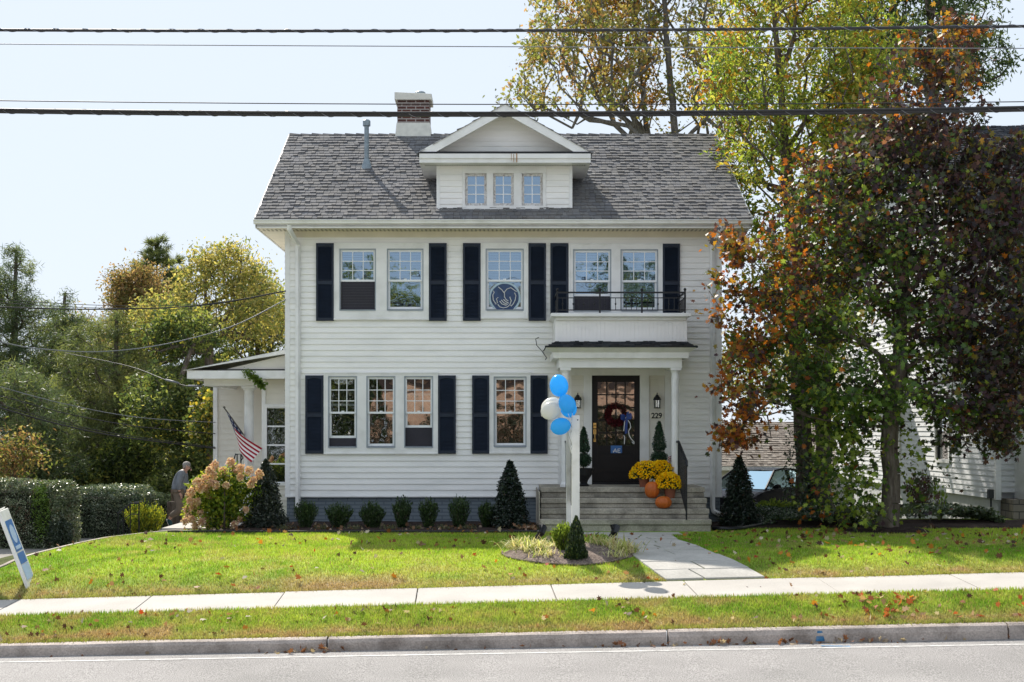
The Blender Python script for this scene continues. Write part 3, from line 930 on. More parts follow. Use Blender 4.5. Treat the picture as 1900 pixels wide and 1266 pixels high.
# casing panel with three holes
dw = [(863, 903), (915, 953), (968, 1007)]
dwy = (322, 382)
def frame_panel(mb, x0, x1, z0, z1, hs, y0, y1):
    """flat board with rectangular holes sharing one z range"""
    hz0, hz1 = hs[0][2], hs[0][3]
    mb.box(x0, x1, y0, y1, hz1, z1); mb.box(x0, x1, y0, y1, z0, hz0)
    xs = [x0] + [v for h in hs for v in (h[0], h[1])] + [x1]
    for a, b in zip(xs[::2], xs[1::2]): mb.box(a, b, y0, y1, hz0, hz1)
m = MB()
dh = [(fx(a, DY), fx(b, DY), fz(dwy[1], DY), fz(dwy[0], DY)) for a, b in dw]
frame_panel(m, fx(858, DY), fx(1013, DY), fz(390, DY), 7.335, dh, DY - .035, DY + .0)
m.build('casing', M['trim'], DM, bevel=.004)
m = MB()
for h in dh:
    for a, b in ((h[0], h[0] + .012), (h[1] - .012, h[1])): m.box(a, b, DY + .001, DY + .1, h[2], h[3])
    m.box(h[0] + .013, h[1] - .013, DY + .001, DY + .1, h[3] - .012, h[3])
m.build('jamb', M['old_sash'], DM)
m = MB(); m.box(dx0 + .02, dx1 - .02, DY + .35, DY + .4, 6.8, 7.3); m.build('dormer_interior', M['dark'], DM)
def blind_mesh(x0, x1, z0, z1, y, pitch=.03):
    mb = MB(); z = z1
    while z > z0:
        mb.quad((x0, y, z), (x1, y, z), (x1, y + .008, z - pitch * .72), (x0, y + .008, z - pitch * .72)); z -= pitch
    return mb
for i, h in enumerate(dh):
    w = MB()
    x0, x1, z0, z1 = h[0] + .013, h[1] - .013, h[2] + .0, h[3] - .013
    t = .038
    w.box(x0, x1, DY + .03, DY + .06, z1 - t, z1); w.box(x0, x1, DY + .03, DY + .06, z0, z0 + .055)
    w.box(x0, x0 + t, DY + .03, DY + .06, z0 + .055, z1 - t); w.box(x1 - t, x1, DY + .03, DY + .06, z0 + .055, z1 - t)
    wn_ = w.build('window', M['old_sash'], HOUSE)
    g = MB(); g.quad((x0 + t, DY + .05, z0 + .05), (x1 - t, DY + .05, z0 + .05), (x1 - t, DY + .05, z1 - t), (x0 + t, DY + .05, z1 - t))
    g.build('pane', M['glass'], wn_)
    w = MB(); xm = (x0 + x1) / 2
    w.box(xm - .009, xm + .009, DY + .036, DY + .047, z0 + .055, z1 - t)
    for k in (1, 2):
        zz = z0 + .055 + (z1 - t - z0 - .055) * k / 3
        w.box(x0 + t, x1 - t, DY + .034, DY + .045, zz - .009, zz + .009)
    w.build('muntins', M['sash'], wn_)
    blind_mesh(x0 + t, x1 - t, z0, z1, DY + .12, .026).build('blind', M['blind'], wn_)
# pediment: shelf, fascia, rakes, tympanum, roof
FY = -.60
ex0, ex1 = -1.654, 1.806; ZA = 8.505; EC = (ex0 + ex1) / 2
m = MB(); m.box(ex0, ex1, FY, FY + .03, 7.319, 7.526); m.box(ex0, ex0 + .03, FY + .03, 1.2, 7.319, 7.45); m.box(ex1 - .03, ex1, FY + .03, 1.2, 7.319, 7.45)
m.build('fascia', M['trim'], DM)
m = MB(); m.box(ex0 - .02, ex1 + .02, FY - .035, FY, 7.50, 7.535); m.build('drip_edge', M['iron'], DM)
m = MB(); m.box(ex0, ex1, FY - .03, FY - .002, 7.405, 7.498); m.build('gutter_board', M['trim'], DM)
m = MB(); m.box(ex0 + .03, ex1 - .03, FY + .03, DY - .03, 7.33, 7.345)
for a, b in ((ex0 + .03, dx0 - .002), (dx1 + .002, ex1 - .03)): m.box(a, b, DY - .03, 1.3, 7.33, 7.345)
m.build('soffit', M['trim'], DM)
m = MB(); x = ex0 + .1
while x < ex1 - .1: m.box(x, x + .02, -.32, -.2, 7.322, 7.329); x += .05
m.build('soffit_vents', M['drive'], DM)
m = MB()
hh = ZA - 7.53; hw = (ex1 - ex0) / 2
n_ = 8
for i in range(n_):      # lapped tympanum boards
    za = 7.53 + hh * i / n_ * .86; zb = 7.53 + hh * (i + 1) / n_ * .86
    wa = hw * (1 - (za - 7.53) / hh) - .1; wb = hw * (1 - (zb - 7.53) / hh) - .1
    m.quad((EC - wa, DY - .018, za), (EC + wa, DY - .018, za), (EC + wb, DY, zb), (EC - wb, DY, zb))
    m.quad((EC - wa, DY - .018, za), (EC + wa, DY - .018, za), (EC + wa, DY, za), (EC - wa, DY, za))
m.build('pediment_wall', M['siding'], DM)
m = MB(); m.quad((ex0, FY, 7.53), (ex1, FY, 7.53), (ex1, DY, 7.56), (ex0, DY, 7.56)); m.build('pediment_shelf', M['shingle'].copy() if False else M['iron'], DM)
sl = hh / hw; L_ = math.hypot(1, sl)
wd = .17
m = MB()
for sgn in (-1, 1):
    A = (EC + sgn * (hw + .02), 7.53); B = (EC, ZA + .012); C = (EC, ZA - wd * L_ ); Dp = (EC + sgn * (hw - wd * L_ / sl * .98), 7.535)
    m.prism([A, B, C, Dp], 'y', FY - .02, FY + .02)
m.build('rake_board', M['trim'], DM)
m = MB()
for sgn in (-1, 1):       # underside of the raking overhang
    o1 = .10
    m.quad((EC + sgn * (hw - o1), FY + .02, 7.53), (EC, FY + .02, ZA - o1 * sl), (EC, DY, ZA - o1 * sl), (EC + sgn * (hw - o1), DY, 7.53))
m.build('rake_soffit', M['flash'], DM)
m = MB()
for sgn in (-1, 1):
    A = Vector((EC + sgn * (hw + .04), FY - .04, 7.50)); u = Vector((0, 1, 0)); v = Vector((-sgn * hw, 0, hh)).normalized()
    Ls = math.hypot(hw + .04, hh + .02)
    nn = Vector((sgn * hh, 0, hw)).normalized()
    shingles(m, A, u, v, 4.2, Ls, seed=8 + sgn, clip=lambda s: (0, (7.55 + s * hh / math.hypot(hh, hw) - 6.18) / PITCH - .63 - FY + .15), nrm=nn)
m.build('dormer_roof', M['shingle'], DM)
m = MB(); m.box(.245, .26, FY - .034, FY - .029, 7.33, 7.49); m.box(.30, .325, FY - .034, FY - .029, 7.32, 7.5); m.box(.20, .21, FY - .034, FY - .029, 7.36, 7.5)
m.build('rust_stain', M['rust_stain'], DM)

# ---- windows on the facade
def build_window(w):
    y0, y1 = w['y']; z1, z0 = fz(y0), fz(y1)
    hs = [(fx(a), fx(b), z0, z1) for a, b in w['s']]
    c = w['c']
    mb = MB()
    frame_panel(mb, fx(c[0]), fx(c[1]), fz(c[3]), fz(c[2]), hs, -.045, .0)
    # outer back band and sill
    X0, X1, Z0, Z1 = fx(c[0]), fx(c[1]), fz(c[3]), fz(c[2])
    mb.box(X0 - .012, X1 + .012, -.058, -.0455, Z1 - .02, Z1 + .012); mb.box(X0 - .012, X0 + .018, -.058, -.0455, Z0, Z1 - .02)
    mb.box(X1 - .018, X1 + .012, -.058, -.0455, Z0, Z1 - .02); mb.box(X0 - .012, X1 + .012, -.065, -.0455, Z0 - .012, Z0 + .02)
    win = mb.build('window', M['trim'], HOUSE, bevel=.003)
    for i, h in enumerate(hs):
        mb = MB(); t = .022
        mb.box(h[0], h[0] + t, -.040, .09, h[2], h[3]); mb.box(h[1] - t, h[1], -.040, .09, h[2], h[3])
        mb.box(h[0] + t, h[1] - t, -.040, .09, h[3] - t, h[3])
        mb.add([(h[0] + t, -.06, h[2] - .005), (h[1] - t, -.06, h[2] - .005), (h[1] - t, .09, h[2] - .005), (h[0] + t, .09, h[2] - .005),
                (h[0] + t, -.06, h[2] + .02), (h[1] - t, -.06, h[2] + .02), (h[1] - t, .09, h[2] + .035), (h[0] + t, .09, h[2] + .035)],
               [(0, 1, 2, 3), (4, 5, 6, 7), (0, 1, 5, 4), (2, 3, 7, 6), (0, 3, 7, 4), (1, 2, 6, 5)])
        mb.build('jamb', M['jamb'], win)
        x0, x1 = h[0] + t, h[1] - t; za, zb = h[2] + .035, h[3] - t
        zm = fz(w['m']); s = .042
        mode = w['low'][i]
        up = MB()          # upper sash with grilles
        up.box(x0, x1, .0, .03, zb - s, zb); up.box(x0, x1, .0, .03, zm - .02, zm + .02)
        up.box(x0, x0 + s * .8, .0, .03, zm + .02, zb - s); up.box(x1 - s * .8, x1, .0, .03, zm + .02, zb - s)
        us = up.build('sash', M['sash'], win)
        g = MB(); g.quad((x0 + .03, .02, zm), (x1 - .03, .02, zm), (x1 - .03, .02, zb - .03), (x0 + .03, .02, zb - .03))
        g.build('pane', M['glass'] if w['kind'] == 'upper' else M['glass_low'], win)
        mu = MB()
        for k in (1, 2):
            xx = x0 + .03 + (x1 - x0 - .06) * k / 3; mu.box(xx - .0075, xx + .0075, .010, .018, zm + .02, zb - s)
            zz = zm + .02 + (zb - s - zm - .02) * k / 3; mu.box(x0 + .03, x1 - .03, .008, .016, zz - .0075, zz + .0075)
        mu.build('muntins', M['sash'], win)
        # lower sash, some of them pushed up
        lift = {'glass': 0, 'screen': .02, 'screen2': .28, 'open': .165, 'open2': .38}[mode]
        lo = MB(); yl = .034
        b0 = za + lift; b1 = zm + .02 + lift
        lo.box(x0, x1, yl, yl + .03, b0, b0 + s * 1.15); lo.box(x0, x1, yl, yl + .03, b1 - s, b1)
        lo.box(x0, x0 + s, yl, yl + .03, b0 + s * 1.15, b1 - s); lo.box(x1 - s, x1, yl, yl + .03, b0 + s * 1.15, b1 - s)
        lo.build('sash', M['sash'], win)
        if mode == 'screen':
            g = MB(); g.quad((x0 + .01, .01, za), (x1 - .01, .01, za), (x1 - .01, .01, zm - .02), (x0 + .01, .01, zm - .02)); g.build('screen', M['screen'], win)
            g = MB()
            for q in range(9): g.box(x0 + .02, x1 - .02, .002, .008, za + .06 + q * .055, za + .063 + q * .055)
            g.build('blind', mk('dim_slats', (.10, .11, .13), .6, .1, 5), win)
        else:
            g = MB(); g.quad((x0 + .03, yl + .02, b0 + .03), (x1 - .03, yl + .02, b0 + .03), (x1 - .03, yl + .02, b1 - .03), (x0 + .03, yl + .02, b1 - .03))
            g.build('pane', M['glass'] if w['kind'] == 'upper' else M['glass_low'], win)
            if lift:
                g = MB(); g.quad((x0, .028, za), (x1, .028, za), (x1, .028, b0), (x0, .028, b0)); g.build('screen', M['screen'], win)
        if w['kind'] == 'upper' and mode == 'glass':
            blind_mesh(x0 + .02, x1 - .02, zm - .25, zb, .13, .034).build('blind', M['blind'], win)
        elif w['kind'] == 'upper':
            blind_mesh(x0 + .02, x1 - .02, zb - .22, zb, .13, .05).build('blind', M['blind'], win)
        # lock on the meeting rail
        g = MB(); xm = (x0 + x1) / 2; g.box(xm - .03, xm + .03, .0, .02, zm + .021, zm + .04); g.build('sash_lock', M['sash'], win)
    return win
for w in WINS: build_window(w)

# ---- shutters with louvres
def shutter(x0, x1, z0, z1):
    mb = MB(); y0, y1 = -.066, -.027; s = .045
    mb.box(x0, x0 + s, y0, y1, z0, z1); mb.box(x1 - s, x1, y0, y1, z0, z1)
    zm = z0 + (z1 - z0) * .49
    for a, b in ((z0, z0 + .06), (zm - .035, zm + .035)): mb.box(x0 + s, x1 - s, y0, y1, a, b)
    # arched top rail
    n = 6; pts = [(x0 + s, z1), (x1 - s, z1)]
    for k in range(n + 1):
        u = k / n; pts.append((x1 - s - (x1 - x0 - 2 * s) * u, z1 - .085 + .03 * math.sin(math.pi * u)))
    mb.prism(pts, 'y', y0, y1)
    mb.quad((x0 + s, y1 - .006, z0), (x1 - s, y1 - .006, z0), (x1 - s, y1 - .006, z1), (x0 + s, y1 - .006, z1))
    sh = mb.build('shutter', M['shutter'], HOUSE, bevel=.003)
    mb = MB(); z = z0 + .06
    while z < z1 - .09:
        if not (zm - .05 < z < zm + .035):
            mb.quad((x0 + s, y0 + .008, z + .004), (x1 - s, y0 + .008, z + .004), (x1 - s, y1 - .008, z + .030), (x0 + s, y1 - .008, z + .030))
        z += .028
    mb.build('louvres', M['shutter'], sh)
for a, b, c, d in SHUT: shutter(fx(a), fx(b), fz(d), fz(c))

# ---- downspouts
def downspout(px, ze, right=False):
    X = fx(px, -.06); w = .045
    mb = MB()
    mb.path([(X + (.1 if right else -.1), -.62, 6.07), (X + (.1 if right else -.1), -.60, 5.98), (X, -.10, 5.74), (X, -.075, 5.62), (X, -.075, ze)], .052, 4)
    if right: mb.path([(X, -.075, ze + .02), (X + .02, -.09, ze - .08), (X + .12, -.2, ze - .14), (X + .3, -.3, ze - .15)], .055, 6)
    o = mb.build('downspout', M['trim'], HOUSE)
    mb = MB()
    for z in (5.25, 3.1, .95): mb.box(X - .075, X + .075, -.045, -.03, z, z + .03)
    mb.build('strap', M['trim'], o)
downspout(553, .12)
downspout(1322, .33, True)

# ================================================================== PORCH
FLZ = .80
# steps
ST = MB(); sx0, sx1 = .785, 3.97
tops = [(.80, -1.53), (.60, -1.83), (.412, -2.13), (.226, -2.43)]
steps = empty('front_steps', (2.4, -1.6, 0)); place(steps, HOUSE)
for i, (z, yf) in enumerate(tops):
    zb = tops[i + 1][0] if i < 3 else -.1
    mb = MB(); yb = .0 if i == 0 else tops[i - 1][1] + .04
    mb.box(sx0 - .012 * i, sx1, yf + .03, yb, zb + .001, z - .105)
    mb.box(sx0 - .012 * i - .01, sx1 + .01, yf, yb, z - .10, z)
    o = mb.build('step', M['step'], steps, bevel=.012)
mb = MB(); mb.box(sx0 - .07, sx0 - .052, -2.35, 0, -.1, .74); mb.box(sx0 + .1, sx1 - .1, -1.45, -.02, -.2, .69)
mb.build('step_side', M['step'], steps)
# columns
def column(px, y, zt, zb, r=.075, fl=True, parent=HOUSE, lab=None):
    d = D0 + y; X = (px - VX) * d / FPX
    mb = MB(); H = zt - zb
    prof = [(r * 1.35, zb), (r * 1.35, zb + .05), (r * 1.15, zb + .07), (r * 1.0, zb + .10), (r * 1.0, zt - .22), (r * 1.06, zt - .215), (r * 1.06, zt - .19), (r * .97, zt - .185), (r * .97, zt - .10), (r * 1.2, zt - .07), (r * 1.25, zt - .05)]
    mb.lathe(prof, (X, y, 0), 32, lobes=16 if fl else 0, amp=.05 if fl else 0)
    o = mb.build('porch_column', M['trim'], parent)
    mb = MB(); mb.box(X - r * 1.4, X + r * 1.4, y - r * 1.4, y + r * 1.4, zt - .048, zt); mb.build('capital', M['trim'], o)
    return o
BZ0 = fz(683, -1.3); BZ1 = fz(659, -1.3)
column(1049, -1.25, BZ0, FLZ); column(1253, -1.25, BZ0, FLZ)
mb = MB()
bx0, bx1 = (1037 - VX) * 28.03 / FPX, (1265 - VX) * 28.03 / FPX
mb.box(bx0, bx1, -1.36, -1.16, BZ0, BZ1); mb.box(bx0, bx0 + .18, -1.16, -.05, BZ0, BZ1); mb.box(bx1 - .18, bx1, -1.16, -.05, BZ0, BZ1)
mb.build('porch_beam', M['trim'], HOUSE, bevel=.006)
mb = MB(); mb.box(bx0 + .18, bx1 - .18, -1.16, -.05, BZ0 + .10, BZ0 + .12); mb.build('porch_ceiling', M['cream'], HOUSE)
# pilasters
for a, b in ((1036, 1046), (1233, 1244)):
    mb = MB(); mb.box(fx(a), fx(b), -.07, -.021, FLZ, BZ0 + .1); mb.build('pilaster', M['trim'], HOUSE)
# porch roof: deep moulded fascia, soffit and shingled top
py_ = -1.62
px0, px1 = (1013 - VX) * (D0 + py_) / FPX, (1293 - VX) * (D0 + py_) / FPX
zt_, zb_ = fz(645, py_), fz(664, py_)
mb = MB()
prof = [(0, zt_), (.06, (zt_ + zb_) / 2 + .0), (.16, (zt_ + zb_) / 2 - .005), (.16, zb_)]
# mitred cornice: loops at offsets
loops = []
for off, z in [(0, zt_), (.04, zt_ - .03), (.13, (zt_ + zb_) / 2 + .01), (.13, (zt_ + zb_) / 2 - .01), (.145, zb_)]:
    loops.append([(px0 + off, -.02, z), (px0 + off, py_ + off, z), (px1 - off, py_ + off, z), (px1 - off, -.02, z)])
vs = [p for l in loops for p in l]; fs = []
for i in range(len(loops) - 1):
    for k in range(3): fs.append((i * 4 + k, i * 4 + k + 1, (i + 1) * 4 + k + 1, (i + 1) * 4 + k))
fs.append(tuple(range((len(loops) - 1) * 4, len(loops) * 4)))
mb.add(vs, fs)
pr = mb.build('porch_roof', M['trim'], HOUSE)
mb = MB()
bz = fz(636, -1.1)
bxa, bxb = 1.07, 3.686
mb.add([(px0 - .02, py_ - .02, zt_ + .0), (px1 + .02, py_ - .02, zt_ + .0), (bxb, -1.12, bz + .02), (bxa, -1.12, bz + .02)], [(0, 1, 2, 3)], (.03, .033, .038))
shingles(mb, (px0 - .02, py_ - .02, zt_ + .005), (1, 0, 0), Vector((0, .5, bz - zt_)).normalized(), px1 - px0 + .04, .5, course=.16, seed=31, cols=((.035, .038, .042), (.05, .05, .052)), clip=lambda s: (s * .45, px1 - px0 + .04 - s * .45))
mb.add([(px0 - .02, py_ - .02, zt_), (bxa, -1.12, bz + .02), (bxa, -.02, bz + .02), (px0 - .02, -.02, zt_)], [(0, 1, 2, 3)], (.03, .033, .038))
mb.add([(px1 + .02, py_ - .02, zt_), (bxb, -1.12, bz + .02), (bxb, -.02, bz + .02), (px1 + .02, -.02, zt_)], [(0, 1, 2, 3)], (.03, .033, .038))
mb.build('shingles', M['shingle'], pr)
# balcony box with vertical boards
btop = fz(588, -1.1)
mb = MB()
x = bxa; k = 0
while x < bxb - .01:
    w = min(.075, bxb - x)
    dd = .0 if k % 2 else .006
    mb.box(x + .001, x + w - .001, -1.1 - dd, -1.09, bz - .05, btop); x += w; k += 1
mb.box(bxa, bxb, -1.088, -.03, bz - .05, btop - .01)
mb.build('balcony_box', M['siding'], HOUSE)
mb = MB()
cx0_, cx1_ = (1022 - VX) * 28.08 / FPX, (1282 - VX) * 28.08 / FPX
l0 = [(cx0_, -.02), (cx0_, -1.25), (cx1_, -1.25), (cx1_, -.02)]
def loopz(i, z): return [(cx0_ + i, -.02, z), (cx0_ + i, -1.25 + i, z), (cx1_ - i, -1.25 + i, z), (cx1_ - i, -.02, z)]
Ls = [loopz(.10, btop - .07), loopz(.085, btop - .03), loopz(0, btop + .0), loopz(0, btop + .055), loopz(.02, btop + .065)]
vs = [p for l in Ls for p in l]; fs = []
for i in range(4):
    for k in range(3): fs.append((i * 4 + k, i * 4 + k + 1, (i + 1) * 4 + k + 1, (i + 1) * 4 + k))
fs.append((0, 1, 2, 3)); fs.append((16, 17, 18, 19))
mb.add(vs, fs); mb.build('balcony_cap', M['trim'], HOUSE)
# balcony railing
RY = -1.12; rt = btop + .068
def rx(px): return (px - VX) * (D0 + RY) / FPX
posts = [1034, 1113, 1191, 1271]
zt2 = fz(543, RY); zm2 = fz(553, RY); zb2 = fz(575.5, RY)
mb = MB()
for z, r in ((zt2, .016), (zm2, .009), (zb2, .010)):
    mb.box(rx(1034), rx(1271), RY - r, RY + r, z - r, z + r)
    for X in (rx(1034), rx(1271)): mb.box(X - r, X + r, RY + r, -.03, z - r, z + r)
rail = mb.build('balcony_railing', M['iron'], HOUSE)
for p in posts:
    mb = MB(); X = rx(p)
    mb.box(X - .017, X + .017, RY - .017, RY + .017, rt, zt2 + .03)
    mb.lathe([(.008, 0), (.024, .012), (.03, .03), (.024, .05), (.004, .062)], (X, RY, zt2 + .028), 10)
    mb.build('post', M['iron'], rail)
b0 = None
for i in range(3):
    a, b = rx(posts[i]), rx(posts[i + 1])
    for k in range(1, 8):
        X = a + (b - a) * k / 8
        mb = MB(); mb.box(-.0065, .0065, -.0065, .0065, zb2, zm2)
        if k % 2: mb.lathe([(.006, -.03), (.019, 0), (.006, .03)], (0, 0, (zb2 + zm2) / 2), 8)
        o = mb.build('baluster', M['iron'], rail, loc=(0, 0, 0)); o.location.x = X; o.location.y = RY
for X in (rx(1034), rx(1271)):
    for k in range(1, 8):
        mb = MB(); yy = RY + 1.08 * k / 8; mb.box(X - .0065, X + .0065, yy - .0065, yy + .0065, zb2, zm2); mb.build('baluster', M['iron'], rail)

# ---- front door
dx_0, dx_1 = fx(1098), fx(1187); dz0, dz1 = FLZ + .04, fz(697)
mb = MB()
cz = fz(683)
mb.box(fx(1083), dx_0, -.055, .08, FLZ, cz); mb.box(dx_1, fx(1204), -.055, .08, FLZ, cz); mb.box(dx_0, dx_1, -.055, .08, dz1, cz)
mb.box(fx(1046), fx(1083), -.04, .0, fz(697), cz + .02); mb.box(fx(1204), fx(1233), -.04, .0, fz(697), cz + .02)
mb.build('door_casing', M['trim'], HOUSE, bevel=.004)
mb = MB(); mb.box(dx_0, dx_1, -.06, .12, FLZ + .001, FLZ + .038); mb.build('threshold', M['iron'], HOUSE)
mb = MB()
gx0, gx1 = fx(1109), fx(1177); gz1, gz0 = fz(709), fz(827)
mb.box(dx_0, gx0, .0, .05, dz0, dz1); mb.box(gx1, dx_1, .0, .05, dz0, dz1); mb.box(gx0, gx1, .0, .05, gz1, dz1); mb.box(gx0, gx1, .0, .05, dz0, gz0)
# raised panel frame
pz1, pz0 = fz(842), fz(874); mb.box(gx0, gx1, -.006, .0, pz1 + .0, pz1 + .025); mb.box(gx0, gx1, -.006, .0, pz0 - .025, pz0); mb.box(gx0, gx0 + .025, -.006, .0, pz0, pz1); mb.box(gx1 - .025, gx1, -.006, .0, pz0, pz1)
mb.box(gx0 + .07, gx1 - .07, -.004, 0, pz0 + .06, pz1 - .06)
for k in range(1, 4):
    xx = gx0 + (gx1 - gx0) * k / 4; mb.box(xx - .013, xx + .013, .005, .02, gz0, gz1)
for k in range(1, 5):
    zz = gz0 + (gz1 - gz0) * k / 5; mb.box(gx0, gx1, .003, .018, zz - .013, zz + .013)
door = mb.build('front_door', M['door'], HOUSE, bevel=.003)
mb = MB(); mb.quad((gx0, .025, gz0), (gx1, .025, gz0), (gx1, .025, gz1), (gx0, .025, gz1)); mb.build('pane', M['glass_low'], door)
mb = MB(); X = fx(1103.5)
mb.box(X - .03, X + .03, -.02, 0, fz(795), fz(785)); mb.lathe([(.022, 0), (.026, .015), (.02, .03)], (X, -.02, fz(791)), 10)
mb.box(X - .03, X + .03, -.015, 0, fz(806), fz(797)); mb.path([(X, -.02, fz(799)), (X, -.06, fz(802)), (X, -.065, fz(812)), (X, -.02, fz(818))], .011, 8); mb.box(X - .022, X + .022, -.015, 0, fz(820), fz(814))
mb.build('handle', M['brass'], door)
mb = MB(); fxa, fxb = fx(1133), fx(1154); fza, fzb = fz(841), fz(827)
mb.box(fxa, fxb, -.03, -.026, fza, fzb); o = tag(mb.build('door_notice', M['flyer']), 'small blue notice with white marks taped below the door glass', 'notice')
mb = MB()
for q in ([(.25, .1), (.45, .8)], [(.45, .8), (.55, .1)], [(.2, .35), (.62, .35)], [(.7, .1), (.7, .75)], [(.7, .75), (.95, .75)], [(.7, .42), (.9, .42)], [(.7, .1), (.95, .1)]):
    (a, b), (c, d_) = q
    W_ = fxb - fxa; H_ = fzb - fza
    mb.path([(fxa + a * W_ * .9, -.032, fza + b * H_ * .75), (fxa + c * W_ * .9, -.032, fza + d_ * H_ * .75)], .007, 4)
place(mb.build('lettering', M['ribbon_white']), o)
# house number
mb = MB(); mb.box(fx(1206), fx(1230), -.045, -.028, fz(777), fz(765)); pq = mb.build('number_plaque', M['plaque'], HOUSE)
def letters(text, size, loc, mat, parent, pitch, ext=.004, off=.0035, name='digit', rot=(R(90), 0, 0)):
    for i, ch in enumerate(text):
        c = bpy.data.curves.new(name, 'FONT'); c.body = ch; c.size = size; c.extrude = ext; c.offset = off; c.align_x = 'CENTER'
        t = bpy.data.objects.new(name, c); COL.objects.link(t)
        me = bpy.data.meshes.new_from_object(t.evaluated_get(bpy.context.evaluated_depsgraph_get()))
        bpy.data.objects.remove(t)
        me.materials.clear(); me.materials.append(mat)
        o = bpy.data.objects.new(name, me); COL.objects.link(o)
        o.location = (loc[0] + (i - (len(text) - 1) / 2) * pitch, loc[1], loc[2]); o.rotation_euler = rot; place(o, parent)
letters('229', .155, (fx(1218), -.05, fz(776.2)), M['ink'], pq, .073)
# lanterns
def lantern(px, pz):
    X = fx(px, -.12); Z = fz(pz, -.12)
    mb = MB(); Y = -.15
    mb.lathe([(.0, .17), (.012, .16), (.008, .13), (.03, .12), (.035, .10), (.065, .065), (.078, .03), (.085, .02), (.07, .012)], (X, Y, Z), 6)
    mb.lathe([(.066, -.155), (.07, -.145), (.055, -.135)], (X, Y, Z), 6)
    for k in range(6):
        a = math.pi / 3 * k + .5; mb.path([(X + .07 * math.cos(a), Y + .07 * math.sin(a), Z + .02), (X + .06 * math.cos(a), Y + .06 * math.sin(a), Z - .14)], .006, 4)
    mb.path([(X, Y, Z + .1), (X, Y + .05, Z + .13), (X, -.03, Z + .05)], .01, 6)
    o = mb.build('wall_lantern', M['iron'], HOUSE)
    mb = MB(); mb.lathe([(.05, -.13), (.06, .01)], (X, Y, Z), 6); mb.build('lantern_glass', M['lamp_glass'], o)
    mb = MB(); mb.lathe([(.012, -.13), (.014, -.04), (.0, -.02)], (X, Y, Z), 8); mb.build('bulb', M['sash'], o)
    mb = MB(); pts = [(X + .09 * math.cos(t), Z + .08 + .10 * math.sin(t)) for t in np.linspace(0, 2 * math.pi, 17)[:-1]]
    mb.prism(pts, 'y', -.035, -.022); mb.build('backplate', M['plaque'], o)
lantern(1219, 744); lantern(1072, 744)
# handrails on the steps
def handrail(X, name='step_handrail'):
    mb = MB()
    zt, zb = fz(820, -1.55), 1.02
    y0, y1 = -1.55, -2.45
    mb.path([(X, y0 + .25, zt), (X, y0, zt), (X + .035, y1, zb + .32), (X + .035, y1 - .05, zb + .22)], .026, 6)
    mb.box(X - .018, X + .018, y0 - .018, y0 + .018, FLZ, zt); mb.box(X + .02, X + .05, y1 - .015, y1 + .015, .226, zb + .3)
    mb.path([(X, y0, FLZ + .12), (X + .03, y1, .226 + .16)], .015, 4)
    for k in range(1, 8):
        t = k / 8; yy = y0 + (y1 - y0) * t; xx = X + .035 * t
        mb.box(xx - .008, xx + .008, yy - .008, yy + .008, FLZ + .12 + (.386 - .92) * t, zt + (zb + .32 - zt) * t)
    return mb.build(name, M['iron'], HOUSE)
handrail((1259 - VX) * 27.8 / FPX); handrail((1051 - VX) * 27.8 / FPX)

# ================================================================== SIDE PORCH (part of the house)
SP = MB()
lap_wall(SP, -5.02, HX0 - .02, -.3, 3.0, [(-4.99, -4.60, .80, 2.40)], y=1.0, pitch=.12)
sp_ = SP.build('side_porch_wall', M['siding_cream'], HOUSE)
SP = MB(); lap_wall(SP, -6.62, -5.09, -.5, 3.0, [], y=3.9, pitch=.13, t=.02)
SP.build('side_porch_wall', M['siding_cream'], HOUSE)
mb = MB(); mb.box(-5.10, -5.02, .96, 3.9, -.4, 3.0); mb.box(-6.72, -6.62, 3.85, 3.98, -.6, 3.0); mb.build('corner_board', M['trim'], sp_)
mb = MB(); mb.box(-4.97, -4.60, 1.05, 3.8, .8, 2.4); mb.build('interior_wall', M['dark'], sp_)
mb = MB(); x0, x1, z0, z1 = -4.99, -4.60, .80, 2.40
frame_panel(mb, x0 - .06, x1 + .08, z0 - .06, z1 + .07, [(x0, x1, z0, z1)], .94, .985)
win = mb.build('window', M['trim'], HOUSE)
mb = MB(); mb.quad((x0, 1.0, z0), (x1, 1.0, z0), (x1, 1.0, z1), (x0, 1.0, z1)); mb.build('pane', M['glass_low'], win)
mb = MB()
for k in range(0, 5): zz = z0 + (z1 - z0) * k / 4; mb.box(x0, x1, .985, .998, zz - .016, zz + .016)
mb.build('muntins', M['sash'], win)
column(462, 1.2, 2.86, .2, r=.10, fl=False)
mb = MB(); mb.box(-6.34, HX0 - .02, 1.0, 1.18, 2.865, 3.03); mb.box(-6.34, -6.16, 1.18, 3.9, 2.865, 3.03); mb.build('side_porch_beam', M['trim'], HOUSE)
mb = MB(); mb.box(-6.60, HX0 - .02, .55, .60, 3.0, 3.17); mb.box(-6.60, -6.55, .60, 5.5, 3.0, 3.17); mb.build('side_porch_fascia', M['trim'], HOUSE)
mb = MB(); mb.box(-6.55, HX0 - .02, .60, 3.9, 3.035, 3.05); mb.build('side_porch_ceiling', M['cream'], HOUSE)
mb = MB()
zr = 3.62
mb.prism([(-6.68, 3.165), (HX0 - .02, zr - .09), (HX0 - .02, zr)], 'y', .50, .60)
mb.add([(-6.68, .50, 3.18), (HX0 - .02, .50, zr + .005), (HX0 - .02, 6.0, zr + .005), (-6.68, 6.0, 3.18)], [(0, 1, 2, 3)])
mb.build('side_porch_roof', M['trim'], HOUSE)
mb = MB(); mb.add([(-5.9, .66, 3.18), (HX0 - .02, .66, 3.18), (HX0 - .02, .66, zr - .10)], [(0, 1, 2)]); mb.build('side_porch_gable', M['siding_cream'], HOUSE)
mb = MB(); mb.box(-5.95, HX0 - .02, .56, .66, 3.171, 3.20); mb.build('shingle_ledge', M['iron'], HOUSE)
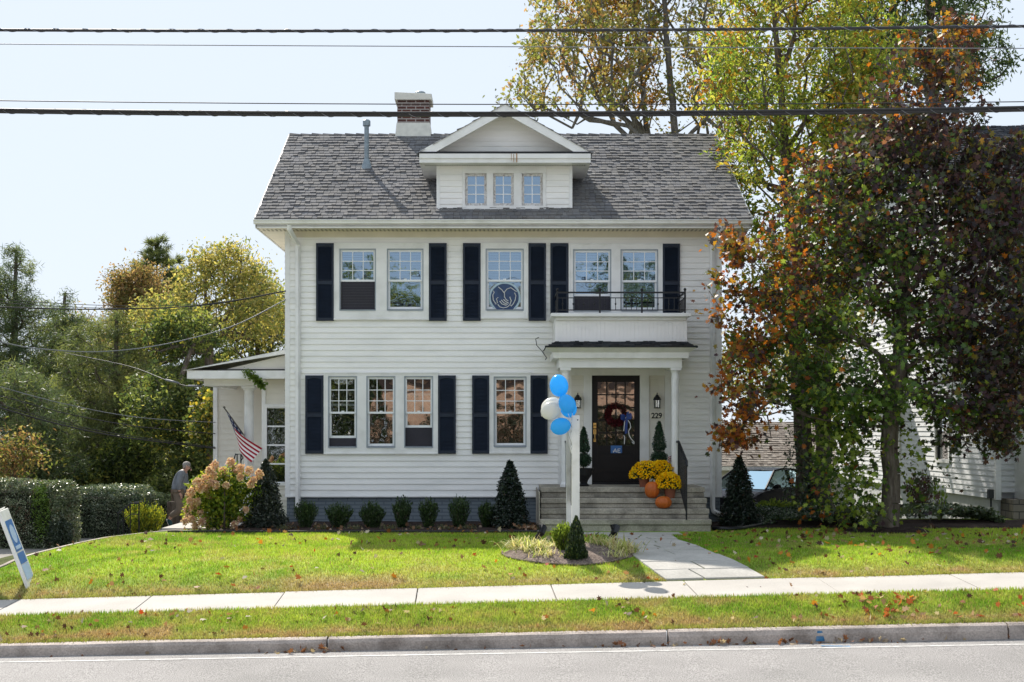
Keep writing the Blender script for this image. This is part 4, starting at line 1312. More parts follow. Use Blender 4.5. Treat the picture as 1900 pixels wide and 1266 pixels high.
mb = MB(); mb.box(-6.3, -4.5, 1.0, 3.9, .05, .2); mb.box(-6.2, -5.2, .9, 1.0, .8, .86)
for k in range(6): mb.box(-6.0 + k * .15, -5.97 + k * .15, .93, .97, .2, .8)
mb.build('side_porch_deck', M['trim'], HOUSE)
mb = MB()      # little black rail with a curl
a = W(422, 865, 30.2); b = W(435, 850, 30.2); c = W(437, 843, 30.2); d_ = W(447, 843, 30.2)
mb.path([W(418, 872, 30.2), b, c, d_, W(447, 870, 30.2)], .016, 6)
mb.path([W(440, 843, 30.1), W(440, 872, 30.1)], .014, 6)
mb.path([W(447, 843, 30.1), W(451, 850, 30.1), W(446, 856, 30.1)], .014, 6)
mb.build('side_handrail', M['iron'], HOUSE)
# creeper on the side porch fascia
g = np.random.default_rng(3); n = 420; t = g.random(n)
C = np.stack([np.interp(t, [0, 1], [W(452, 690, 29.8)[0], W(490, 700, 29.8)[0]]) + g.normal(0, .03, n), np.full(n, .44) + g.normal(0, .03, n), 3.13 - .30 * t ** 1.5 + g.normal(0, .04, n)], 1)
tag(leaves('climbing_vine', C, .07, pick([(.10, .17, .03, 2), (.16, .22, .04, 1)], n, g), M['leaf'], shape=MAPLE_LEAF, aspect=.9, seed=3), 'green creeper trailing over the side porch fascia', 'vine')

# ================================================================== TREES
def skeleton(trunk, r0, env, n, seed, alpha=.28, up=.25, shell=1.6, cap=.45):
    """returns nodes, parent, radius, terminal mask. trunk: polyline; env: ellipsoids (x,y,z,rx,ry,rz)"""
    g = np.random.default_rng(seed)
    N = [np.array(trunk[0], float)]; par = [-1]
    for a, b in zip(trunk, trunk[1:]):
        a = np.array(a, float); b = np.array(b, float); k = max(1, int(np.linalg.norm(b - a) / .45))
        for i in range(1, k + 1):
            N.append(a + (b - a) * i / k + g.normal(0, .012, 3)); par.append(len(N) - 2)
    nt = len(N)
    vol = np.array([e[3] * e[4] * e[5] for e in env]); vol = vol ** .8; vol /= vol.sum()
    P = []
    for i in g.choice(len(env), n, p=vol):
        e = env[i]; v = g.normal(0, 1, 3); v /= np.linalg.norm(v)
        r = g.random() ** (1 / (3 * shell))
        P.append(np.array(e[:3]) + v * r * np.array(e[3:]))
    P = np.array(P)
    base = N[int(nt * .35)]
    dist = np.linalg.norm(P - np.array(N[int(nt * .6)]), axis=1)
    P = P[np.argsort(dist)]
    pl = [0.0]
    for i in range(1, nt): pl.append(pl[par[i]] + np.linalg.norm(N[i] - N[par[i]]))
    zmin = np.array(trunk[0])[2] + .22 * (np.array(trunk[-1])[2] - np.array(trunk[0])[2])
    A = np.array(N); PL = np.array(pl)
    for p in P:
        dv = np.linalg.norm(A - p, axis=1)
        hd = np.hypot(A[:, 0] - p[0], A[:, 1] - p[1])
        cost = dv + alpha * PL + up * 2.0 * np.maximum(hd * .75 - (p[2] - A[:, 2]), 0) + (A[:, 2] < min(zmin, p[2] - .2)) * 1.2
        j = int(np.argmin(cost))
        q = A[j]; L = dv[j]
        k = max(1, int(L / .55)); prev = j
        add = []
        for i in range(1, k + 1):
            t = i / k
            m_ = q + (p - q) * t + np.array([0, 0, .10 * L * math.sin(math.pi * t) * (.5 if i < k else 0)]) + (g.normal(0, .05, 3) if i < k else 0)
            add.append(m_); par.append(prev); prev = len(par) - 1
            PL = np.append(PL, PL[par[-1]] + L / k)
        A = np.vstack([A] + [a_[None] for a_ in add])
    nN = len(A); par = np.array(par)
    w = np.full(nN, .35)
    for i in range(nN - 1, 0, -1): w[par[i]] += w[i]
    rad = r0 * (w / w[0]) ** .56
    rad[nt:] = np.minimum(rad[nt:], r0 * cap)
    rad[:nt] = np.maximum(rad[:nt], r0 * np.linspace(1.0, .22, nt))
    rad = np.maximum(rad, .006)
    child = np.zeros(nN, int); np.add.at(child, par[1:], 1)
    return A, par, rad, nt, w

def wood_mesh(name, A, par, rad, mat, parent, sides=6, flare=True, loc=None):
    idx = np.arange(1, len(A)); a = A[par[idx]]; b = A[idx]
    r1 = rad[par[idx]]; r2 = rad[idx]
    r1 = np.minimum(r1, r2 * 1.55 + .004)
    t = unit(b - a); ref = np.where(np.abs(t[:, 2:3]) < .9, np.array([[0, 0, 1.]]), np.array([[1., 0, 0]]))
    u = unit(np.cross(t, ref)); v = np.cross(t, u)
    an = 2 * np.pi * np.arange(sides) / sides
    ring = np.cos(an)[None, :, None] * u[:, None] + np.sin(an)[None, :, None] * v[:, None]
    Va = a[:, None] + ring * r1[:, None, None]; Vb = (b + t * .01)[:, None] + ring * r2[:, None, None]
    V = np.concatenate([Va, Vb], 1).reshape(-1, 3)
    k = np.arange(sides); k2 = (k + 1) % sides
    q = np.stack([k, k2, k2 + sides, k + sides], 1)
    F = (np.arange(len(idx)) * 2 * sides)[:, None, None] + q[None]
    return npmesh(name, V, 0, mat, parent, faces=F.reshape(-1, 4), smooth=True, loc=loc)

def tree(name, label, cat, base, trunk, r0, env, n, lpn, sigma, size, pal, mat='leaf', shape=DIAMOND, aspect=.5, seed=1, alpha=.28, colf=None, bark='bark', group=None, minw=3.0, up=.25, stick=.6, extra=None, upn=.4, shell=1.6, keep=None, cap=.45):
    E = empty(name, base, label, cat, group)
    A, par, rad, nt, w = skeleton(trunk, r0, env, n, seed, alpha, up, shell, cap)
    if r0 > .1:   # root flare
        rad[0] *= 1.45; rad[1] *= 1.1
    wood_mesh('trunk', A, par, rad, M[bark], E, loc=base)
    g = np.random.default_rng(seed + 5)
    T = np.where((np.arange(len(A)) >= nt) & (w < minw))[0]
    if keep is not None: T = T[keep(A[T], g)]
    cnt = g.poisson(lpn, len(T)) 
    own = np.repeat(np.arange(len(T)), cnt)
    q = g.random((len(own), 1)) * .9
    C = A[T[own]] * (1 - q) + A[par[T[own]]] * q + g.normal(0, 1, (len(own), 3)) * sigma * np.array([1, 1, .8])
    if extra is not None:
        C = np.vstack([C, extra]); own = np.concatenate([own, np.full(len(extra), own.max() + 1)])
    cols = colf(C, own, g) if colf else pick(pal, len(C), g, own, stick)
    leaves('crown', C, size, cols, M[mat], E, shape=shape, aspect=aspect, seed=seed, up=upn, loc=base)
    return E

def EP(px, py, d, rpx, rpy, ry):
    """ellipsoid from photo pixels"""
    x, y, z = W(px, py, d)
    return (x, y, z, rpx * d / FPX, ry, rpy * d / FPX)

# --- the purple maple in front on the right
mb_ = (MAPLE[0], MAPLE[1], float(gz(*MAPLE)))
env = [EP(1640, 620, 26.7, 285, 190, 2.3), EP(1430, 560, 26.7, 120, 130, 1.7), EP(1590, 350, 26.7, 155, 130, 1.9), EP(1720, 190, 26.8, 125, 110, 1.7), EP(1760, 90, 26.8, 80, 60, 1.1),
       EP(1830, 700, 26.6, 120, 160, 2.0), EP(1370, 700, 26.6, 50, 90, 1.0), EP(1800, 420, 26.7, 130, 150, 1.9), EP(1690, 420, 26.7, 180, 200, 2.1), EP(1545, 745, 26.8, 110, 60, 1.4), EP(1400, 440, 26.6, 80, 50, 1.0), EP(1880, 520, 26.6, 100, 260, 1.8), EP(1830, 330, 26.7, 90, 90, 1.5), EP(1840, 760, 26.6, 100, 90, 1.5), EP(1385, 790, 26.6, 60, 50, .9), EP(1680, 270, 26.8, 130, 110, 1.6)]
def maple_col(C, own, g):
    px = VX + C[:, 0] * FPX / 26.7; py = HY - (C[:, 2] - EYE) * FPX / 26.7
    purple = pick([(.072, .038, .048, 3), (.048, .042, .052, 3.4), (.095, .046, .042, 1.8), (.062, .078, .036, 3.2), (.20, .09, .055, .7), (.17, .14, .04, 1.4)], len(C), g, own, .5)
    orange = pick([(.42, .13, .015, 3), (.32, .09, .02, 2), (.45, .24, .03, 2), (.22, .17, .03, 2), (.10, .04, .03, 2)], len(C), g, own, .45)
    green = pick([(.06, .11, .025, 3), (.12, .20, .035, 2), (.26, .33, .05, 1.3)], len(C), g, own, .5)
    wo = np.clip(sstep(1620, 1320, px) * .70 + sstep(300, 40, py) * .50 + .04 + (py > 740) * sstep(1600, 1400, px) * .15, 0, .85)
    wg = np.clip(sstep(250, 60, np.hypot((px - 1590) * 1.1, (py - 800) * .85)) * .9 + sstep(330, 100, np.hypot(px - 1500, py - 560)) * .45 + .07, 0, .9)
    r = g.random(len(C))
    c = np.where((r < wo)[:, None], orange, purple)
    r2 = g.random(len(C))
    return np.where((r2 < wg)[:, None] & ((r >= wo) | (wg > .6))[:, None], green, c)
gx_ = np.random.default_rng(9); n = 1600
t = gx_.random(n)
ex = np.stack([MAPLE[0] - .62 + gx_.normal(0, .36, n) - .22 * t, MAPLE[1] + gx_.normal(0, .4, n), .10 + 2.1 * t + gx_.normal(0, .1, n)], 1)
n = 260; ex2 = np.stack([MAPLE[0] + .55 + gx_.normal(0, .35, n), MAPLE[1] + gx_.normal(0, .3, n), gx_.uniform(.3, 1.9, n)], 1)
tr_ = [mb_, W(1655, 880, 26.7), W(1648, 790, 26.75), W(1668, 690, 26.8), W(1672, 560, 26.8), W(1690, 400, 26.8), W(1720, 230, 26.8), W(1745, 90, 26.8)]
tree('maple_tree', 'dark purple and orange maple standing in the right front lawn', 'tree', mb_, tr_, .165, env, 1800, 31, .13, .125, None, mat='maple', shape=MAPLE_LEAF, aspect=.95,
     seed=3, colf=maple_col, extra=np.vstack([ex, ex2]), minw=2.4, upn=.7, shell=1.1)

# --- tall oak behind the house, spreading to the left, open crown
b = (W(1262, 800, 43)[0], 43 - D0, -.4)
oak_pal = [(.32, .26, .09, 4), (.38, .22, .10, 2.2), (.22, .25, .07, 3.5), (.40, .35, .13, 2), (.15, .17, .05, 2)]
tr_ = [b, W(1262, 400, 43), W(1253, 250, 43), W(1240, 120, 43), W(1232, 0, 43), W(1240, -160, 43)]
env = [EP(1310, 110, 43, 60, 120, 1.8), EP(1090, 120, 42, 130, 120, 2.5), EP(960, 175, 42, 60, 55, 1.4), EP(1010, 60, 42, 40, 90, 1.3), EP(1130, -20, 43, 150, 110, 2.6), EP(1270, 40, 43, 120, 160, 2.6), EP(1350, 200, 43, 90, 130, 2.2), EP(1250, -150, 43, 170, 120, 2.5)]
tree('oak_tree', 'tall spreading oak with thin golden brown leaves rising behind the roof', 'tree', b, tr_, .24, env, 1000, 22, .15, .15, oak_pal, shape=OAK_LEAF, aspect=.8, seed=11, bark='bark_grey', alpha=.05, minw=2.2, up=1.3, shell=1.0, cap=.30)
b = (W(1225, 800, 44.5)[0], 44.5 - D0, -.4)
tr_ = [b, W(1215, 420, 44.5), W(1196, 200, 44.5), W(1180, 60, 44.5), W(1150, -60, 44.5)]
tree('oak_tree', 'slender oak with bronze leaves just left of the tall oak behind the roof', 'tree', b, tr_, .15, [EP(1120, 60, 44.5, 110, 110, 2), EP(1160, 170, 44.5, 70, 70, 1.5), EP(1180, -60, 44.5, 100, 80, 2)], 330, 24, .16, .15, [(.28, .13, .04, 3), (.30, .2, .04, 3), (.14, .13, .03, 1)], shape=OAK_LEAF, aspect=.8, seed=12, bark='bark_grey', alpha=.06, minw=2.2, up=1.3, shell=1.0, cap=.4)

# --- yellow green tree on two ivied trunks beside the house
yg = [(.29, .36, .06, 4), (.43, .42, .09, 3), (.17, .25, .05, 3), (.42, .28, .04, 1.5), (.42, .18, .03, .8)]
b = W(1490, 955, 31.5); b = (b[0], b[1], -.15)
tr_ = [b, W(1493, 860, 31.5), W(1487, 760, 31.5), W(1478, 600, 31.5), W(1470, 400, 31.6), W(1450, 200, 31.8), W(1440, 60, 32), W(1430, -80, 32)]
env = [EP(1460, 150, 32, 140, 160, 2.4), EP(1390, 330, 31.8, 75, 110, 1.6), EP(1560, 60, 32.4, 110, 100, 2.2), EP(1370, 120, 32, 80, 120, 1.8), EP(1450, 480, 31.6, 80, 120, 1.4), EP(1500, -60, 32, 180, 90, 2.4), EP(1540, 300, 32, 90, 150, 2), EP(1360, 640, 31.6, 30, 50, .6)]
tree('walnut_tree', 'tall yellow green tree on an ivy clad trunk right of the house', 'tree', b, tr_, .20, env, 1100, 25, .16, .15, yg, shape=DIAMOND, aspect=.42, seed=21, alpha=.16, minw=2.4, up=.4, shell=1.0)
b = W(1532, 958, 31.2); b = (b[0], b[1], -.12)
tr_ = [b, W(1524, 900, 31.2), W(1530, 820, 31.2), W(1522, 700, 31.2), W(1540, 560, 31.2), W(1570, 380, 31.4), W(1600, 200, 31.6)]
tree('walnut_tree', 'second dark ivied trunk with yellow green crown nearer the front maple', 'tree', b, tr_, .19, [EP(1580, 260, 31.6, 80, 160, 1.6), EP(1530, 560, 31.3, 80, 130, 1.3), EP(1620, 120, 31.8, 60, 90, 1.3)], 380, 26, .16, .16, yg, shape=DIAMOND, aspect=.42, seed=22, alpha=.16, minw=2.4, up=.4, shell=1.0)
# --- blue-green willow oak behind on the far right
b = (W(1745, 800, 44)[0], 44 - D0, -.5)
tr_ = [b, W(1740, 400, 44), W(1730, 150, 44), W(1720, -60, 44), W(1715, -200, 44)]
tree('willow_oak', 'tall blue green tree with narrow leaves behind the maple top', 'tree', b, tr_, .24, [EP(1740, 60, 44, 125, 90, 2.4), EP(1830, 120, 44, 45, 40, 1.0), EP(1680, -60, 44, 130, 80, 2.4), EP(1620, 60, 44, 70, 80, 1.8)], 560, 34, .18, .20, [(.07, .11, .05, 3), (.10, .15, .06, 2), (.15, .19, .07, 1)], aspect=.28, seed=31, alpha=.14, minw=2.2, up=.4, shell=1.0)
# --- small tree behind the garage
b = (W(1395, 880, 60)[0], 60 - D0, -.6)
tree('background_tree', 'sunlit yellow olive tree beyond the garage roof', 'tree', b, [b, W(1395, 780, 60), W(1390, 640, 60)], .16, [EP(1390, 690, 60, 70, 75, 2), EP(1470, 700, 60, 70, 60, 2), EP(1560, 690, 60, 70, 80, 2)], 170, 34, .3, .22, [(.26, .24, .08, 3), (.16, .19, .05, 3), (.34, .27, .10, 1)], seed=41, minw=2.5)

# ---- left side: deciduous
def lt(px, pt, pb, d, rx_, pal, seed, label, n=200, lpn=30, size=.13, name='ash_tree', cat='tree', bark='bark', shp=DIAMOND, asp=.45, sig=.2, ry=None, z0=-.7, extra_env=None, group=None, r0=.14, alpha=.2):
    b = (W(px, 0, d)[0], d - D0, z0)
    cy = (pt + pb) / 2; h = (pb - pt) / 2
    tr_ = [b, W(px + 4, pb - 10, d), W(px - 5, cy, d), W(px + 3, pt + h * .35, d)]
    env = [EP(px, cy, d, rx_, h, ry or rx_ * d / FPX * .8)] + (extra_env or [])
    return tree(name, label, cat, b, tr_, r0, env, int(n * 1.6), min(lpn, 34), min(sig, .2), size, pal, seed=seed, shape=shp, aspect=asp, bark=bark, alpha=alpha, minw=2.6, shell=1.1, group=group)
YEL = [(.44, .38, .13, 4), (.50, .42, .15, 2), (.28, .30, .10, 3), (.16, .19, .06, 2)]
ORG = [(.34, .22, .11, 3), (.38, .25, .13, 2), (.19, .18, .07, 3), (.26, .22, .09, 2)]
OLV = [(.20, .24, .08, 3), (.29, .31, .09, 2), (.40, .36, .11, 1.5), (.09, .13, .04, 2)]
DRK = [(.065, .10, .038, 4), (.12, .155, .05, 3), (.24, .27, .08, 2), (.40, .36, .08, .6)]
lt(385, 445, 640, 42, 75, YEL, 51, 'tall golden yellow ash tree left of the house corner', 320, 56, extra_env=[EP(470, 570, 42, 70, 75, 1.6), EP(300, 600, 42, 65, 55, 1.4), EP(440, 490, 42, 60, 45, 1.3)])
lt(262, 480, 640, 50, 55, ORG, 52, 'orange brown tree left of the golden ash', 200, 34, name='oak_tree', extra_env=[EP(230, 540, 50, 35, 40, 1.2)])
lt(480, 520, 700, 46, 70, OLV, 53, 'olive green tree directly behind the side porch roof', 190, 36, name='background_tree', z0=-.7)
lt(370, 690, 900, 37, 60, DRK, 54, 'dark green bushy tree behind the walking man', 260, 46, name='background_tree', size=.15, extra_env=[EP(300, 760, 37, 60, 80, 1.3), EP(340, 620, 39, 70, 50, 1.2)])
lt(385, 735, 860, 34.5, 22, [(.45, .34, .05, 1.2), (.22, .24, .06, 2), (.07, .10, .03, 4)], 55, 'small dark tree with bright yellow leaves beside the side porch', 70, 22, name='dogwood_tree', size=.12, sig=.2, r0=.05, shp=MAPLE_LEAF, asp=.8)
lt(215, 620, 900, 47, 100, OLV, 56, 'broad olive tree in the gap between the pines', 260, 36, name='background_tree', extra_env=[EP(120, 700, 47, 90, 120, 2.2)])
lt(160, 560, 760, 58, 70, ORG, 57, 'distant thin reddish tree between the pines', 110, 24, name='background_tree', sig=.3)
lt(330, 880, 960, 36.5, 55, [(.12, .16, .05, 3), (.22, .24, .08, 2), (.05, .07, .02, 2)], 58, 'low leafy undergrowth tree above the rear hedge', 110, 40, name='background_tree', size=.13, r0=.05)
lt(240, 800, 930, 38.5, 60, [(.10, .14, .04, 3), (.20, .23, .06, 2), (.04, .06, .02, 3)], 61, 'shaded bush tree above the low hedge near the stair rail', 120, 40, name='background_tree', size=.14, r0=.06)
lt(25, 800, 900, 33, 48, [(.24, .14, .07, 3), (.30, .26, .10, 2), (.12, .15, .04, 2)], 59, 'thin twiggy tree with reddish leaves above the tall hedge', 90, 16, name='dogwood_tree', size=.11, sig=.2, r0=.05)
lt(110, 850, 935, 38, 90, DRK, 60, 'dark bush behind the tall hedge', 150, 46, name='background_tree', size=.15, r0=.06)

# ---- pines
def pine(name, label, px, pt, d, rpx, seed, pal, z0=-.7, lev=26, tuft=.17, dens=1.0, bare=.0, droop=.12, nk=30, zb=.06, group=None):
    g = np.random.default_rng(seed)
    x, y, _ = W(px, 0, d); zt = W(px, pt, d)[2]
    b = (x, y, z0); E = empty(name, b, label, 'tree', group)
    wood = MB(); H = zt - z0; Rm = rpx * d / FPX
    wood.path([b, (x + .05, y, z0 + H * .4), (x - .05, y, z0 + H * .75), (x, y, zt - .1)], [.20, .14, .08, .015], 8)
    C = []; A = []
    for i in range(lev):
        t = zb + (1 - zb) * (i + g.random() * .6) / lev
        zc_ = z0 + H * t
        prof = min(1, (1 - t) * 1.7 + .10) * (1 - .25 * t)
        nb = int(g.integers(5, 8))
        for k in range(nb):
            if g.random() < bare: continue
            a = 2 * math.pi * (k + g.random() * .7) / nb
            L = Rm * prof * g.uniform(.6, 1.12)
            dr = np.array([math.cos(a), math.sin(a), 0])
            pts = []
            rise = g.uniform(-.10, .25) + .35 * t
            for s in np.linspace(0, 1, 6):
                pts.append(np.array([x, y, zc_]) + dr * L * s + np.array([0, 0, L * (rise * s - droop * s * s * 1.2 + .12 * s ** 3)]))
            wood.path(pts, list(np.linspace(.03 + L * .008, .006, 6)), 4, cap=False)
            nT = int(max(4, L * 24 * dens))
            side = np.array([-dr[1], dr[0], 0])
            for q in range(nT):
                s = .22 + .80 * g.random() ** .8
                p = pts[0] + (pts[-1] - pts[0]) * s
                sp = (1 - abs(s - .55) * 1.0) * L * .30
                of = g.uniform(-1, 1)
                p = p + side * of * sp + np.array([0, 0, g.normal(.02, .05)]) 
                C.append(p); ax = dr * .7 + side * of * .9 + np.array([0, 0, .55]); A.append(ax)
    for q in range(12):
        C.append(np.array([x, y, zt - .05 * q]) + g.normal(0, .03, 3)); A.append(np.array([0, 0, 1.]))
    C = np.array(C); A = unit(np.array(A))
    n = len(C); K = nk
    own = np.repeat(np.arange(n), K)
    ax = unit(A[own] * .8 + g.normal(0, .62, (n * K, 3)))
    P_ = C[own] + A[own] * (g.random((n * K, 1)) * .22) + g.normal(0, .03, (n * K, 3))
    cols = pick(pal, n * K, g, own, .75, .3)
    wood.build('trunk', M['bark'], E, smooth=True, loc=b)
    leaves('crown', P_, tuft, cols, M['needle'], E, shape=BLADE, aspect=.11, axis=ax, seed=seed, loc=b)
    return E
PD = [(.08, .12, .065, 3), (.12, .16, .075, 3), (.20, .23, .085, 1.8)]
PL_ = [(.14, .175, .07, 3), (.20, .225, .085, 2.5), (.08, .11, .05, 2), (.26, .26, .10, .8)]
def white_pine(label, px, d, ells, n, pal, seed, top, lpn=46):
    b = (W(px, 0, d)[0], d - D0, -.7)
    env = [EP(a, c, d, e, f, g_) for a, c, e, f, g_ in ells]
    tr_ = [b, W(px + 3, 900, d), W(px - 3, (900 + top) / 2, d), W(px + 2, top + 15, d)]
    return tree('pine_tree', label, 'tree', b, tr_, .20, env, n, lpn, .11, .17, pal, mat='needle', shape=BLADE, aspect=.13, seed=seed, alpha=.30, minw=2.6, up=-.15, stick=.85, shell=.9, cap=.3)
PM = [(.10, .13, .055, 3), (.15, .175, .07, 2), (.06, .085, .042, 2)]
white_pine('tall dark pine at the far left edge', 28, 44, [(30, 540, 45, 80, 1.2), (45, 640, 90, 90, 1.8), (-10, 600, 80, 120, 1.8), (25, 480, 16, 30, .5), (60, 720, 110, 80, 2.0), (75, 565, 45, 25, .8)], 900, PD, 71, 452)
white_pine('dark pine with a thin leaning top right of the far left pine', 118, 46, [(128, 560, 14, 26, .4), (120, 620, 45, 40, 1.0), (130, 690, 70, 60, 1.4), (150, 600, 30, 16, .6)], 340, PD, 72, 530)
white_pine('wide pale green pine in the middle of the left trees', 215, 41, [(210, 720, 120, 80, 2.0), (190, 650, 90, 50, 1.6), (240, 790, 110, 60, 1.8), (170, 790, 110, 70, 1.8), (215, 605, 50, 25, 1.0)], 1000, PL_, 73, 575)
pine('pine_tree', 'spruce peeking up behind the orange tree', 292, 452, 62, 170, 74, PL_, lev=30, tuft=.26, dens=.9, bare=.2)
white_pine('shaded pine bough mass over the tall hedge', 50, 37, [(50, 780, 110, 70, 1.7), (20, 720, 90, 50, 1.4), (60, 860, 110, 40, 1.4)], 620, PD, 75, 690)
white_pine('pine behind the low hedge with long drooping boughs', 165, 44, [(150, 830, 120, 60, 1.8), (120, 740, 80, 60, 1.5), (230, 860, 90, 50, 1.5)], 560, PM, 76, 690)

# ================================================================== SHRUBS AND HEDGES
def shrub(name, label, x, y, rx_, ry_, h, n, size, pal, seed, kind='ball', mat='leaf_dark', z=None, aspect=.5, cat='shrub', group=None, shape=DIAMOND, lump=.22, axisup=0, core=True, stick=.4):
    g = np.random.default_rng(seed)
    z = float(gz(x, y)) if z is None else z
    E = empty(name, (x, y, z), label, cat, group)
    v = unit(g.normal(0, 1, (n, 3)))
    r = g.random(n) ** .28
    if kind == 'ball':
        p = v * r[:, None]; lum = 1 + lump * (fbm(v[:, 0] * 3 + 9, v[:, 1] * 3 + v[:, 2] * 4 + 5, seed, 3) - .5) * 2.4
        P_ = np.stack([x + p[:, 0] * rx_ * lum, y + p[:, 1] * ry_ * lum, z + h * .52 + p[:, 2] * h * .5 * lum], 1)
    elif kind == 'cone':
        t = g.random(n) ** 1.25; a = g.uniform(0, 2 * np.pi, n)
        lum = 1 + lump * (fbm(a * 2.2, t * 6, seed, 3) - .5) * 2.4
        rr = (1 - t) ** .72 * (.92 + .08 * np.cos(t * 9)) * g.random(n) ** .35 * lum * (1 + .25 * (vn(a * 5, t * 14, seed + 3) - .4))
        rr = np.where(t < .12, rr * (.75 + t * 2), rr)
        P_ = np.stack([x + np.cos(a) * rr * rx_, y + np.sin(a) * rr * ry_, z + .03 + t * h], 1)
    elif kind == 'spray':   # stems fan out from the base
        a = g.uniform(0, 2 * np.pi, n); t = g.random(n) ** .7; k = g.random(n) ** .6
        wob = 1 + .35 * (fbm(a * 3, k * 5, seed, 2) - .5) * 2
        P_ = np.stack([x + np.cos(a) * k * rx_ * (.35 + .65 * t), y + np.sin(a) * k * ry_ * (.35 + .65 * t), z + t * h * (1 - .22 * k ** 2) * wob], 1)
    ax = None
    if axisup:
        ax = unit(P_ - np.array([x, y, z - h * .2])) + np.array([0, 0, axisup]) + g.normal(0, .35, P_.shape)
    own = (fbm(P_[:, 0] * 9, P_[:, 2] * 9, seed, 2) * 40).astype(int)
    cols = pick(pal, n, g, own, stick)
    leaves('foliage', P_, size, cols, M[mat], E, shape=shape, aspect=aspect, seed=seed, axis=ax, loc=(x, y, z))
    if core:
        w = MB()
        for k in range(9):
            a = 2 * math.pi * k / 9 + g.random(); q = .62
            top = (x + math.cos(a) * rx_ * q * (.25 if kind == 'cone' else 1), y + math.sin(a) * ry_ * q * (.25 if kind == 'cone' else 1), z + h * (.8 if kind == 'cone' else .62))
            w.path([(x, y, z - .03), ((x + top[0]) / 2, (y + top[1]) / 2, z + h * .35), top], [.018, .012, .006], 5)
        w.build('stems', M['bark'], E, smooth=True, loc=(x, y, z))
    return E
BOX = [(.030, .060, .020, 4), (.050, .090, .028, 3), (.085, .13, .04, 1.2), (.02, .035, .014, 2)]
HOL = [(.014, .026, .018, 4), (.024, .042, .026, 3), (.05, .07, .045, 1.0), (.07, .035, .02, .35)]
bw = [('first boxwood from the left beside the downspout', 567, 49, 45), ('second boxwood from the left in the foundation bed', 629, 56, 40), ('third boxwood from the left in the foundation bed', 691, 52, 42),
      ('fourth boxwood from the left, narrow and upright', 746, 39, 50), ('fifth boxwood from the left in the foundation bed', 795, 40, 48), ('sixth boxwood from the left, last full round one', 852, 44, 50), ('small boxwood tucked against the dark holly left of the steps', 903, 34, 42)]
for i, (lb, px, wpx, hpx) in enumerate(bw):
    d = 27.5; x = (px - VX) * d / FPX
    shrub('boxwood_shrub', lb, x, d - D0, wpx * .5 * d / FPX, .24, hpx * 1.04 * d / FPX, 3000, .048, BOX, 100 + i, 'spray', group='boxwoods along the foundation', aspect=.42, axisup=.9)
def at(px, d): return (px - VX) * d / FPX, d - D0
x, y = at(946, 27.4); shrub('holly_shrub', 'dark conical holly left of the front steps', x, y, .44, .42, 1.28, 11000, .055, HOL, 120, 'cone', aspect=.55)
x, y = at(493, 27.5); shrub('holly_shrub', 'dark holly with frosty leaf glints at the left house corner', x, y, .47, .42, 1.30, 11000, .055, [(.022, .034, .024, 4), (.04, .055, .04, 3), (.11, .12, .09, 1.5)], 121, 'cone', aspect=.55)
x, y = at(1372, 28.2); shrub('holly_shrub', 'dark conical holly right of the house beside the downspout', x, y, .46, .42, 1.36, 10000, .055, HOL, 122, 'cone', aspect=.55)
# spurge tufts in front of the boxwoods
def strap_tuft(name, label, x, y, n, L, pal, seed, rad=.12, group=None, z=None, wide=.05, cat='grass clump'):
    g = np.random.default_rng(seed); z = float(gz(x, y)) + .04 if z is None else z
    E = empty(name, (x, y, z), label, cat, group)
    V = []; c = []; F = []
    cols = pick(pal, n, g, None)
    for i in range(n):
        a = g.uniform(0, 2 * math.pi); l = L * g.uniform(.6, 1.15); bx, by = x + g.normal(0, rad), y + g.normal(0, rad)
        out = g.uniform(.35, 1.0); w = wide * l * .25
        pts = []
        for s in (0, .35, .7, 1.0):
            hor = l * out * s; zz = z + l * (1.15 * s - 1.05 * out * s * s)
            pts.append((bx + math.cos(a) * hor, by + math.sin(a) * hor, max(zz, z - .02)))
        nx, ny = -math.sin(a), math.cos(a); k = len(V)
        for j, p in enumerate(pts):
            ww = w * (1, 1.1, .8, .15)[j]
            V += [(p[0] - nx * ww, p[1] - ny * ww, p[2]), (p[0] + nx * ww, p[1] + ny * ww, p[2])]; c += [cols[i], cols[i]]
        for j in range(3): F.append((k + 2 * j, k + 2 * j + 1, k + 2 * j + 3, k + 2 * j + 2))
    npmesh('blades', np.array(V), 0, M['grass'], E, cols=np.array(c), faces=np.array(F), loc=(x, y, z))
    return E
LIR = [(.50, .52, .22, 3), (.64, .60, .36, 3), (.28, .36, .08, 2), (.58, .48, .32, 2)]
lab = ['variegated grass clump at the left tip of the island bed', 'variegated grass clump second from the left in the island', 'variegated grass clump left of the light green shrub in the island', 'small variegated clump at the front left of the island',
       'variegated grass clump behind right of the dark conifer', 'variegated grass clump beside the right spotlight', 'variegated grass clump at the right tip of the island', 'low variegated clump at the front right of the island']
for i, (px, d, n, L) in enumerate([(966, 21.9, 190, .32), (995, 21.6, 190, .32), (1025, 21.9, 130, .28), (1010, 21.2, 100, .22), (1108, 22.4, 100, .28), (1133, 22.0, 150, .32), (1160, 21.5, 170, .30), (1148, 21.1, 70, .2)]):
    x, y = at(px, d); strap_tuft('grass_clump', lab[i], x, y, n, L, LIR, 200 + i, .10, 'variegated grass clumps in the island bed', wide=.10)
lab = ['between the first and second boxwood', 'between the second and third boxwood', 'below the third boxwood', 'between the fourth and fifth boxwood', 'between the fifth and sixth boxwood', 'right of the sixth boxwood', 'left of the first boxwood']
for i, px in enumerate([598, 655, 722, 772, 822, 868, 528]):
    x, y = at(px, 27.0); strap_tuft('ground_tuft', 'dull green tuft ' + lab[i], x, y, 60, .14, [(.10, .12, .06, 3), (.18, .17, .09, 2)], 220 + i, .07, 'dull tufts in the foundation bed', wide=.12)
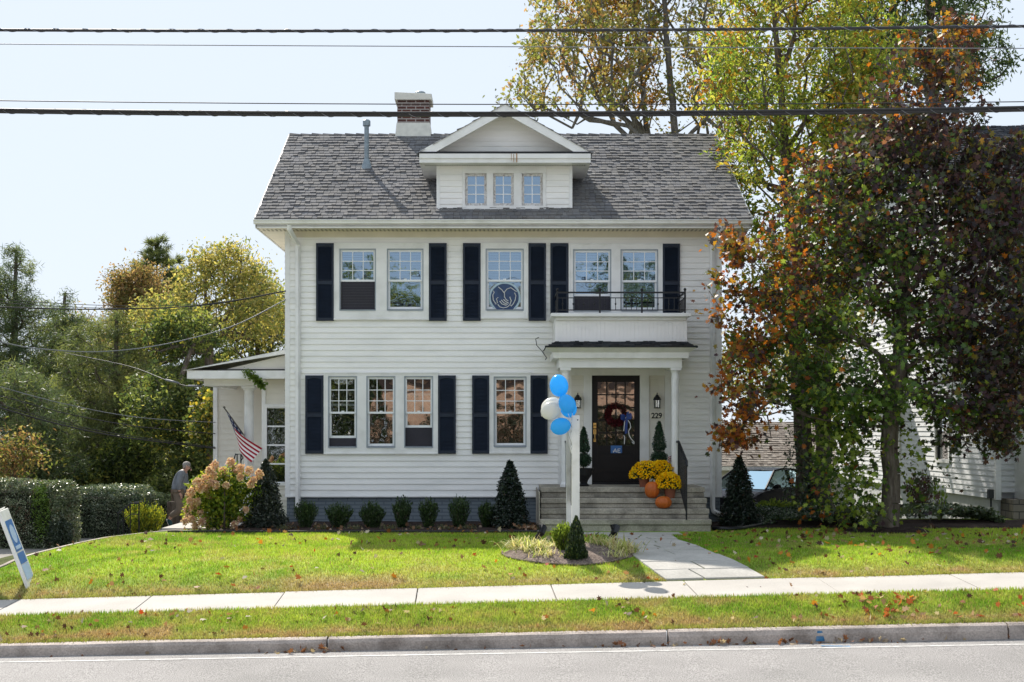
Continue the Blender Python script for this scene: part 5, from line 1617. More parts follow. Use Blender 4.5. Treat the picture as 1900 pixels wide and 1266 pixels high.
# island shrubs
x, y = at(1047, 21.55)
shrub('dwarf_shrub', 'light yellow green shrub at the foot of the white sign posts', x, y, .20, .18, .42, 3800, .042, [(.20, .27, .04, 4), (.12, .18, .03, 3), (.05, .08, .02, 2)], 131, 'spray', mat='leaf', axisup=.9)
x, y = at(1069, 20.98)
shrub('dwarf_conifer', 'small dark pointed conifer in front of the white sign posts', x, y, .20, .19, .61, 7500, .038, [(.022, .045, .018, 4), (.045, .075, .025, 2), (.15, .18, .03, .5)], 132, 'cone', axisup=.8, lump=.1)
# spotlights
for i, (px, d, lb) in enumerate([(1001, 22.5, 'black landscape spotlight in the left half of the island bed'), (1137, 22.4, 'black landscape spotlight in the right half of the island bed')]):
    x, y = at(px, d); z = float(gz(x, y)) + .08
    E = empty('landscape_spotlight', (x, y, z), lb, 'garden light', 'spotlights in the island bed')
    mm = MB(); mm.path([(x, y, z - .05), (x, y, z + .10)], .012, 6); mm.build('stake', M['iron'], E)
    mm = MB(); mm.path([(x - .045, y + .05, z + .10), (x + .0, y + .0, z + .15), (x + .02, y - .02, z + .17), (x + .06, y + .07, z + .27)], [.035, .045, .06, .065], 10); mm.path([(x + .02, y, z + .2), (x - .03, y - .03, z + .3), (x + .02, y + .05, z + .3)], [.03, .02, .01], 6)
    mm.build('lamp_head', M['iron'], E)

# hydrangea with pink-beige cone blooms
hx, hy = at(418, 27.4); hz = float(gz(hx, hy))
HYD = empty('hydrangea', (hx, hy, hz), 'big hydrangea with pinkish cream flower heads leaning over the side path', 'shrub')
g = np.random.default_rng(77)
n = 5600; v = unit(g.normal(0, 1, (n, 3))); r = g.random(n) ** .45 * (.75 + .5 * fbm(v[:, 0] * 3 + 7, v[:, 2] * 3 + 7, 5, 2))
P_ = np.stack([hx - .04 + v[:, 0] * r * .74, hy + v[:, 1] * r * .42, hz + .62 + v[:, 2] * r * .62 + v[:, 0] * r * .10], 1)
t = np.clip((P_[:, 2] - hz) / 1.25, 0, 1)
cols = pick([(.20, .29, .04, 3), (.34, .38, .05, 3), (.08, .13, .025, 3), (.42, .38, .05, .8)], n, g)
leaves('foliage', P_, .085, cols, M['leaf'], HYD, aspect=.55, seed=5, loc=(hx, hy, hz))
heads = [(399, 862, 13), (428, 857, 13), (414, 874, 15), (388, 872, 11), (380, 888, 14), (366, 893, 12), (395, 880, 12), (372, 905, 13), (360, 903, 11), (355, 912, 12), (384, 905, 11), (400, 898, 12), (437, 871, 11), (446, 868, 12), (463, 872, 13), (481, 877, 13), (446, 884, 10), (388, 918, 9),
         (352, 928, 10), (346, 945, 10), (366, 930, 11), (358, 940, 11), (350, 957, 10), (343, 966, 9), (356, 962, 10), (374, 968, 10), (362, 975, 9), (381, 964, 14), (435, 972, 9), (445, 963, 7), (465, 898, 9), (456, 945, 8), (470, 890, 9), (420, 900, 8), (372, 950, 9), (350, 915, 9), (392, 893, 10)]
for i, (px, py, rp) in enumerate(heads):
    d = 26.98 + g.uniform(-.18, .3); c = np.array(W(px, py, d)); R_ = rp * d / FPX * .60
    m_ = 190; v = unit(g.normal(0, 1, (m_, 3))); r = g.random(m_) ** .3
    rr = R_ * (1 - .22 * v[:, 2]); P_ = c + v * r[:, None] * rr[:, None] * np.array([1, 1, 1.15])
    cl = pick([(.66, .43, .31, 3), (.74, .55, .40, 3), (.54, .32, .25, 2), (.68, .60, .38, 1)], m_, g, None, jit=.12)
    leaves('flower_head', P_, .040, cl, M['petal'], HYD, aspect=.95, seed=300 + i, loc=tuple(c))
w = MB()
for px, py, rp in heads[:28]:
    c = W(px, py, 27.4); w.path([(hx + .02, hy, hz), (hx * .5 + c[0] * .5, hy, hz + (c[2] - hz) * .62), c], [.016, .01, .005], 5)
w.path([(hx + .04, hy - .3, hz), (hx + .05, hy - .32, hz + .8)], [.022, .012], 6)
w.build('stems', M['bark'], HYD, smooth=True, loc=(hx, hy, hz))

# clipped hedges
def hedge(label, x0, x1, y0, y1, z0, z1, n, size, pal, seed, rad=.18, mat='leaf_dark', patch=None):
    g = np.random.default_rng(seed)
    E = empty('hedge', ((x0 + x1) / 2, (y0 + y1) / 2, z0), label, 'hedge', 'clipped hedges by the driveway')
    f = g.random(n)
    X = g.uniform(x0, x1, n); Y = g.uniform(y0, y1, n); Z = g.uniform(z0, z1, n)
    A = np.array([(x1 - x0) * (z1 - z0), (x1 - x0) * (y1 - y0), (y1 - y0) * (z1 - z0)]); A /= A.sum()
    dep = np.abs(g.normal(0, .07, n))
    s = f < A[0]; Y[s] = y0 + dep[s]
    s = (f >= A[0]) & (f < A[0] + A[1]); Z[s] = z1 - dep[s]
    s = f >= A[0] + A[1]; side = g.random(n) < .5
    X[s] = np.where(side[s], x1 - dep[s], x0 + dep[s])
    # rounded shoulders and lumps
    edge = np.minimum(np.minimum(X - x0, x1 - X), .5)
    lum = (fbm(X * 2.2, Z * 2.2 + Y, seed, 3) - .5)
    Z -= np.where(Z > z1 - .35, (sstep(rad, 0, edge) * .16 + sstep(rad, 0, Y - y0) * .12), 0)
    Y += lum * .28 * (Y < y0 + .3); Z += lum * .16 * (Z > z1 - .3)
    cols = pick(pal, n, g, (fbm(X * 3, Z * 3, seed + 1, 2) * 30).astype(int), .4)
    if patch:
        k = ((X - patch[0]) / patch[1]) ** 2 + ((Z - patch[2]) / patch[3]) ** 2 + g.normal(0, .25, n) < 1
        cols[k] = pick([(.16, .26, .03, 3), (.09, .17, .02, 2)], int(k.sum()), g)
    leaves('foliage', np.stack([X, Y, Z], 1), size, cols, M[mat], E, aspect=.55, seed=seed, loc=((x0 + x1) / 2, (y0 + y1) / 2, z0))
    mm = MB(); mm.box(x0 + .16, x1 - .16, y0 + .22, y1 - .1, z0, z1 - .24); mm.build('dark_core_box', M['core'], E, loc=((x0 + x1) / 2, (y0 + y1) / 2, z0))  # solid dark box added inside as an occluder behind the leaves
    return E
HG = [(.13, .17, .09, 3), (.20, .24, .14, 2), (.36, .38, .28, 1.8), (.22, .14, .10, .5), (.06, .085, .045, 2)]
def hxz(px, d): return (px - VX) * d / FPX
d = 28.2; hedge('tall clipped hedge at the far left beside the driveway', hxz(-60, d), hxz(106, d), d - D0, d - D0 + 1.6, -.5, EYE - (893 - HY) * d / FPX, 26000, .055, HG, 401, patch=(hxz(74, d), .2, .3, .55))
d = 31.0; hedge('long shaded hedge behind the stair rail', hxz(118, d), hxz(262, d), d - D0, d - D0 + 1.4, -.75, EYE - (906 - HY) * d / FPX, 20000, .06, [(.08, .12, .07, 4), (.14, .18, .11, 2), (.30, .33, .24, 1.5)], 402)
d = 34.0; hedge('pale green hedge behind the walking man', hxz(255, d), hxz(335, d), d - D0, d - D0 + 1.2, -.75, EYE - (918 - HY) * d / FPX, 12000, .06, [(.15, .20, .08, 3), (.25, .28, .14, 2), (.07, .10, .05, 1)], 403)
x, y = at(110, 28.4); shrub('round_shrub', 'small round dark shrub against the tall hedge', x, y, .26, .26, .66, 4200, .045, [(.03, .05, .03, 3), (.06, .085, .05, 2)], 404, 'ball', z=-.47)
x, y = at(268, 29.6); shrub('golden_shrub', 'low yellow green shrub behind the stair rail', x, y, .46, .4, .72, 6500, .05, [(.30, .30, .035, 4), (.16, .22, .03, 3), (.05, .08, .02, 2)], 405, 'spray', mat='leaf', z=-.42, axisup=.8)
# ivy and plants on the right
g = np.random.default_rng(91)
def ivy(label, x0, x1, y0, y1, h, n, seed, pal):
    g = np.random.default_rng(seed)
    X = g.uniform(x0, x1, n); Y = g.uniform(y0, y1, n)
    hh = h * (.55 + .9 * fbm(X * 1.6, Y * 1.6, seed, 3)) * np.minimum(1, (np.minimum(X - x0, x1 - X) + .1) / .4)
    Z = gz(X, Y) + hh * (1 - .35 * g.random(n) ** 2)
    tag(leaves('ivy_ground_cover', np.stack([X, Y, Z], 1), .075, pick(pal, n, g), M['leaf_dark'], shape=MAPLE_LEAF, aspect=.85, seed=seed, up=1.1), label, 'ivy', kind='stuff')
IV = [(.025, .05, .025, 4), (.045, .08, .035, 3), (.09, .13, .055, 1.2)]
ivy('dark ivy ground cover under the ivied trunks', 5.1, 7.1, -1.6, 1.8, .30, 9000, 501, IV)
ivy('glossy ivy ground cover in front of the neighbour house wall', 7.6, 10.2, -.6, 2.6, .30, 10000, 502, [(.05, .08, .035, 3), (.10, .14, .06, 2), (.17, .2, .12, 1)])
for i, (px, d, lb) in enumerate([(1478, 31.1, 'ivy climbing the left ivied trunk'), (1512, 31.0, 'ivy and creeper between the two dark trunks')]):
    x, y = at(px, d); n = 1100; a = g.uniform(0, 2 * np.pi, n); t = g.random(n) ** 1.9
    rr = (.20 + .18 * (1 - t)) * g.uniform(.6, 1.1, n)
    C = np.stack([x + np.cos(a) * rr, y + np.sin(a) * rr, -.1 + t * (2.0 if i == 0 else 1.5)], 1)
    tag(leaves('climbing_ivy', C, .07, pick(IV + [(.14, .2, .04, .8)], n, g), M['leaf_dark'], shape=MAPLE_LEAF, aspect=.85, seed=510 + i), lb, 'ivy')
x, y = at(1440, 30.2); shrub('leafy_shrub', 'small yellow green plant in front of the parked car', x, y, .5, .3, .38, 1500, .07, [(.22, .28, .05, 3), (.09, .14, .03, 2)], 520, 'spray', mat='leaf', axisup=.6)
x, y = at(1745, 29.6); shrub('leafy_shrub', 'small bright sprig against the neighbour siding', x, y, .16, .12, .75, 90, .10, [(.22, .30, .05, 3), (.14, .22, .04, 2)], 521, 'spray', mat='leaf', axisup=.6, core=True)
x, y = at(1707, 31.5); shrub('leafy_shrub', 'reddish shrub right of the maple trunk by the neighbour wall', x, y, .36, .3, .9, 1500, .07, [(.10, .04, .05, 3), (.20, .12, .10, 1), (.07, .09, .03, 2)], 522, 'spray', axisup=.6)
# garden hose / drain
mm = MB(); pts = [W(1322, 966, 27.1), W(1350, 969, 26.9), W(1380, 967, 27.2), W(1412, 960, 28.0), W(1440, 955, 28.6)]
mm.path([(p[0], p[1], .05 + float(gz(p[0], p[1]))) for p in pts], .04, 8); tag(mm.build('drain_hose', M['iron'], smooth=True), 'black corrugated drain hose on the mulch right of the steps', 'hose')

# ================================================================== NEIGHBOURS AND CAR
NB = empty('neighbour_house', (11, 2, 0), 'grey white sided neighbour house with dark roof at the right edge', 'house')
m = MB()
lap_wall(m, 2.0, 17, .40, 5.9, [(5.2, 6.2, 1.2, 2.7), (9.5, 10.4, 1.2, 2.7), (5.2, 6.2, 4.0, 5.4)], y=10.9, axis='x', sgn=-1, pitch=.125)
lap_wall(m, 10.99, 11.35, .55, 5.9, [], y=2.0, pitch=.125)
lap_wall(m, 11.35, 17, .40, 5.9, [(11.36, 12.2, 1.25, 2.0)], y=1.2, pitch=.125)
m.add([(10.92, 1.2, 5.9), (10.92, 17, 5.9), (10.92, 9.2, 10.0)], [(0, 1, 2)])
m.box(11.0, 17, 2.2, 17, .4, 5.85)
m.build('siding_wall', mk('neighbour_siding', (.70, .71, .72), .55, .08, 2), NB)
m = MB(); m.box(10.88, 11.0, 1.96, 2.08, .38, 5.9); m.box(11.30, 11.36, 1.16, 2.0, .4, 5.9); m.build('corner_board', M['trim'], NB)
m = MB(); m.box(10.97, 17, 2.06, 16.9, -.6, .40); m.build('foundation', mk('pale_render', (.55, .56, .57), .8, .12, 4), NB)
m = MB(); m.box(11.02, 17, 1.28, 2.06, -.6, .42); m.build('stone_foundation', brickmat('rubble_stone', (.14, .12, .10), (.2, .17, .14), (.05, .045, .04), bw=.35, bh=.16), NB)
for y0, z0 in ((5.2, 1.2), (9.5, 1.2), (5.2, 4.0)):
    m = MB(); z1 = z0 + 1.5; w_ = 1.0
    for a, b, c, d_ in ((y0 - .08, y0, z0 - .08, z1 + .08), (y0 + w_, y0 + w_ + .08, z0 - .08, z1 + .08), (y0, y0 + w_, z1, z1 + .08), (y0, y0 + w_, z0 - .08, z0), (y0, y0 + w_, (z0 + z1) / 2 - .02, (z0 + z1) / 2 + .02)):
        m.box(10.84, 10.89, a, b, c, d_)
    o = m.build('window', M['trim'], NB); m = MB(); m.quad((10.93, y0, z0), (10.93, y0 + w_, z0), (10.93, y0 + w_, z1), (10.93, y0, z1)); m.build('pane', M['glass_low'], o)
m = MB()
for a, b, c, d_ in ((11.37, 11.42, 1.25, 2.0), (12.15, 12.2, 1.25, 2.0), (11.42, 12.15, 1.95, 2.0), (11.42, 12.15, 1.25, 1.3)): m.box(a, b, 1.12, 1.2, c, d_)
o = m.build('window', M['iron'], NB); m = MB(); m.quad((11.42, 1.17, 1.3), (12.15, 1.17, 1.3), (12.15, 1.17, 1.95), (11.42, 1.17, 1.95)); m.build('pane', M['glass_low'], o)
m = MB()
ry0, rz0 = 1.0, 5.85; ryp, rzp = 9.2, 10.15
v_ = Vector((0, ryp - ry0, rzp - rz0)); ln = v_.length
DK = ((.045, .05, .06), (.06, .065, .075), (.038, .042, .05))
shingles(m, (10.5, ry0, rz0), (1, 0, 0), v_.normalized(), 8, ln, seed=41, cols=DK)
m.add([(10.5, ry0, rz0 - .02), (18.5, ry0, rz0 - .02), (18.5, ryp, rzp - .02), (10.5, ryp, rzp - .02)], [(0, 1, 2, 3)], DK[0])
m.add([(10.5, 17.4, rz0 - .02), (18.5, 17.4, rz0 - .02), (18.5, ryp, rzp - .02), (10.5, ryp, rzp - .02)], [(0, 1, 2, 3)], DK[0])
m.build('roof', M['shingle'], NB)
m = MB(); m.prism([(ry0 - .05, rz0 - .15), (ry0 - .05, rz0), (ryp, rzp + .02), (17.45, rz0), (17.45, rz0 - .15), (ryp, rzp - .16)], 'x', 10.46, 10.5); m.box(10.5, 18, .93, 1.0, 5.72, 5.86); m.build('rake_board', M['trim'], NB)
m = MB(); mt = W(1833, 925, 31.1); m.path([(10.75, 1.9, -.1), (10.75, 1.9, .55)], .02, 6); m.box(10.68, 10.8, 1.85, 1.95, .42, .62); m.build('gas_meter', M['iron'], NB)
# rear deck on the neighbour house seen through the leaves
m = MB(); m.box(9.4, 10.88, 9, 12.5, 2.9, 3.05)
for k in range(12): m.box(9.4, 9.44, 9 + k * .3, 9.05 + k * .3, 3.05, 3.9)
m.box(9.38, 9.46, 9, 12.5, 3.9, 3.97)
for yy in (9.1, 12.4): m.box(9.42, 9.52, yy - .05, yy + .05, -.6, 2.9)
m.build('rear_deck', M['siding_cream'], NB)

GA = empty('garage', (8, 16, -.6), 'low garage with sunlit brown shingle roof behind the parked car', 'garage')
m = MB()
def gp(px, py, d): return W(px, py, d)
gd = 46.0; gx0, gx1 = (1300 - VX) * gd / FPX, (1590 - VX) * gd / FPX
zt0 = EYE - (866 - HY) * gd / FPX; 
lap_wall(m, gx0 + .3, gx1 - .3, -.7, zt0, [], y=gd - D0 + .4)
m.box(gx0 + .3, gx1 - .3, gd - D0 + .45, gd - D0 + 6, -.7, zt0)
m.build('wall', M['siding_cream'], GA)
m = MB()
rd = 49.5; zr = EYE - (783 - HY) * rd / FPX
v_ = Vector((0, rd - gd, zr - zt0))
shingles(m, (gx0, gd - D0, zt0), (1, 0, 0), v_.normalized(), gx1 - gx0, v_.length, seed=51, cols=((.23, .20, .175), (.28, .25, .22), (.19, .165, .145)))
m.add([(gx0, gd - D0, zt0 - .03), (gx1, gd - D0, zt0 - .03), (gx1, rd - D0, zr - .03), (gx0, rd - D0, zr - .03), (gx0, gd - D0 + 7, zt0 - .03), (gx1, gd - D0 + 7, zt0 - .03)], [(0, 1, 2, 3), (3, 2, 5, 4), (0, 3, 4), (1, 5, 2)], (.2, .18, .15))
m.build('roof', M['shingle'], GA)
m = MB(); m.box(gx0, gx1, gd - D0 - .03, gd - D0, zt0 - .12, zt0); m.build('fascia', M['trim'], GA)

# black car, three-quarter view, nose towards the left
CE = empty('parked_car', (0, 0, 0), 'black car parked behind the holly with its windscreen facing left', 'car')
def car():
    # side profile (x forward, z up)
    body = [(-2.2, .30), (-2.25, .75), (-2.1, .98), (-1.2, 1.02), (.75, 1.00), (1.5, .93), (2.15, .78), (2.28, .55), (2.25, .28)]
    wheel_x = (1.42, -1.38)
    m = MB(); hw = .90
    low = []
    # lower outline with arches
    for X in (2.2,): pass
    def arch(cx):
        return [(cx + .38 * math.cos(t), .33 + .38 * math.sin(t)) for t in np.linspace(0, math.pi, 9)]
    outline = body + [(1.84, .24)] + arch(1.42) + [(1.0, .24), (-.96, .24)] + arch(-1.38) + [(-1.8, .24)]
    secs = [(-hw, .88), (-hw * .985, .97), (-hw * .9, 1.0), (0, 1.015), (hw * .9, 1.0), (hw * .985, .97), (hw, .88)]
    n = len(outline); vs = []
    for y, k in secs:
        for (x, z) in outline:
            zz = .24 + (z - .24) * (k if z > .6 else 1); xx = x * (1 - .06 * (abs(y) / hw) ** 4)
            vs.append((xx, y, zz))
    fs = []
    for i in range(len(secs) - 1):
        for j in range(n): fs.append((i * n + j, i * n + (j + 1) % n, (i + 1) * n + (j + 1) % n, (i + 1) * n + j))
    fs += [tuple(range(n)), tuple((len(secs) - 1) * n + j for j in range(n))]
    m.add(vs, fs)
    # roof and pillars
    cab = [(-1.95, .98), (-1.3, 1.42), (-.3, 1.5), (.25, 1.44), (1.15, .97)]
    def cabv(y, s): return [(x, y * (1 - .22 * (z - .98) / .5), z) for x, z in cab]
    for s in (-1, 1):
        pass
    r = [(-1.3, 1.42), (-.3, 1.5), (.25, 1.44)]
    yy = .62
    vs = []
    for (x, z) in r: vs += [(x, -yy, z), (x, -yy * .5, z + .02), (x, yy * .5, z + .02), (x, yy, z)]
    fs = [(i * 4 + k, i * 4 + k + 1, i * 4 + k + 5, i * 4 + k + 4) for i in range(2) for k in range(3)]
    m.add(vs, fs)
    for s in (-1, 1):
        for a, b in (((1.12, .98, .82), (.25, 1.44, .62)), ((-1.95, .98, .82), (-1.3, 1.42, .62)), ((-.35, 1.0, .86), (-.4, 1.48, .63))):
            m.path([(a[0], s * a[2], a[1]), (b[0], s * b[2], b[1])], .035, 5)
        m.path([(.25, s * .62, 1.44), (-.3, s * .62, 1.49), (-1.3, s * .62, 1.42)], .03, 5)
    body_o = m
    gl = MB()
    gl.quad((1.13, -.80, .98), (1.13, .80, .98), (.26, .60, 1.43), (.26, -.60, 1.43))
    gl.quad((-1.93, -.78, .99), (-1.93, .78, .99), (-1.31, .6, 1.41), (-1.31, -.6, 1.41))
    for s in (-1, 1):
        gl.add([(1.1, s * .82, .98), (.25, s * .615, 1.43), (-.38, s * .62, 1.47), (-.36, s * .84, 1.0)], [(0, 1, 2, 3)])
        gl.add([(-.38, s * .62, 1.47), (-.36, s * .84, 1.0), (-1.9, s * .81, 1.0), (-1.3, s * .61, 1.41)], [(0, 1, 2, 3)])
    return body_o, gl, wheel_x
cb, cg, wx = car()
ca = R(180 + 52); cpos = Vector((6.95, 9.2, -.60))
Rm_ = Matrix.Translation(cpos) @ Matrix.Rotation(ca, 4, 'Z')
def xf(mb): mb.v = [tuple(Rm_ @ Vector(p)) for p in mb.v]; return mb
CE.location = cpos
xf(cb).build('body', M['car'], CE, smooth=False, bevel=.03, loc=tuple(cpos)); xf(cg).build('windows', M['car_glass'], CE, loc=tuple(cpos))
for wx_ in wx:
    for s in (-1, 1):
        t = MB(); t.lathe([(.20, -.10), (.31, -.11), (.335, -.07), (.335, .07), (.31, .11), (.20, .10)], (0, 0, 0), 24)
        t.v = [(wx_ + p[0], s * .80 + p[2], .335 + p[1]) for p in t.v]
        wo = xf(t).build('wheel', M['tyre'], CE, smooth=True, loc=tuple(cpos))
        t = MB(); t.lathe([(.0, .085), (.05, .09), (.19, .07), (.205, .10)], (0, 0, 0), 16)
        for k in range(5):
            a = 2 * math.pi * k / 5; t.path([(0, 0, .10), (.19 * math.cos(a), .19 * math.sin(a), .095)], .025, 5)
        t.v = [(wx_ + p[0], s * (.80 + p[2]), .335 + p[1]) for p in t.v]
        xf(t).build('rim', M['rim'], wo)
for s in (-1, 1):
    t = MB(); t.add([(2.17, s * .78, .62), (2.2, s * .5, .60), (2.12, s * .5, .74), (1.95, s * .80, .78)], [(0, 1, 2, 3)]); t.v = [(p[0] + .05, p[1] * 1.02, p[2]) for p in t.v]
    xf(t).build('headlight', M['car_glass'], CE, loc=tuple(cpos))
    t = MB(); t.path([(.85, s * .88, 1.0), (.82, s * 1.0, 1.05), (.72, s * 1.02, 1.05)], [.03, .07, .05], 6); xf(t).build('wing_mirror', M['car'], CE, loc=tuple(cpos))

# ================================================================== ACROSS THE STREET (mirrored in the panes)
BB = empty('brick_building', (1, -46, -.6), 'sunlit tan brick building across the street, mirrored in the window panes', 'building')
m = MB(); m.box(-6.8, 9.0, -56, -46, -.7, 4.6); m.build('wall', M['brick_tan'], BB)
m = MB(); m.prism([(-45.5, 4.6), (-56.5, 4.6), (-51, 6.3)], 'x', -7.2, 9.4); 
m.add([(0, 0, 0)], []); m.build('roof', M['mulch'], BB)
for X in (-5.5, 6.0):
    m = MB(); m.box(X, X + 1.2, -45.99, -45.93, .6, 2.0); m.build('window', M['dark'], BB)
for i, (X, Y, H, pal) in enumerate([(-11, -46, 9, OLV), (-15, -50, 12, DRK), (-7.2, -58, 12.5, OLV), (1.5, -62, 12, ORG), (11, -47, 9.5, OLV), (8, -60, 13, DRK), (-22, -50, 11, OLV)]):
    lbls = ['olive tree left of the brick building across the street', 'dark tall tree far left across the street', 'olive tree behind the left end of the brick building', 'bronze tree behind the middle of the brick building', 'olive tree right of the brick building across the street', 'dark tree behind the right end of the brick building', 'olive tree at the far left end across the street']
    b = (X, Y, -.6)
    tree('street_tree', lbls[i], 'tree', b, [b, (X, Y, H * .4), (X + .2, Y, H * .75)], .2, [(X, Y, H * .62, H * .27, H * .25, H * .38)], 90, 40, .42, .34, pal, seed=600 + i, minw=3, group='trees across the street')

def far_hedge(label, x0, x1, y, h, n, pal, seed):
    g = np.random.default_rng(seed); X = g.uniform(x0, x1, n); hh = h * (.75 + .5 * fbm(X * .5, X * 0, seed, 3))
    Z = -.6 + hh * g.random(n) ** .8; Y = y + g.uniform(0, .8, n)
    o = leaves('hedge', np.stack([X, Y, Z], 1), .34, pick(pal, n, g), M['leaf_dark'], seed=seed, aspect=.6)
    tag(o, label, 'hedge')
far_hedge('dark shrub row in front of the brick building across the street', -7.5, 14, -45.3, 3.4, 9000, [(.03, .045, .02, 3), (.05, .05, .03, 2), (.08, .06, .04, 1)], 801)
far_hedge('tall dark hedge left of the brick building across the street', -26, -6.9, -45.6, 6.0, 12000, [(.03, .05, .02, 3), (.06, .09, .03, 2), (.10, .10, .04, 1)], 802)

# ================================================================== STREET THINGS
# wires over the street
def wire(label, pts, d, r, mat='wire', sagn=24, group='overhead street cables', twist=False):
    P_ = []
    (xa, ya), (xm, ym), (xb, yb) = pts
    for t in np.linspace(-.35, 1.35, sagn):
        px = xa + (xb - xa) * t
        # quadratic through three points
        L = [((px - xm) * (px - xb)) / ((xa - xm) * (xa - xb)), ((px - xa) * (px - xb)) / ((xm - xa) * (xm - xb)), ((px - xa) * (px - xm)) / ((xb - xa) * (xb - xm))]
        P_.append(W(px, ya * L[0] + ym * L[1] + yb * L[2], d))
    mm = MB(); mm.path(P_, r, 8)
    o = tag(mm.build('overhead_cable', M[mat], smooth=True), label, 'cable', group)
    if twist:
        mm = MB(); a = P_[0]; b = P_[-1]; n = 900; Q = []
        for i in range(n):
            u = i / (n - 1) * (len(P_) - 1); k = min(int(u), len(P_) - 2); f = u - k
            c = Vector(P_[k]).lerp(Vector(P_[k + 1]), f); an = i * .42
            Q.append(c + Vector((0, math.cos(an), math.sin(an))) * (r + .003))
        mm.path(Q, .004, 3, cap=False); place(mm.build('lashing_wire', M['wire_pale']), o)
    return o
wire('thick black cable, highest of the four over the street', [(0, 56), (950, 57), (1900, 49)], 16.2, .017, twist=True)
wire('thin grey wire just below the highest cable', [(0, 82), (950, 87), (1900, 90)], 16.4, .0055, 'wire_pale')
wire('thin dark wire just above the lowest thick cable', [(0, 187), (950, 194), (1900, 189)], 16.4, .006)
wire('thickest black cable, lowest over the street, crossing the dormer peak', [(0, 206), (950, 212.5), (1900, 203)], 16.2, .029, twist=True)
wire('bundled messenger riding on top of the thickest cable', [(0, 203), (950, 209), (1900, 198.5)], 16.15, .012)
mm = MB(); mm.path([W(1361, 206, 16.1), W(1359, 196, 16.1), W(1362, 187, 16.1)], .008, 5); tag(mm.build('cable_clip', M['wire']), 'small black hook on the lowest street cable above the right roof', 'hook')
def lwire(label, pts, r=.012, mat='wire'):
    P_ = [Vector(W(*p)) for p in pts]; Q = []
    for i in range(len(P_) - 1):
        p0 = P_[max(i - 1, 0)]; p1 = P_[i]; p2 = P_[i + 1]; p3 = P_[min(i + 2, len(P_) - 1)]
        for t in np.linspace(0, 1, 7)[:-1]:
            Q.append(.5 * ((2 * p1) + (-p0 + p2) * t + (2 * p0 - 5 * p1 + 4 * p2 - p3) * t * t + (-p0 + 3 * p1 - 3 * p2 + p3) * t ** 3))
    Q.append(P_[-1]); mm = MB(); mm.path(Q, r, 6)
    tag(mm.build('service_cable', M[mat], smooth=True), label, 'cable', 'service cables left of the house')
lwire('upper service cable running left from the house corner', [(530, 540, 29.3), (380, 566, 28), (200, 574, 26.5), (0, 570, 25), (-200, 560, 24)], .013)
lwire('thin wire just above the upper service cable', [(530, 541, 29.3), (380, 564, 28), (200, 567, 26.5), (0, 556, 25), (-200, 540, 24)], .006)
lwire('second thin wire of the upper service bundle', [(530, 541, 29.3), (380, 567, 28), (200, 572, 26.4), (0, 562, 24.9), (-200, 548, 24)], .006)
lwire('curved service cable dipping left from below the house eave', [(530, 556, 29.3), (430, 606, 28.5), (300, 640, 27.5), (180, 653, 26.5), (70, 647, 25.5), (0, 635, 25), (-120, 612, 24)], .011, 'wire_pale')
lwire('cable from the left edge down to the side porch eave, thickest and lowest', [(-200, 700, 26), (0, 757, 28), (100, 785, 29), (220, 810, 30.5), (400, 832, 33.2)], .016)
lwire('cable running just above the lowest thick service cable', [(-200, 695, 26), (0, 751, 28), (100, 780, 29), (220, 806, 30.5), (400, 830, 33.2)], .008)
lwire('middle cable above the lowest pair left of the side porch', [(-200, 690, 26), (0, 735, 28), (130, 769, 29.2), (260, 792, 31), (400, 805, 33.2)], .010)
lwire('pale upper cable of the lower left group', [(-200, 660, 26), (0, 718, 28), (130, 752, 29.2), (260, 775, 31), (400, 784, 33.2)], .009, 'wire_pale')
lwire('short cable with grey splice from the side porch gutter', [(352, 690, 30), (360, 717, 31), (310, 706, 32), (240, 680, 34), (120, 655, 36)], .009)
mm = MB(); mm.path([W(350, 716, 31), W(374, 717, 30.6)], .025, 6); mm.path([W(308, 705, 31.6), W(332, 711, 31.4)], .025, 6); tag(mm.build('cable_splice', M['wire_pale'], smooth=True), 'grey splice sleeves on the short cable by the side porch', 'cable splice')
# loose wire with hook beside the porch roof
mm = MB(); mm.path([W(1000, 626, 28.6), W(994, 629, 28.6), W(996, 641, 28.6), W(1006, 652, 28.2), W(1014, 664, 27.8), (W(1012, 668, 27.8))], .009, 5); tag(mm.build('loose_wire', M['wire'], smooth=True), 'short dark loose wire curling off the wall beside the porch roof', 'wire')

# sign posts with edge-on panel, in the island
SG = empty('yard_sign', (W(1068, 0, 21.9)[0], -7.4, float(gz(1.14, -7.4))), 'tall white two-post yard sign seen edge-on in the island bed', 'sign post')
m = MB(); a = (1061 - VX) * 21.9 / FPX; b = (1075.5 - VX) * 21.9 / FPX; zt = EYE - (771 - HY) * 21.9 / FPX
m.box(a, b, 21.9 - D0, 21.9 - D0 + .10, -.1, zt); m.build('post', M['post'], SG, bevel=.006)
a2 = (1051 - VX) * 23.3 / FPX; b2 = (1061.5 - VX) * 23.3 / FPX; zt2_ = EYE - (778 - HY) * 23.3 / FPX
m = MB(); m.box(a2, b2, 23.3 - D0, 23.3 - D0 + .09, -.1, zt2_); m.build('post', M['post'], SG, bevel=.006)
m = MB(); m.prism([((1059.2 - VX) * 22 / FPX, 22.0 - D0), ((1062 - VX) * 22 / FPX, 22.0 - D0), ((1062 - VX) * 23.3 / FPX, 23.3 - D0), ((1059.8 - VX) * 23.3 / FPX, 23.3 - D0)], 'z', EYE - (938 - HY) * 22 / FPX, EYE - (778 - HY) * 22 / FPX); m.build('panel', M['iron'], SG)
m = MB(); m.lathe([(.01, -.01), (.01, .01)], (0, 0, 0), 8); m.v = [(b - .03 + p[0], 21.9 - D0 - .004 + p[2] * .5, zt - .07 + p[1]) for p in m.v]; m.build('screw', M['iron'], SG)
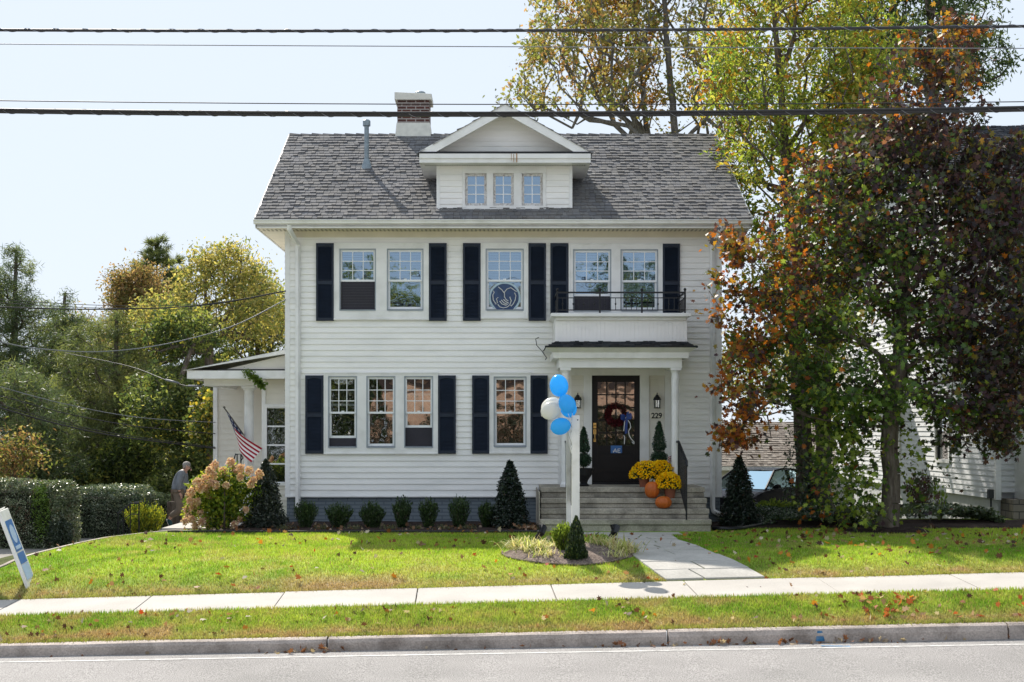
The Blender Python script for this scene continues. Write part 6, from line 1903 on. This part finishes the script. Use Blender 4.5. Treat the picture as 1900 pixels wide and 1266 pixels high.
# balloons
def balloon(px, py, d, rpx, mat, label, rot=0):
    c = Vector(W(px, py, d)); r = rpx * d / FPX
    prof = []
    for t in np.linspace(0, math.pi, 22):
        rr = math.sin(t) * r * (1 - .09 * (1 - math.cos(t)) * .6); zz = -math.cos(t) * r * 1.10
        if zz < 0: zz *= 1.08
        prof.append((max(rr, .003), zz))
    mb = MB(); mb.lathe(prof, (0, 0, 0), 28)
    mb.lathe([(.004, -r * 1.17), (.02, -r * 1.24), (.004, -r * 1.20)], (0, 0, 0), 10)
    Rm = Matrix.Rotation(rot, 3, 'Y')
    mb.v = [tuple(Rm @ Vector(p) + c) for p in mb.v]
    o = mb.build('balloon', M[mat], smooth=True, loc=tuple(c)); tag(o, label, 'balloon', 'balloons tied to the white sign post')
    s = MB(); e = Vector((W(1058, 778, 21.85))); k = c + Rm @ Vector((0, 0, -r * 1.2))
    s.path([k, (k + e) / 2 + Vector((.02, 0, -.03)), e], .0035, 4, cap=False); place(s.build('string', M['ribbon_white']), o); 
    return o
balloon(1037, 715, 21.9, 18.2, 'balloon_blue', 'blue balloon, topmost of the bunch on the sign post', R(-8))
balloon(1052, 749, 21.7, 16.3, 'balloon_blue', 'blue balloon in front at the right of the bunch, facing the camera', R(-30))
balloon(1054, 756, 22.1, 16.3, 'balloon_blue', 'blue balloon half hidden behind the right one', R(-20))
balloon(1024, 754, 22.0, 17.5, 'balloon_white', 'white balloon, upper of the pair at the left of the bunch', R(60))
balloon(1023, 761, 21.9, 17.3, 'balloon_white', 'white balloon, slightly lower and nearer of the white pair', R(60))
balloon(1041, 791, 21.8, 16.6, 'balloon_blue', 'blue balloon, lowest of the bunch beside the post top', R(75))
mm = MB(); g = random.Random(5)
for k in range(5):
    p = W(1058 + g.uniform(-1, 1), 776, 21.82); pts = [p]
    for q in range(1, 12): pts.append((p[0] + .012 * math.sin(q * 1.7 + k) + .012 * (k - 2), p[1] - .02, p[2] - q * .030 * (1 + .3 * k)))
    mm.path(pts, .0045, 4, cap=False)
tag(mm.build('curling_ribbon', M['ribbon_white']), 'white curling ribbons hanging from the sign post under the balloons', 'ribbon')

# leaning sandwich board at the left edge
AF = empty('sandwich_board', (-7.0, 20.2 - D0, -.45), 'white sandwich board with blue print leaning at the left edge of the lawn', 'sandwich board')
bl = Vector(W(54, 1078, 20.2)); tp = Vector(W(-1, 949, 20.35))
bl.z = float(gz(bl.x, bl.y)) + .0
wv = Vector((.10, .62, .0)).normalized() * .62; wv = Vector((-.085, .60, .02))
nv = (tp - bl).cross(wv).normalized()
if nv.x < 0: nv = -nv
def leaf_board(parent, b0, t0, wv, nv, th=.045):
    m = MB(); v = [b0, b0 + wv, t0 + wv, t0]
    v2 = [p - nv * th for p in v]
    m.add(v + v2, [(0, 1, 2, 3), (7, 6, 5, 4), (0, 4, 5, 1), (1, 5, 6, 2), (2, 6, 7, 3), (3, 7, 4, 0)])
    return m.build('board', M['post'], parent, bevel=.008)
leaf_board(AF, bl, tp, wv, nv)
t2 = tp + Vector((-.08, 0, 0)); b2_ = bl + Vector((-.95, 0, 0)); b2_.z = float(gz(b2_.x, b2_.y))
leaf_board(AF, b2_, t2, wv, -nv)
def bp(u, v, o=.003): return bl + wv * u + (tp - bl) * v + nv * o
m = MB(); m.quad(bp(.12, .46), bp(.88, .46), bp(.88, .86), bp(.12, .86)); m.quad(bp(.12, .30), bp(.88, .30), bp(.88, .44), bp(.12, .44)); m.build('printed_panel', M['sign_blue'], AF)
m = MB(); m.quad(bp(.12, .10), bp(.88, .10), bp(.88, .29), bp(.12, .29)); m.quad(bp(.2, .485, .005), bp(.8, .485, .005), bp(.8, .53, .005), bp(.2, .53, .005))
pts = [bp(.5 + .26 * math.cos(t), .68 + .12 * math.sin(t), .005) for t in np.linspace(0, 2 * math.pi, 21)[:-1]]; m.add(pts, [tuple(range(20))]); m.build('printed_panel', M['sign_pale'], AF)

# round window emblem: two cupped hands inside a ring
EM = empty('window_emblem', (fx(936), .03, fz(553)), 'round blue emblem with white cupped hand outlines hanging in the middle upper window', 'emblem')
ecx, ecz = fx(936.5, .02), fz(552, .02); er = 29.5 / 90
def ring(mb, r0, r1, y, zmin, n=60, a0=0, a1=2 * math.pi):
    for i in range(n):
        A = a0 + (a1 - a0) * i / n; B = a0 + (a1 - a0) * (i + 1) / n
        q = [(ecx + r * math.cos(t), y, ecz + r * math.sin(t) * .98) for r, t in ((r0, A), (r1, A), (r1, B), (r0, B))]
        if min(p[2] for p in q) < zmin: continue
        mb.quad(*q)
zmn = fz(574.5, .02)
m = MB(); nn_ = 56
vs = [(ecx + er * .9 * math.cos(t), .028, max(ecz + er * .9 * math.sin(t), zmn)) for t in np.linspace(0, 2 * math.pi, nn_ + 1)[:-1]]
m.add(vs, [tuple(range(nn_))]); m.build('disc', mk('emblem_navy', (.035, .07, .16), .5, .3, 6), EM)
m = MB(); ring(m, er * .88, er * 1.0, .024, zmn); m.build('ring', mk('emblem_ring', (.42, .55, .62), .5, .15, 8), EM)
m = MB()
def ep(x, y): return (ecx + (x - 420) / 968 * 130 / 90 / 1.0, .020, fz(440 + y / 7.447, .02))
strokes = [[(330, 690), (380, 730), (415, 775), (418, 830), (440, 865), (470, 885)], [(415, 765), (450, 720), (505, 700), (560, 740), (585, 755)], [(555, 770), (575, 810), (565, 870), (540, 920), (508, 955), (500, 940)],
           [(490, 825), (500, 855), (510, 880), (490, 940), (450, 970), (400, 980), (350, 965), (325, 930)], [(262, 745), (275, 765), (255, 800), (262, 870), (300, 930), (320, 905), (305, 855), (330, 835)], [(400, 860), (430, 890), (475, 915)], [(372, 870), (410, 910), (465, 935)], [(350, 885), (380, 925), (445, 945)]]
for s_ in strokes:
    P_ = [ep(x, y) for x, y in s_]; m.path(P_, .0085, 4)
m.build('hand_outlines', M['ribbon_white'], EM)

# wreath
wc = Vector((fx(1143.5, -.06), -.06, fz(769.5, -.06)))
WR = empty('wreath', tuple(wc), 'burgundy leaf wreath with blue bow hanging on the front door glass', 'wreath')
g = np.random.default_rng(8); n = 1900; a = g.uniform(0, 2 * np.pi, n); b = g.uniform(0, 2 * np.pi, n); rr = .052 * np.sqrt(g.random(n)) * 1.25
C = np.stack([wc.x + (.175 + rr * np.cos(b)) * np.cos(a), wc.y + rr * np.sin(b), wc.z + (.185 + rr * np.cos(b)) * np.sin(a)], 1)
leaves('leaf_ring', C, .042, pick([(.085, .008, .012, 3), (.13, .015, .018, 2), (.05, .006, .01, 2)], n, g), M['burgundy'], WR, aspect=.6, seed=8, loc=tuple(wc))
m = MB(); m.path([(wc.x + .18 * math.cos(t), wc.y + .01, wc.z + .19 * math.sin(t)) for t in np.linspace(0, 2 * math.pi, 25)], .03, 6); m.build('twig_base', M['core'], WR)
m = MB(); q = Vector((fx(1161, -.1), -.12, fz(774, -.1)))
def loop_(mb, dx, dz, w=.03):
    pts = []
    for t in np.linspace(0, 1, 11):
        an = 2 * math.pi * t; pts.append(q + Vector((dx * math.sin(math.pi * t) , -.03 * math.sin(math.pi * t), dz * math.sin(math.pi * t) + .035 * math.sin(an))))
    for A, B in zip(pts, pts[1:]): mb.quad(A + Vector((0, 0, w)), B + Vector((0, 0, w)), B - Vector((0, 0, w)), A - Vector((0, 0, w)))
loop_(m, -.11, .0); loop_(m, .12, .02); loop_(m, .06, .07); loop_(m, -.05, -.05)
m.quad(q + Vector((-.03, 0, 0)), q + Vector((.03, -.0, 0)), q + Vector((.035, 0, -.33)), q + Vector((-.02, .0, -.35))); m.quad(q + Vector((0, -.01, 0)), q + Vector((.05, -.01, 0)), q + Vector((.03, -.01, -.25)), q + Vector((0, -.01, -.25)))
m.build('bow', M['ribbon_blue'], WR)
m = MB()
def rib(pts, w=.008):
    P_ = [Vector((fx(a, -.1), -.13, fz(b, -.1))) for a, b in pts]
    for A, B in zip(P_, P_[1:]):
        dv = (B - A).normalized(); sv = Vector((-dv.z, 0, dv.x)) * w; m.quad(A + sv, A - sv, B - sv, B + sv)
rib([(1165, 780), (1169, 786), (1170, 793), (1166, 800), (1167, 808), (1171, 815), (1176, 820), (1176.5, 824), (1172, 820)]); rib([(1159, 780), (1158, 790), (1157, 800)]); rib([(1157, 808), (1159, 812), (1158, 824)]); rib([(1160, 776), (1168, 771), (1166, 764)])
m.build('white_ribbon', M['ribbon_white'], WR)

# pumpkins
def pumpkin(px, py, d, rpx, hpx, label, z):
    x = (px - VX) * d / FPX; y = d - D0; r = rpx * d / FPX; h = hpx * d / FPX
    E = empty('pumpkin', (x, y, z), label, 'pumpkin', 'pumpkins on the front steps')
    mb = MB(); prof = [(.02, .012)]
    for t in np.linspace(-.44 * math.pi, .47 * math.pi, 16): prof.append((r * math.cos(t) ** .8, h * .5 + h * .5 * math.sin(t)))
    prof.append((.012, h * .955))
    mb.lathe(prof, (x, y, z), 60, lobes=11, amp=.075); mb.build('rind', M['pumpkin'], E, smooth=True, loc=(x, y, z))
    mb = MB(); mb.path([(x, y, z + h * .94), (x + .005, y, z + h * 1.03), (x + .02, y, z + h * 1.12)], [.022, .014, .016], 7); mb.build('stalk', M['stem'], E, loc=(x, y, z))
pumpkin(1210, 0, 27.55, 13.6, 31, 'tall oval orange pumpkin on the second step', .60)
pumpkin(1231, 0, 27.3, 15, 23, 'squat orange pumpkin on the third step', .412)
# mums
def mum(px, d, z, rpx, hpx, potpx, potr, label, seed):
    x = (px[0] - VX) * d / FPX; y = d - D0; k = d / FPX
    E = empty('potted_mum', (x, y, z), label, 'flower pot', 'potted yellow mums by the door')
    ph = potpx * k; pr = potr * k
    mb = MB(); mb.lathe([(pr * .72, 0), (pr * .95, ph * .8), (pr * 1.08, ph * .8), (pr * 1.1, ph), (pr * .95, ph), (pr * .9, ph * .9)], (x, y, z), 24); mb.build('pot', M['terracotta'], E, smooth=False, loc=(x, y, z))
    g = np.random.default_rng(seed); cx_ = (px[1] - VX) * d / FPX
    rx_ = rpx * k; h = hpx * k; zc_ = z + ph * .85
    n = 1500; v = unit(g.normal(0, 1, (n, 3))); v[:, 2] = np.abs(v[:, 2]) * 1.0 - .12; r = .55 + .35 * g.random(n)
    C = np.stack([cx_ + v[:, 0] * r * rx_, y + v[:, 1] * r * rx_, zc_ + v[:, 2] * r * h], 1)
    leaves('foliage', C, .05, pick([(.03, .06, .015, 3), (.05, .09, .02, 2)], n, g), M['leaf_dark'], E, seed=seed, loc=(x, y, z))
    n = 620; v = unit(g.normal(0, 1, (n, 3))); v[:, 2] = np.abs(v[:, 2]) - .10
    C = np.stack([cx_ + v[:, 0] * rx_, y + v[:, 1] * rx_, zc_ + v[:, 2] * h], 1) + g.normal(0, .008, (n, 3))
    own = np.repeat(np.arange(n), 9); pc = C[own]
    ax = unit(g.normal(0, 1, (n * 9, 3)) + v[own] * .8)
    cl = pick([(.95, .66, .008, 4), (.98, .78, .03, 2), (.80, .48, .005, 2)], n * 9, g, own, .8, .12)
    leaves('blossoms', pc, .026, cl, M['petal'], E, seed=seed + 1, axis=ax, aspect=.8, loc=(x, y, z))
mum((1195, 1200), 28.0, .80, 31, 30, 24, 11, 'yellow mum in terracotta pot, left one beside the door', 701)
mum((1228, 1226), 28.15, .80, 28, 30, 24, 11, 'yellow mum behind, under the topiary near the column', 702)
mum((1243, 1241), 27.6, .60, 25, 27, 26, 12, 'yellow mum in terracotta pot on the second step, frontmost', 703)
# topiaries
def topiary(px, d, label, seed, zb, cone_t, cone_b, ball_c, ball_r, cw):
    x = (px - VX) * d / FPX; y = d - D0; z = FLZ; k = d / FPX
    E = empty('topiary', (x, y, z), label, 'topiary', 'topiaries flanking the front door')
    zf = lambda py: EYE - (py - HY) * k
    mb = MB(); mb.lathe([(.10, 0), (.12, .02), (.07, .06), (.09, .12), (.16, .22), (.19, .34), (.205, .36), (.17, .36), (.15, .32)], (x, y, z), 20); mb.build('pot', M['pot_dark'], E, loc=(x, y, z))
    mb = MB(); mb.path([(x, y, z + .3), (x, y, zf(cone_t) - .1)], .018, 6); mb.build('stem', M['bark'], E, loc=(x, y, z))
    g = np.random.default_rng(seed)
    n = 2600; v = unit(g.normal(0, 1, (n, 3))); r = g.random(n) ** .3
    B = np.stack([x + v[:, 0] * r * ball_r * k, y + v[:, 1] * r * ball_r * k, zf(ball_c) + v[:, 2] * r * ball_r * k * .95], 1)
    n2 = 3400; t = g.random(n2) ** 1.2; a = g.uniform(0, 2 * np.pi, n2); rr = (1 - t) ** .7 * g.random(n2) ** .35 * cw * k
    rr = np.where(t < .12, rr * (.6 + 3.3 * t), rr)
    Cn = np.stack([x + np.cos(a) * rr, y + np.sin(a) * rr, zf(cone_b) + t * (zf(cone_t) - zf(cone_b))], 1)
    P_ = np.vstack([B, Cn]); leaves('foliage', P_, .032, pick([(.012, .045, .020, 4), (.025, .075, .030, 2), (.05, .11, .045, 1)], len(P_), g), M['leaf_dark'], E, seed=seed, loc=(x, y, z))
topiary(1223, 28.6, 'cone and ball topiary in dark pot right of the door', 711, .8, 782, 835, 850, 16, 15)
topiary(1083, 28.4, 'cone and ball topiary in dark pot left of the door behind the sign posts', 712, .8, 793, 838, 853, 14.5, 13.5)

# flags
def flag_cols(i, n, j, m_, canton):
    return 0
def us_flag(A, B, C_, D_, rows, colsN, sag, cant=(.40, 7 / 13), seed=0, parent=None, name='cloth', fold=.05):
    """A hoist top, B hoist bottom, C fly top, D fly bottom"""
    A, B, C_, D_ = map(Vector, (A, B, C_, D_)); mb = MB(); 
    for j in range(rows):
        for i in range(colsN):
            P_ = []
            for (u, v) in ((i / colsN, j / rows), ((i + 1) / colsN, j / rows), ((i + 1) / colsN, (j + 1) / rows), (i / colsN, (j + 1) / rows)):
                p = (A * (1 - v) + B * v) * (1 - u) + (C_ * (1 - v) + D_ * v) * u
                p = p + Vector((sag[0] * math.sin(math.pi * u), fold * math.sin(v * 9 + u * 5) + fold * .6 * math.sin(u * 11 - v * 3), sag[1] * math.sin(math.pi * u) + fold * .35 * math.sin(v * 8 + u * 9)))
                P_.append(p)
            u = (i + .5) / colsN; v = (j + .5) / rows
            if u < cant[0] and v < cant[1]:
                sx = (u / cant[0] * 11) % 2; sy = (v / cant[1] * 9) % 2
                star_ = abs(((u / cant[0] * 5.5) % 1) - .5) < .2 and abs(((v / cant[1] * 4.5) % 1) - .5) < .24
                c = (.60, .62, .66) if star_ else (.018, .026, .09)
            else:
                c = (.36, .012, .03) if int(v * 9) % 2 == 0 else (.80, .78, .76)
            mb.quad(*P_, c)
    return mb.build(name, M['vcol'], parent, smooth=True)
FA = W(416, 757, 29.9); FB = W(463, 822, 31.1)
FL = empty('flag', FB, 'american flag on a slanted pole fixed to the side porch column', 'flag')
m = MB(); m.path([FA, FB], .014, 8); m.lathe([(.012, -.01), (.03, .01), (.012, .035)], FA, 10); m.build('pole', M['bark_grey'], FL)
us_flag(W(420, 763, 29.95), W(450, 806, 30.6), W(487, 832, 30.3), W(466, 858, 30.0), 36, 60, (-.16, -.02), parent=FL, cant=(.42, .999), fold=.012)
x = (1240 - VX) * 28.2 / FPX
SF = empty('small_flag', W(1240, 868, 28.2), 'tiny american flag on a stick stuck behind the mums', 'flag')
m = MB(); m.path([W(1242, 872, 28.2), W(1249, 838, 28.2)], .006, 6); m.build('stick', M['pot_dark'], SF)
us_flag(W(1248, 843, 28.2), W(1244, 858, 28.2), W(1240, 848, 28.1), W(1238, 864, 28.1), 26, 20, (0, -.01), parent=SF, fold=.008)

# stair rail at the left path
SR = MB()
SRE = empty('stair_handrail', (-7, -.9, -.4), 'dark metal handrail pair of the side stairs beside the golden shrub', 'handrail')
for k, (o, dd) in enumerate(((0, 28.6), (22, 29.6))):
    mm = MB()
    pA = W(218 + o * .5, 953 - k * 3, dd); pB = W(243 + o * .4, 934 - k * 0, dd); pC = W(258 + o * .5, 934 - (2 if k else 0), dd)
    if k: pA = W(228, 948, dd); pB = W(250, 932, dd); pC = W(269, 932, dd)
    mm.path([pA, pB, pC], .016, 6)
    for t in (0.05, .45, .95):
        q = Vector(pA).lerp(Vector(pB), t); mm.path([q, (q.x, q.y, -.55)], .013, 5)
    q = Vector(pC); mm.path([q, (q.x, q.y, -.5)], .016, 5)
    q1 = Vector(pA); q2 = Vector(pB); mm.path([q1 - Vector((0, 0, .22)), q2 - Vector((0, 0, .22)), Vector(pC) - Vector((0, 0, .22))], .009, 4)
    mm.build('rail', M['iron'], SRE)
# low retaining block and stone steps under the man
m = MB(); x0, x1 = (310 - VX) * 32.6 / FPX, (470 - VX) * 32.6 / FPX
m.box(x0 - .7, x0 + .0, 1.6, 4, -.75, -.62); m.box(x0, x1, 1.6, 4.2, -.8, -.45); m.box(x0 + .28, x1, 1.7, 4.2, -.45, -.27); m.box(x0 + .6, x1, 1.8, 4.2, -.27, -.09)
tag(m.build('side_steps', M['step'], bevel=.01), 'low stone steps leading up to the side porch', 'steps')
m = MB(); a = W(311, 931, 33.2); m.box(a[0], a[0] + .28, 3.8, 4.1, -.6, a[2]); tag(m.build('gate_post', M['bark'], bevel=.01), 'short dark brown post behind the walking man', 'post')

# ================================================================== THE MAN
def skinned(name, V, E_, Rr, mat, parent, sub=2, root=0, loc=None):
    me = bpy.data.meshes.new(name)
    me.from_pydata([tuple(Vector(v) - Vector(loc)) for v in V], E_, [])
    o = bpy.data.objects.new(name, me); COL.objects.link(o)
    o.location = loc
    sk = o.modifiers.new('skin', 'SKIN'); sk.use_smooth_shade = True
    for i, r in enumerate(Rr):
        me.skin_vertices[0].data[i].radius = (r, r) if not hasattr(r, '__len__') else r
    for i in range(len(V)): me.skin_vertices[0].data[i].use_root = (i == root)
    sb = o.modifiers.new('sub', 'SUBSURF'); sb.levels = sub; sb.render_levels = sub
    me.materials.append(mat)
    if parent: place(o, parent)
    return o
MD = 32.0
def mp(px, py, dd=0): return Vector(W(px, py, MD + dd))
k_ = MD / FPX
MAN = empty('person', tuple(mp(318, 983)), 'grey haired man in grey jacket and khaki trousers climbing the side steps', 'person')
ML = tuple(mp(318, 983))
hip = mp(330, 915); chest = mp(335, 889); neck = mp(344, 873); head = mp(348.5, 865.5); 
sR = mp(337, 879, -.17); sL = mp(339, 878, .17)
eR = mp(331, 898, -.22); wR = mp(333, 913, -.20); hR = mp(336, 921, -.2)
eL = mp(346, 897, .20); wL = mp(353, 908, .16); hL = mp(357, 914, .15)
hipR = mp(330, 918, -.10); kR = mp(334, 946, -.12); aR = mp(314, 962, -.10); tR = mp(318, 976, -.10)
hipL = mp(332, 918, .10); kL = mp(344, 940, .10); aL = mp(340, 964, .10); tL = mp(350, 968, .10)
V = [hip, chest, neck, head, sR, eR, wR, sL, eL, wL, hipR, kR, aR, hipL, kL, aL, mp(333, 900), mp(341.5, 876), mp(351.5, 871.5), tR, tL]
E_ = [(0, 16), (16, 1), (1, 17), (17, 2), (2, 3), (17, 4), (4, 5), (5, 6), (17, 7), (7, 8), (8, 9), (0, 10), (10, 11), (11, 12), (0, 13), (13, 14), (14, 15), (3, 18), (12, 19), (15, 20)]
Rr = [.12, .13, .055, .095, .06, .045, .03, .06, .045, .03, .085, .06, .04, .085, .06, .04, .13, .09, .06, .03, .03]
body = skinned('body', V, E_, Rr, M['skin'], MAN, 2, 0, ML)
# hands with fingers
def hand(w, dirv, side):
    VV = [w, w + dirv * .05]; EE = [(0, 1)]; RR = [.024, .026]
    d0 = dirv.normalized()
    for i in range(4):
        off = Vector((0, (i - 1.5) * .021, 0)); b = len(VV); L = (.075, .085, .08, .062)[i]
        VV += [w + dirv * .07 + off, w + dirv * .07 + off + d0 * L * .5, w + dirv * .07 + off + d0 * L * .85 + Vector((-.02 * side, 0, -.005))]
        EE += [(1, b), (b, b + 1), (b + 1, b + 2)]; RR += [.011, .009, .008]
    b = len(VV); VV += [w + dirv * .035 + Vector((.03 * side, -.03, 0)), w + dirv * .08 + Vector((.035 * side, -.045, 0))]; EE += [(1, b), (b, b + 1)]; RR += [.011, .009]
    skinned('hand', VV, EE, RR, M['skin'], MAN, 1, 0, ML)
hand(wR + (hR - wR) * .2, (hR - wR).normalized() * 1.0, 1); hand(wL + (hL - wL) * .2, (hL - wL).normalized() * 1.0, -1)
V = [mp(330, 917), mp(331.5, 906), mp(334, 893), mp(338, 882), mp(343.5, 875.5), sR, eR + Vector((0, 0, .0)), wR + Vector((0, 0, .03)), sL, eL, wL + Vector((0, 0, .03))]
skinned('jacket', V, [(0, 1), (1, 2), (2, 3), (3, 4), (3, 5), (5, 6), (6, 7), (3, 8), (8, 9), (9, 10)], [.165, .175, .175, .14, .075, .085, .065, .05, .085, .065, .05], M['jacket'], MAN, 2, 0, ML)
V = [mp(331, 914), hipR, kR, aR + Vector((.01, 0, .03)), hipL, kL, aL + Vector((0, 0, .03))]
skinned('trousers', V, [(0, 1), (1, 2), (2, 3), (0, 4), (4, 5), (5, 6)], [.15, .118, .085, .068, .115, .085, .068], M['trousers'], MAN, 2, 0, ML)
def shoe(a, t_):
    m_ = [a, a + (t_ - a) * .5, t_ + (t_ - a).normalized() * .04]
    skinned('shoe', m_, [(0, 1), (1, 2)], [.05, .052, .04], M['shoe'], MAN, 2, 0, ML)
    q = (t_ - a).normalized(); nrm = Vector((-q.z, 0, q.x)); nrm = nrm if nrm.z < 0 or nrm.x < 0 else -nrm
    mm = MB(); mm.path([a + nrm * .045, t_ + q * .05 + nrm * .042], .016, 6); mm.build('sole', M['ribbon_white'], MAN, loc=ML)
shoe(aR + Vector((-.02, 0, -.0)), tR); shoe(aL, tL)
# face
fdir = (mp(352.5, 869.5) - head).normalized()
mm = MB()
def ell(mb, c, r, n=10):
    vs = []; fs = []
    for i in range(n + 1):
        for j in range(n * 2):
            th = math.pi * i / n; ph = math.pi * j / n
            vs.append((c[0] + r[0] * math.sin(th) * math.cos(ph), c[1] + r[1] * math.sin(th) * math.sin(ph), c[2] + r[2] * math.cos(th)))
    for i in range(n):
        for j in range(n * 2): fs.append((i * 2 * n + j, i * 2 * n + (j + 1) % (2 * n), (i + 1) * 2 * n + (j + 1) % (2 * n), (i + 1) * 2 * n + j))
    mb.add(vs, fs)
ell(mm, head + fdir * .105 + Vector((0, 0, -.005)), (.018, .014, .025)); mm.build('nose', M['skin'], MAN, smooth=True, loc=ML)
for s in (-1, 1):
    mm = MB(); ell(mm, head + fdir * .085 + Vector((.01, s * .035, .022)), (.010, .012, .008), 6); mm.build('eye', M['ink'], MAN, smooth=True, loc=ML)
    mm = MB(); ell(mm, head + Vector((-.005, s * .095, -.005)), (.02, .012, .032), 7); mm.build('ear', M['skin'], MAN, smooth=True, loc=ML)
mm = MB(); ell(mm, head + fdir * .09 + Vector((-.015, 0, -.045)), (.012, .025, .006), 6); mm.build('mouth', M['burgundy'], MAN, smooth=True, loc=ML)
mm = MB(); ell(mm, head + Vector((-.028, 0, .038)), (.090, .094, .074), 12); ell(mm, head + Vector((-.062, 0, -.005)), (.050, .082, .062), 10); mm.build('hair', M['hair'], MAN, smooth=True, loc=ML)

# ------------------------------------------------------------------ labels for the setting
SET = {'ground': 'broad grassy ground stretching behind the houses', 'lawn': 'green front lawn sloping down to the sidewalk', 'verge': 'narrow grass verge between sidewalk and kerb', 'driveway': 'grey driveway strip left of the lawn edging',
       'lawn_edging': 'thin stone edging along the left lawn edge', 'side_path': 'pale concrete landing left of the hydrangea', 'sidewalk': 'pale concrete sidewalk crossing in front of the lawn', 'kerb': 'weathered concrete kerb along the road',
       'road': 'light grey asphalt road in the foreground', 'road_line': 'thin white edge line on the road', 'far_bounce_pavement': 'pale pavement across the street, brightened to bounce light', 'kerb_paint_mark': 'blue utility paint mark on the kerb', 'stone_path': 'flagstone walk from the sidewalk to the front steps',
       'island_mulch': 'kidney shaped mulch bed around the sign posts', 'tree_mulch': 'dark mulch ring under the purple maple'}
nb = 0
for o in list(COL.objects):
    if o.parent is None and o.type == 'MESH' and 'label' not in o:
        nm = o.name.split('.')[0]
        if nm in SET: o['label'] = SET[nm]
        elif nm == 'mulch_bed': o['label'] = ['dark mulch bed along the house foundation', 'dark mulch bed right of the house under the ivy'][nb % 2]; nb += 1
        elif nm == 'bed_edging': o['label'] = 'thin edging in front of the foundation bed' if o.data.materials[0] == M['pot_dark'] else 'brown edging around the island bed'
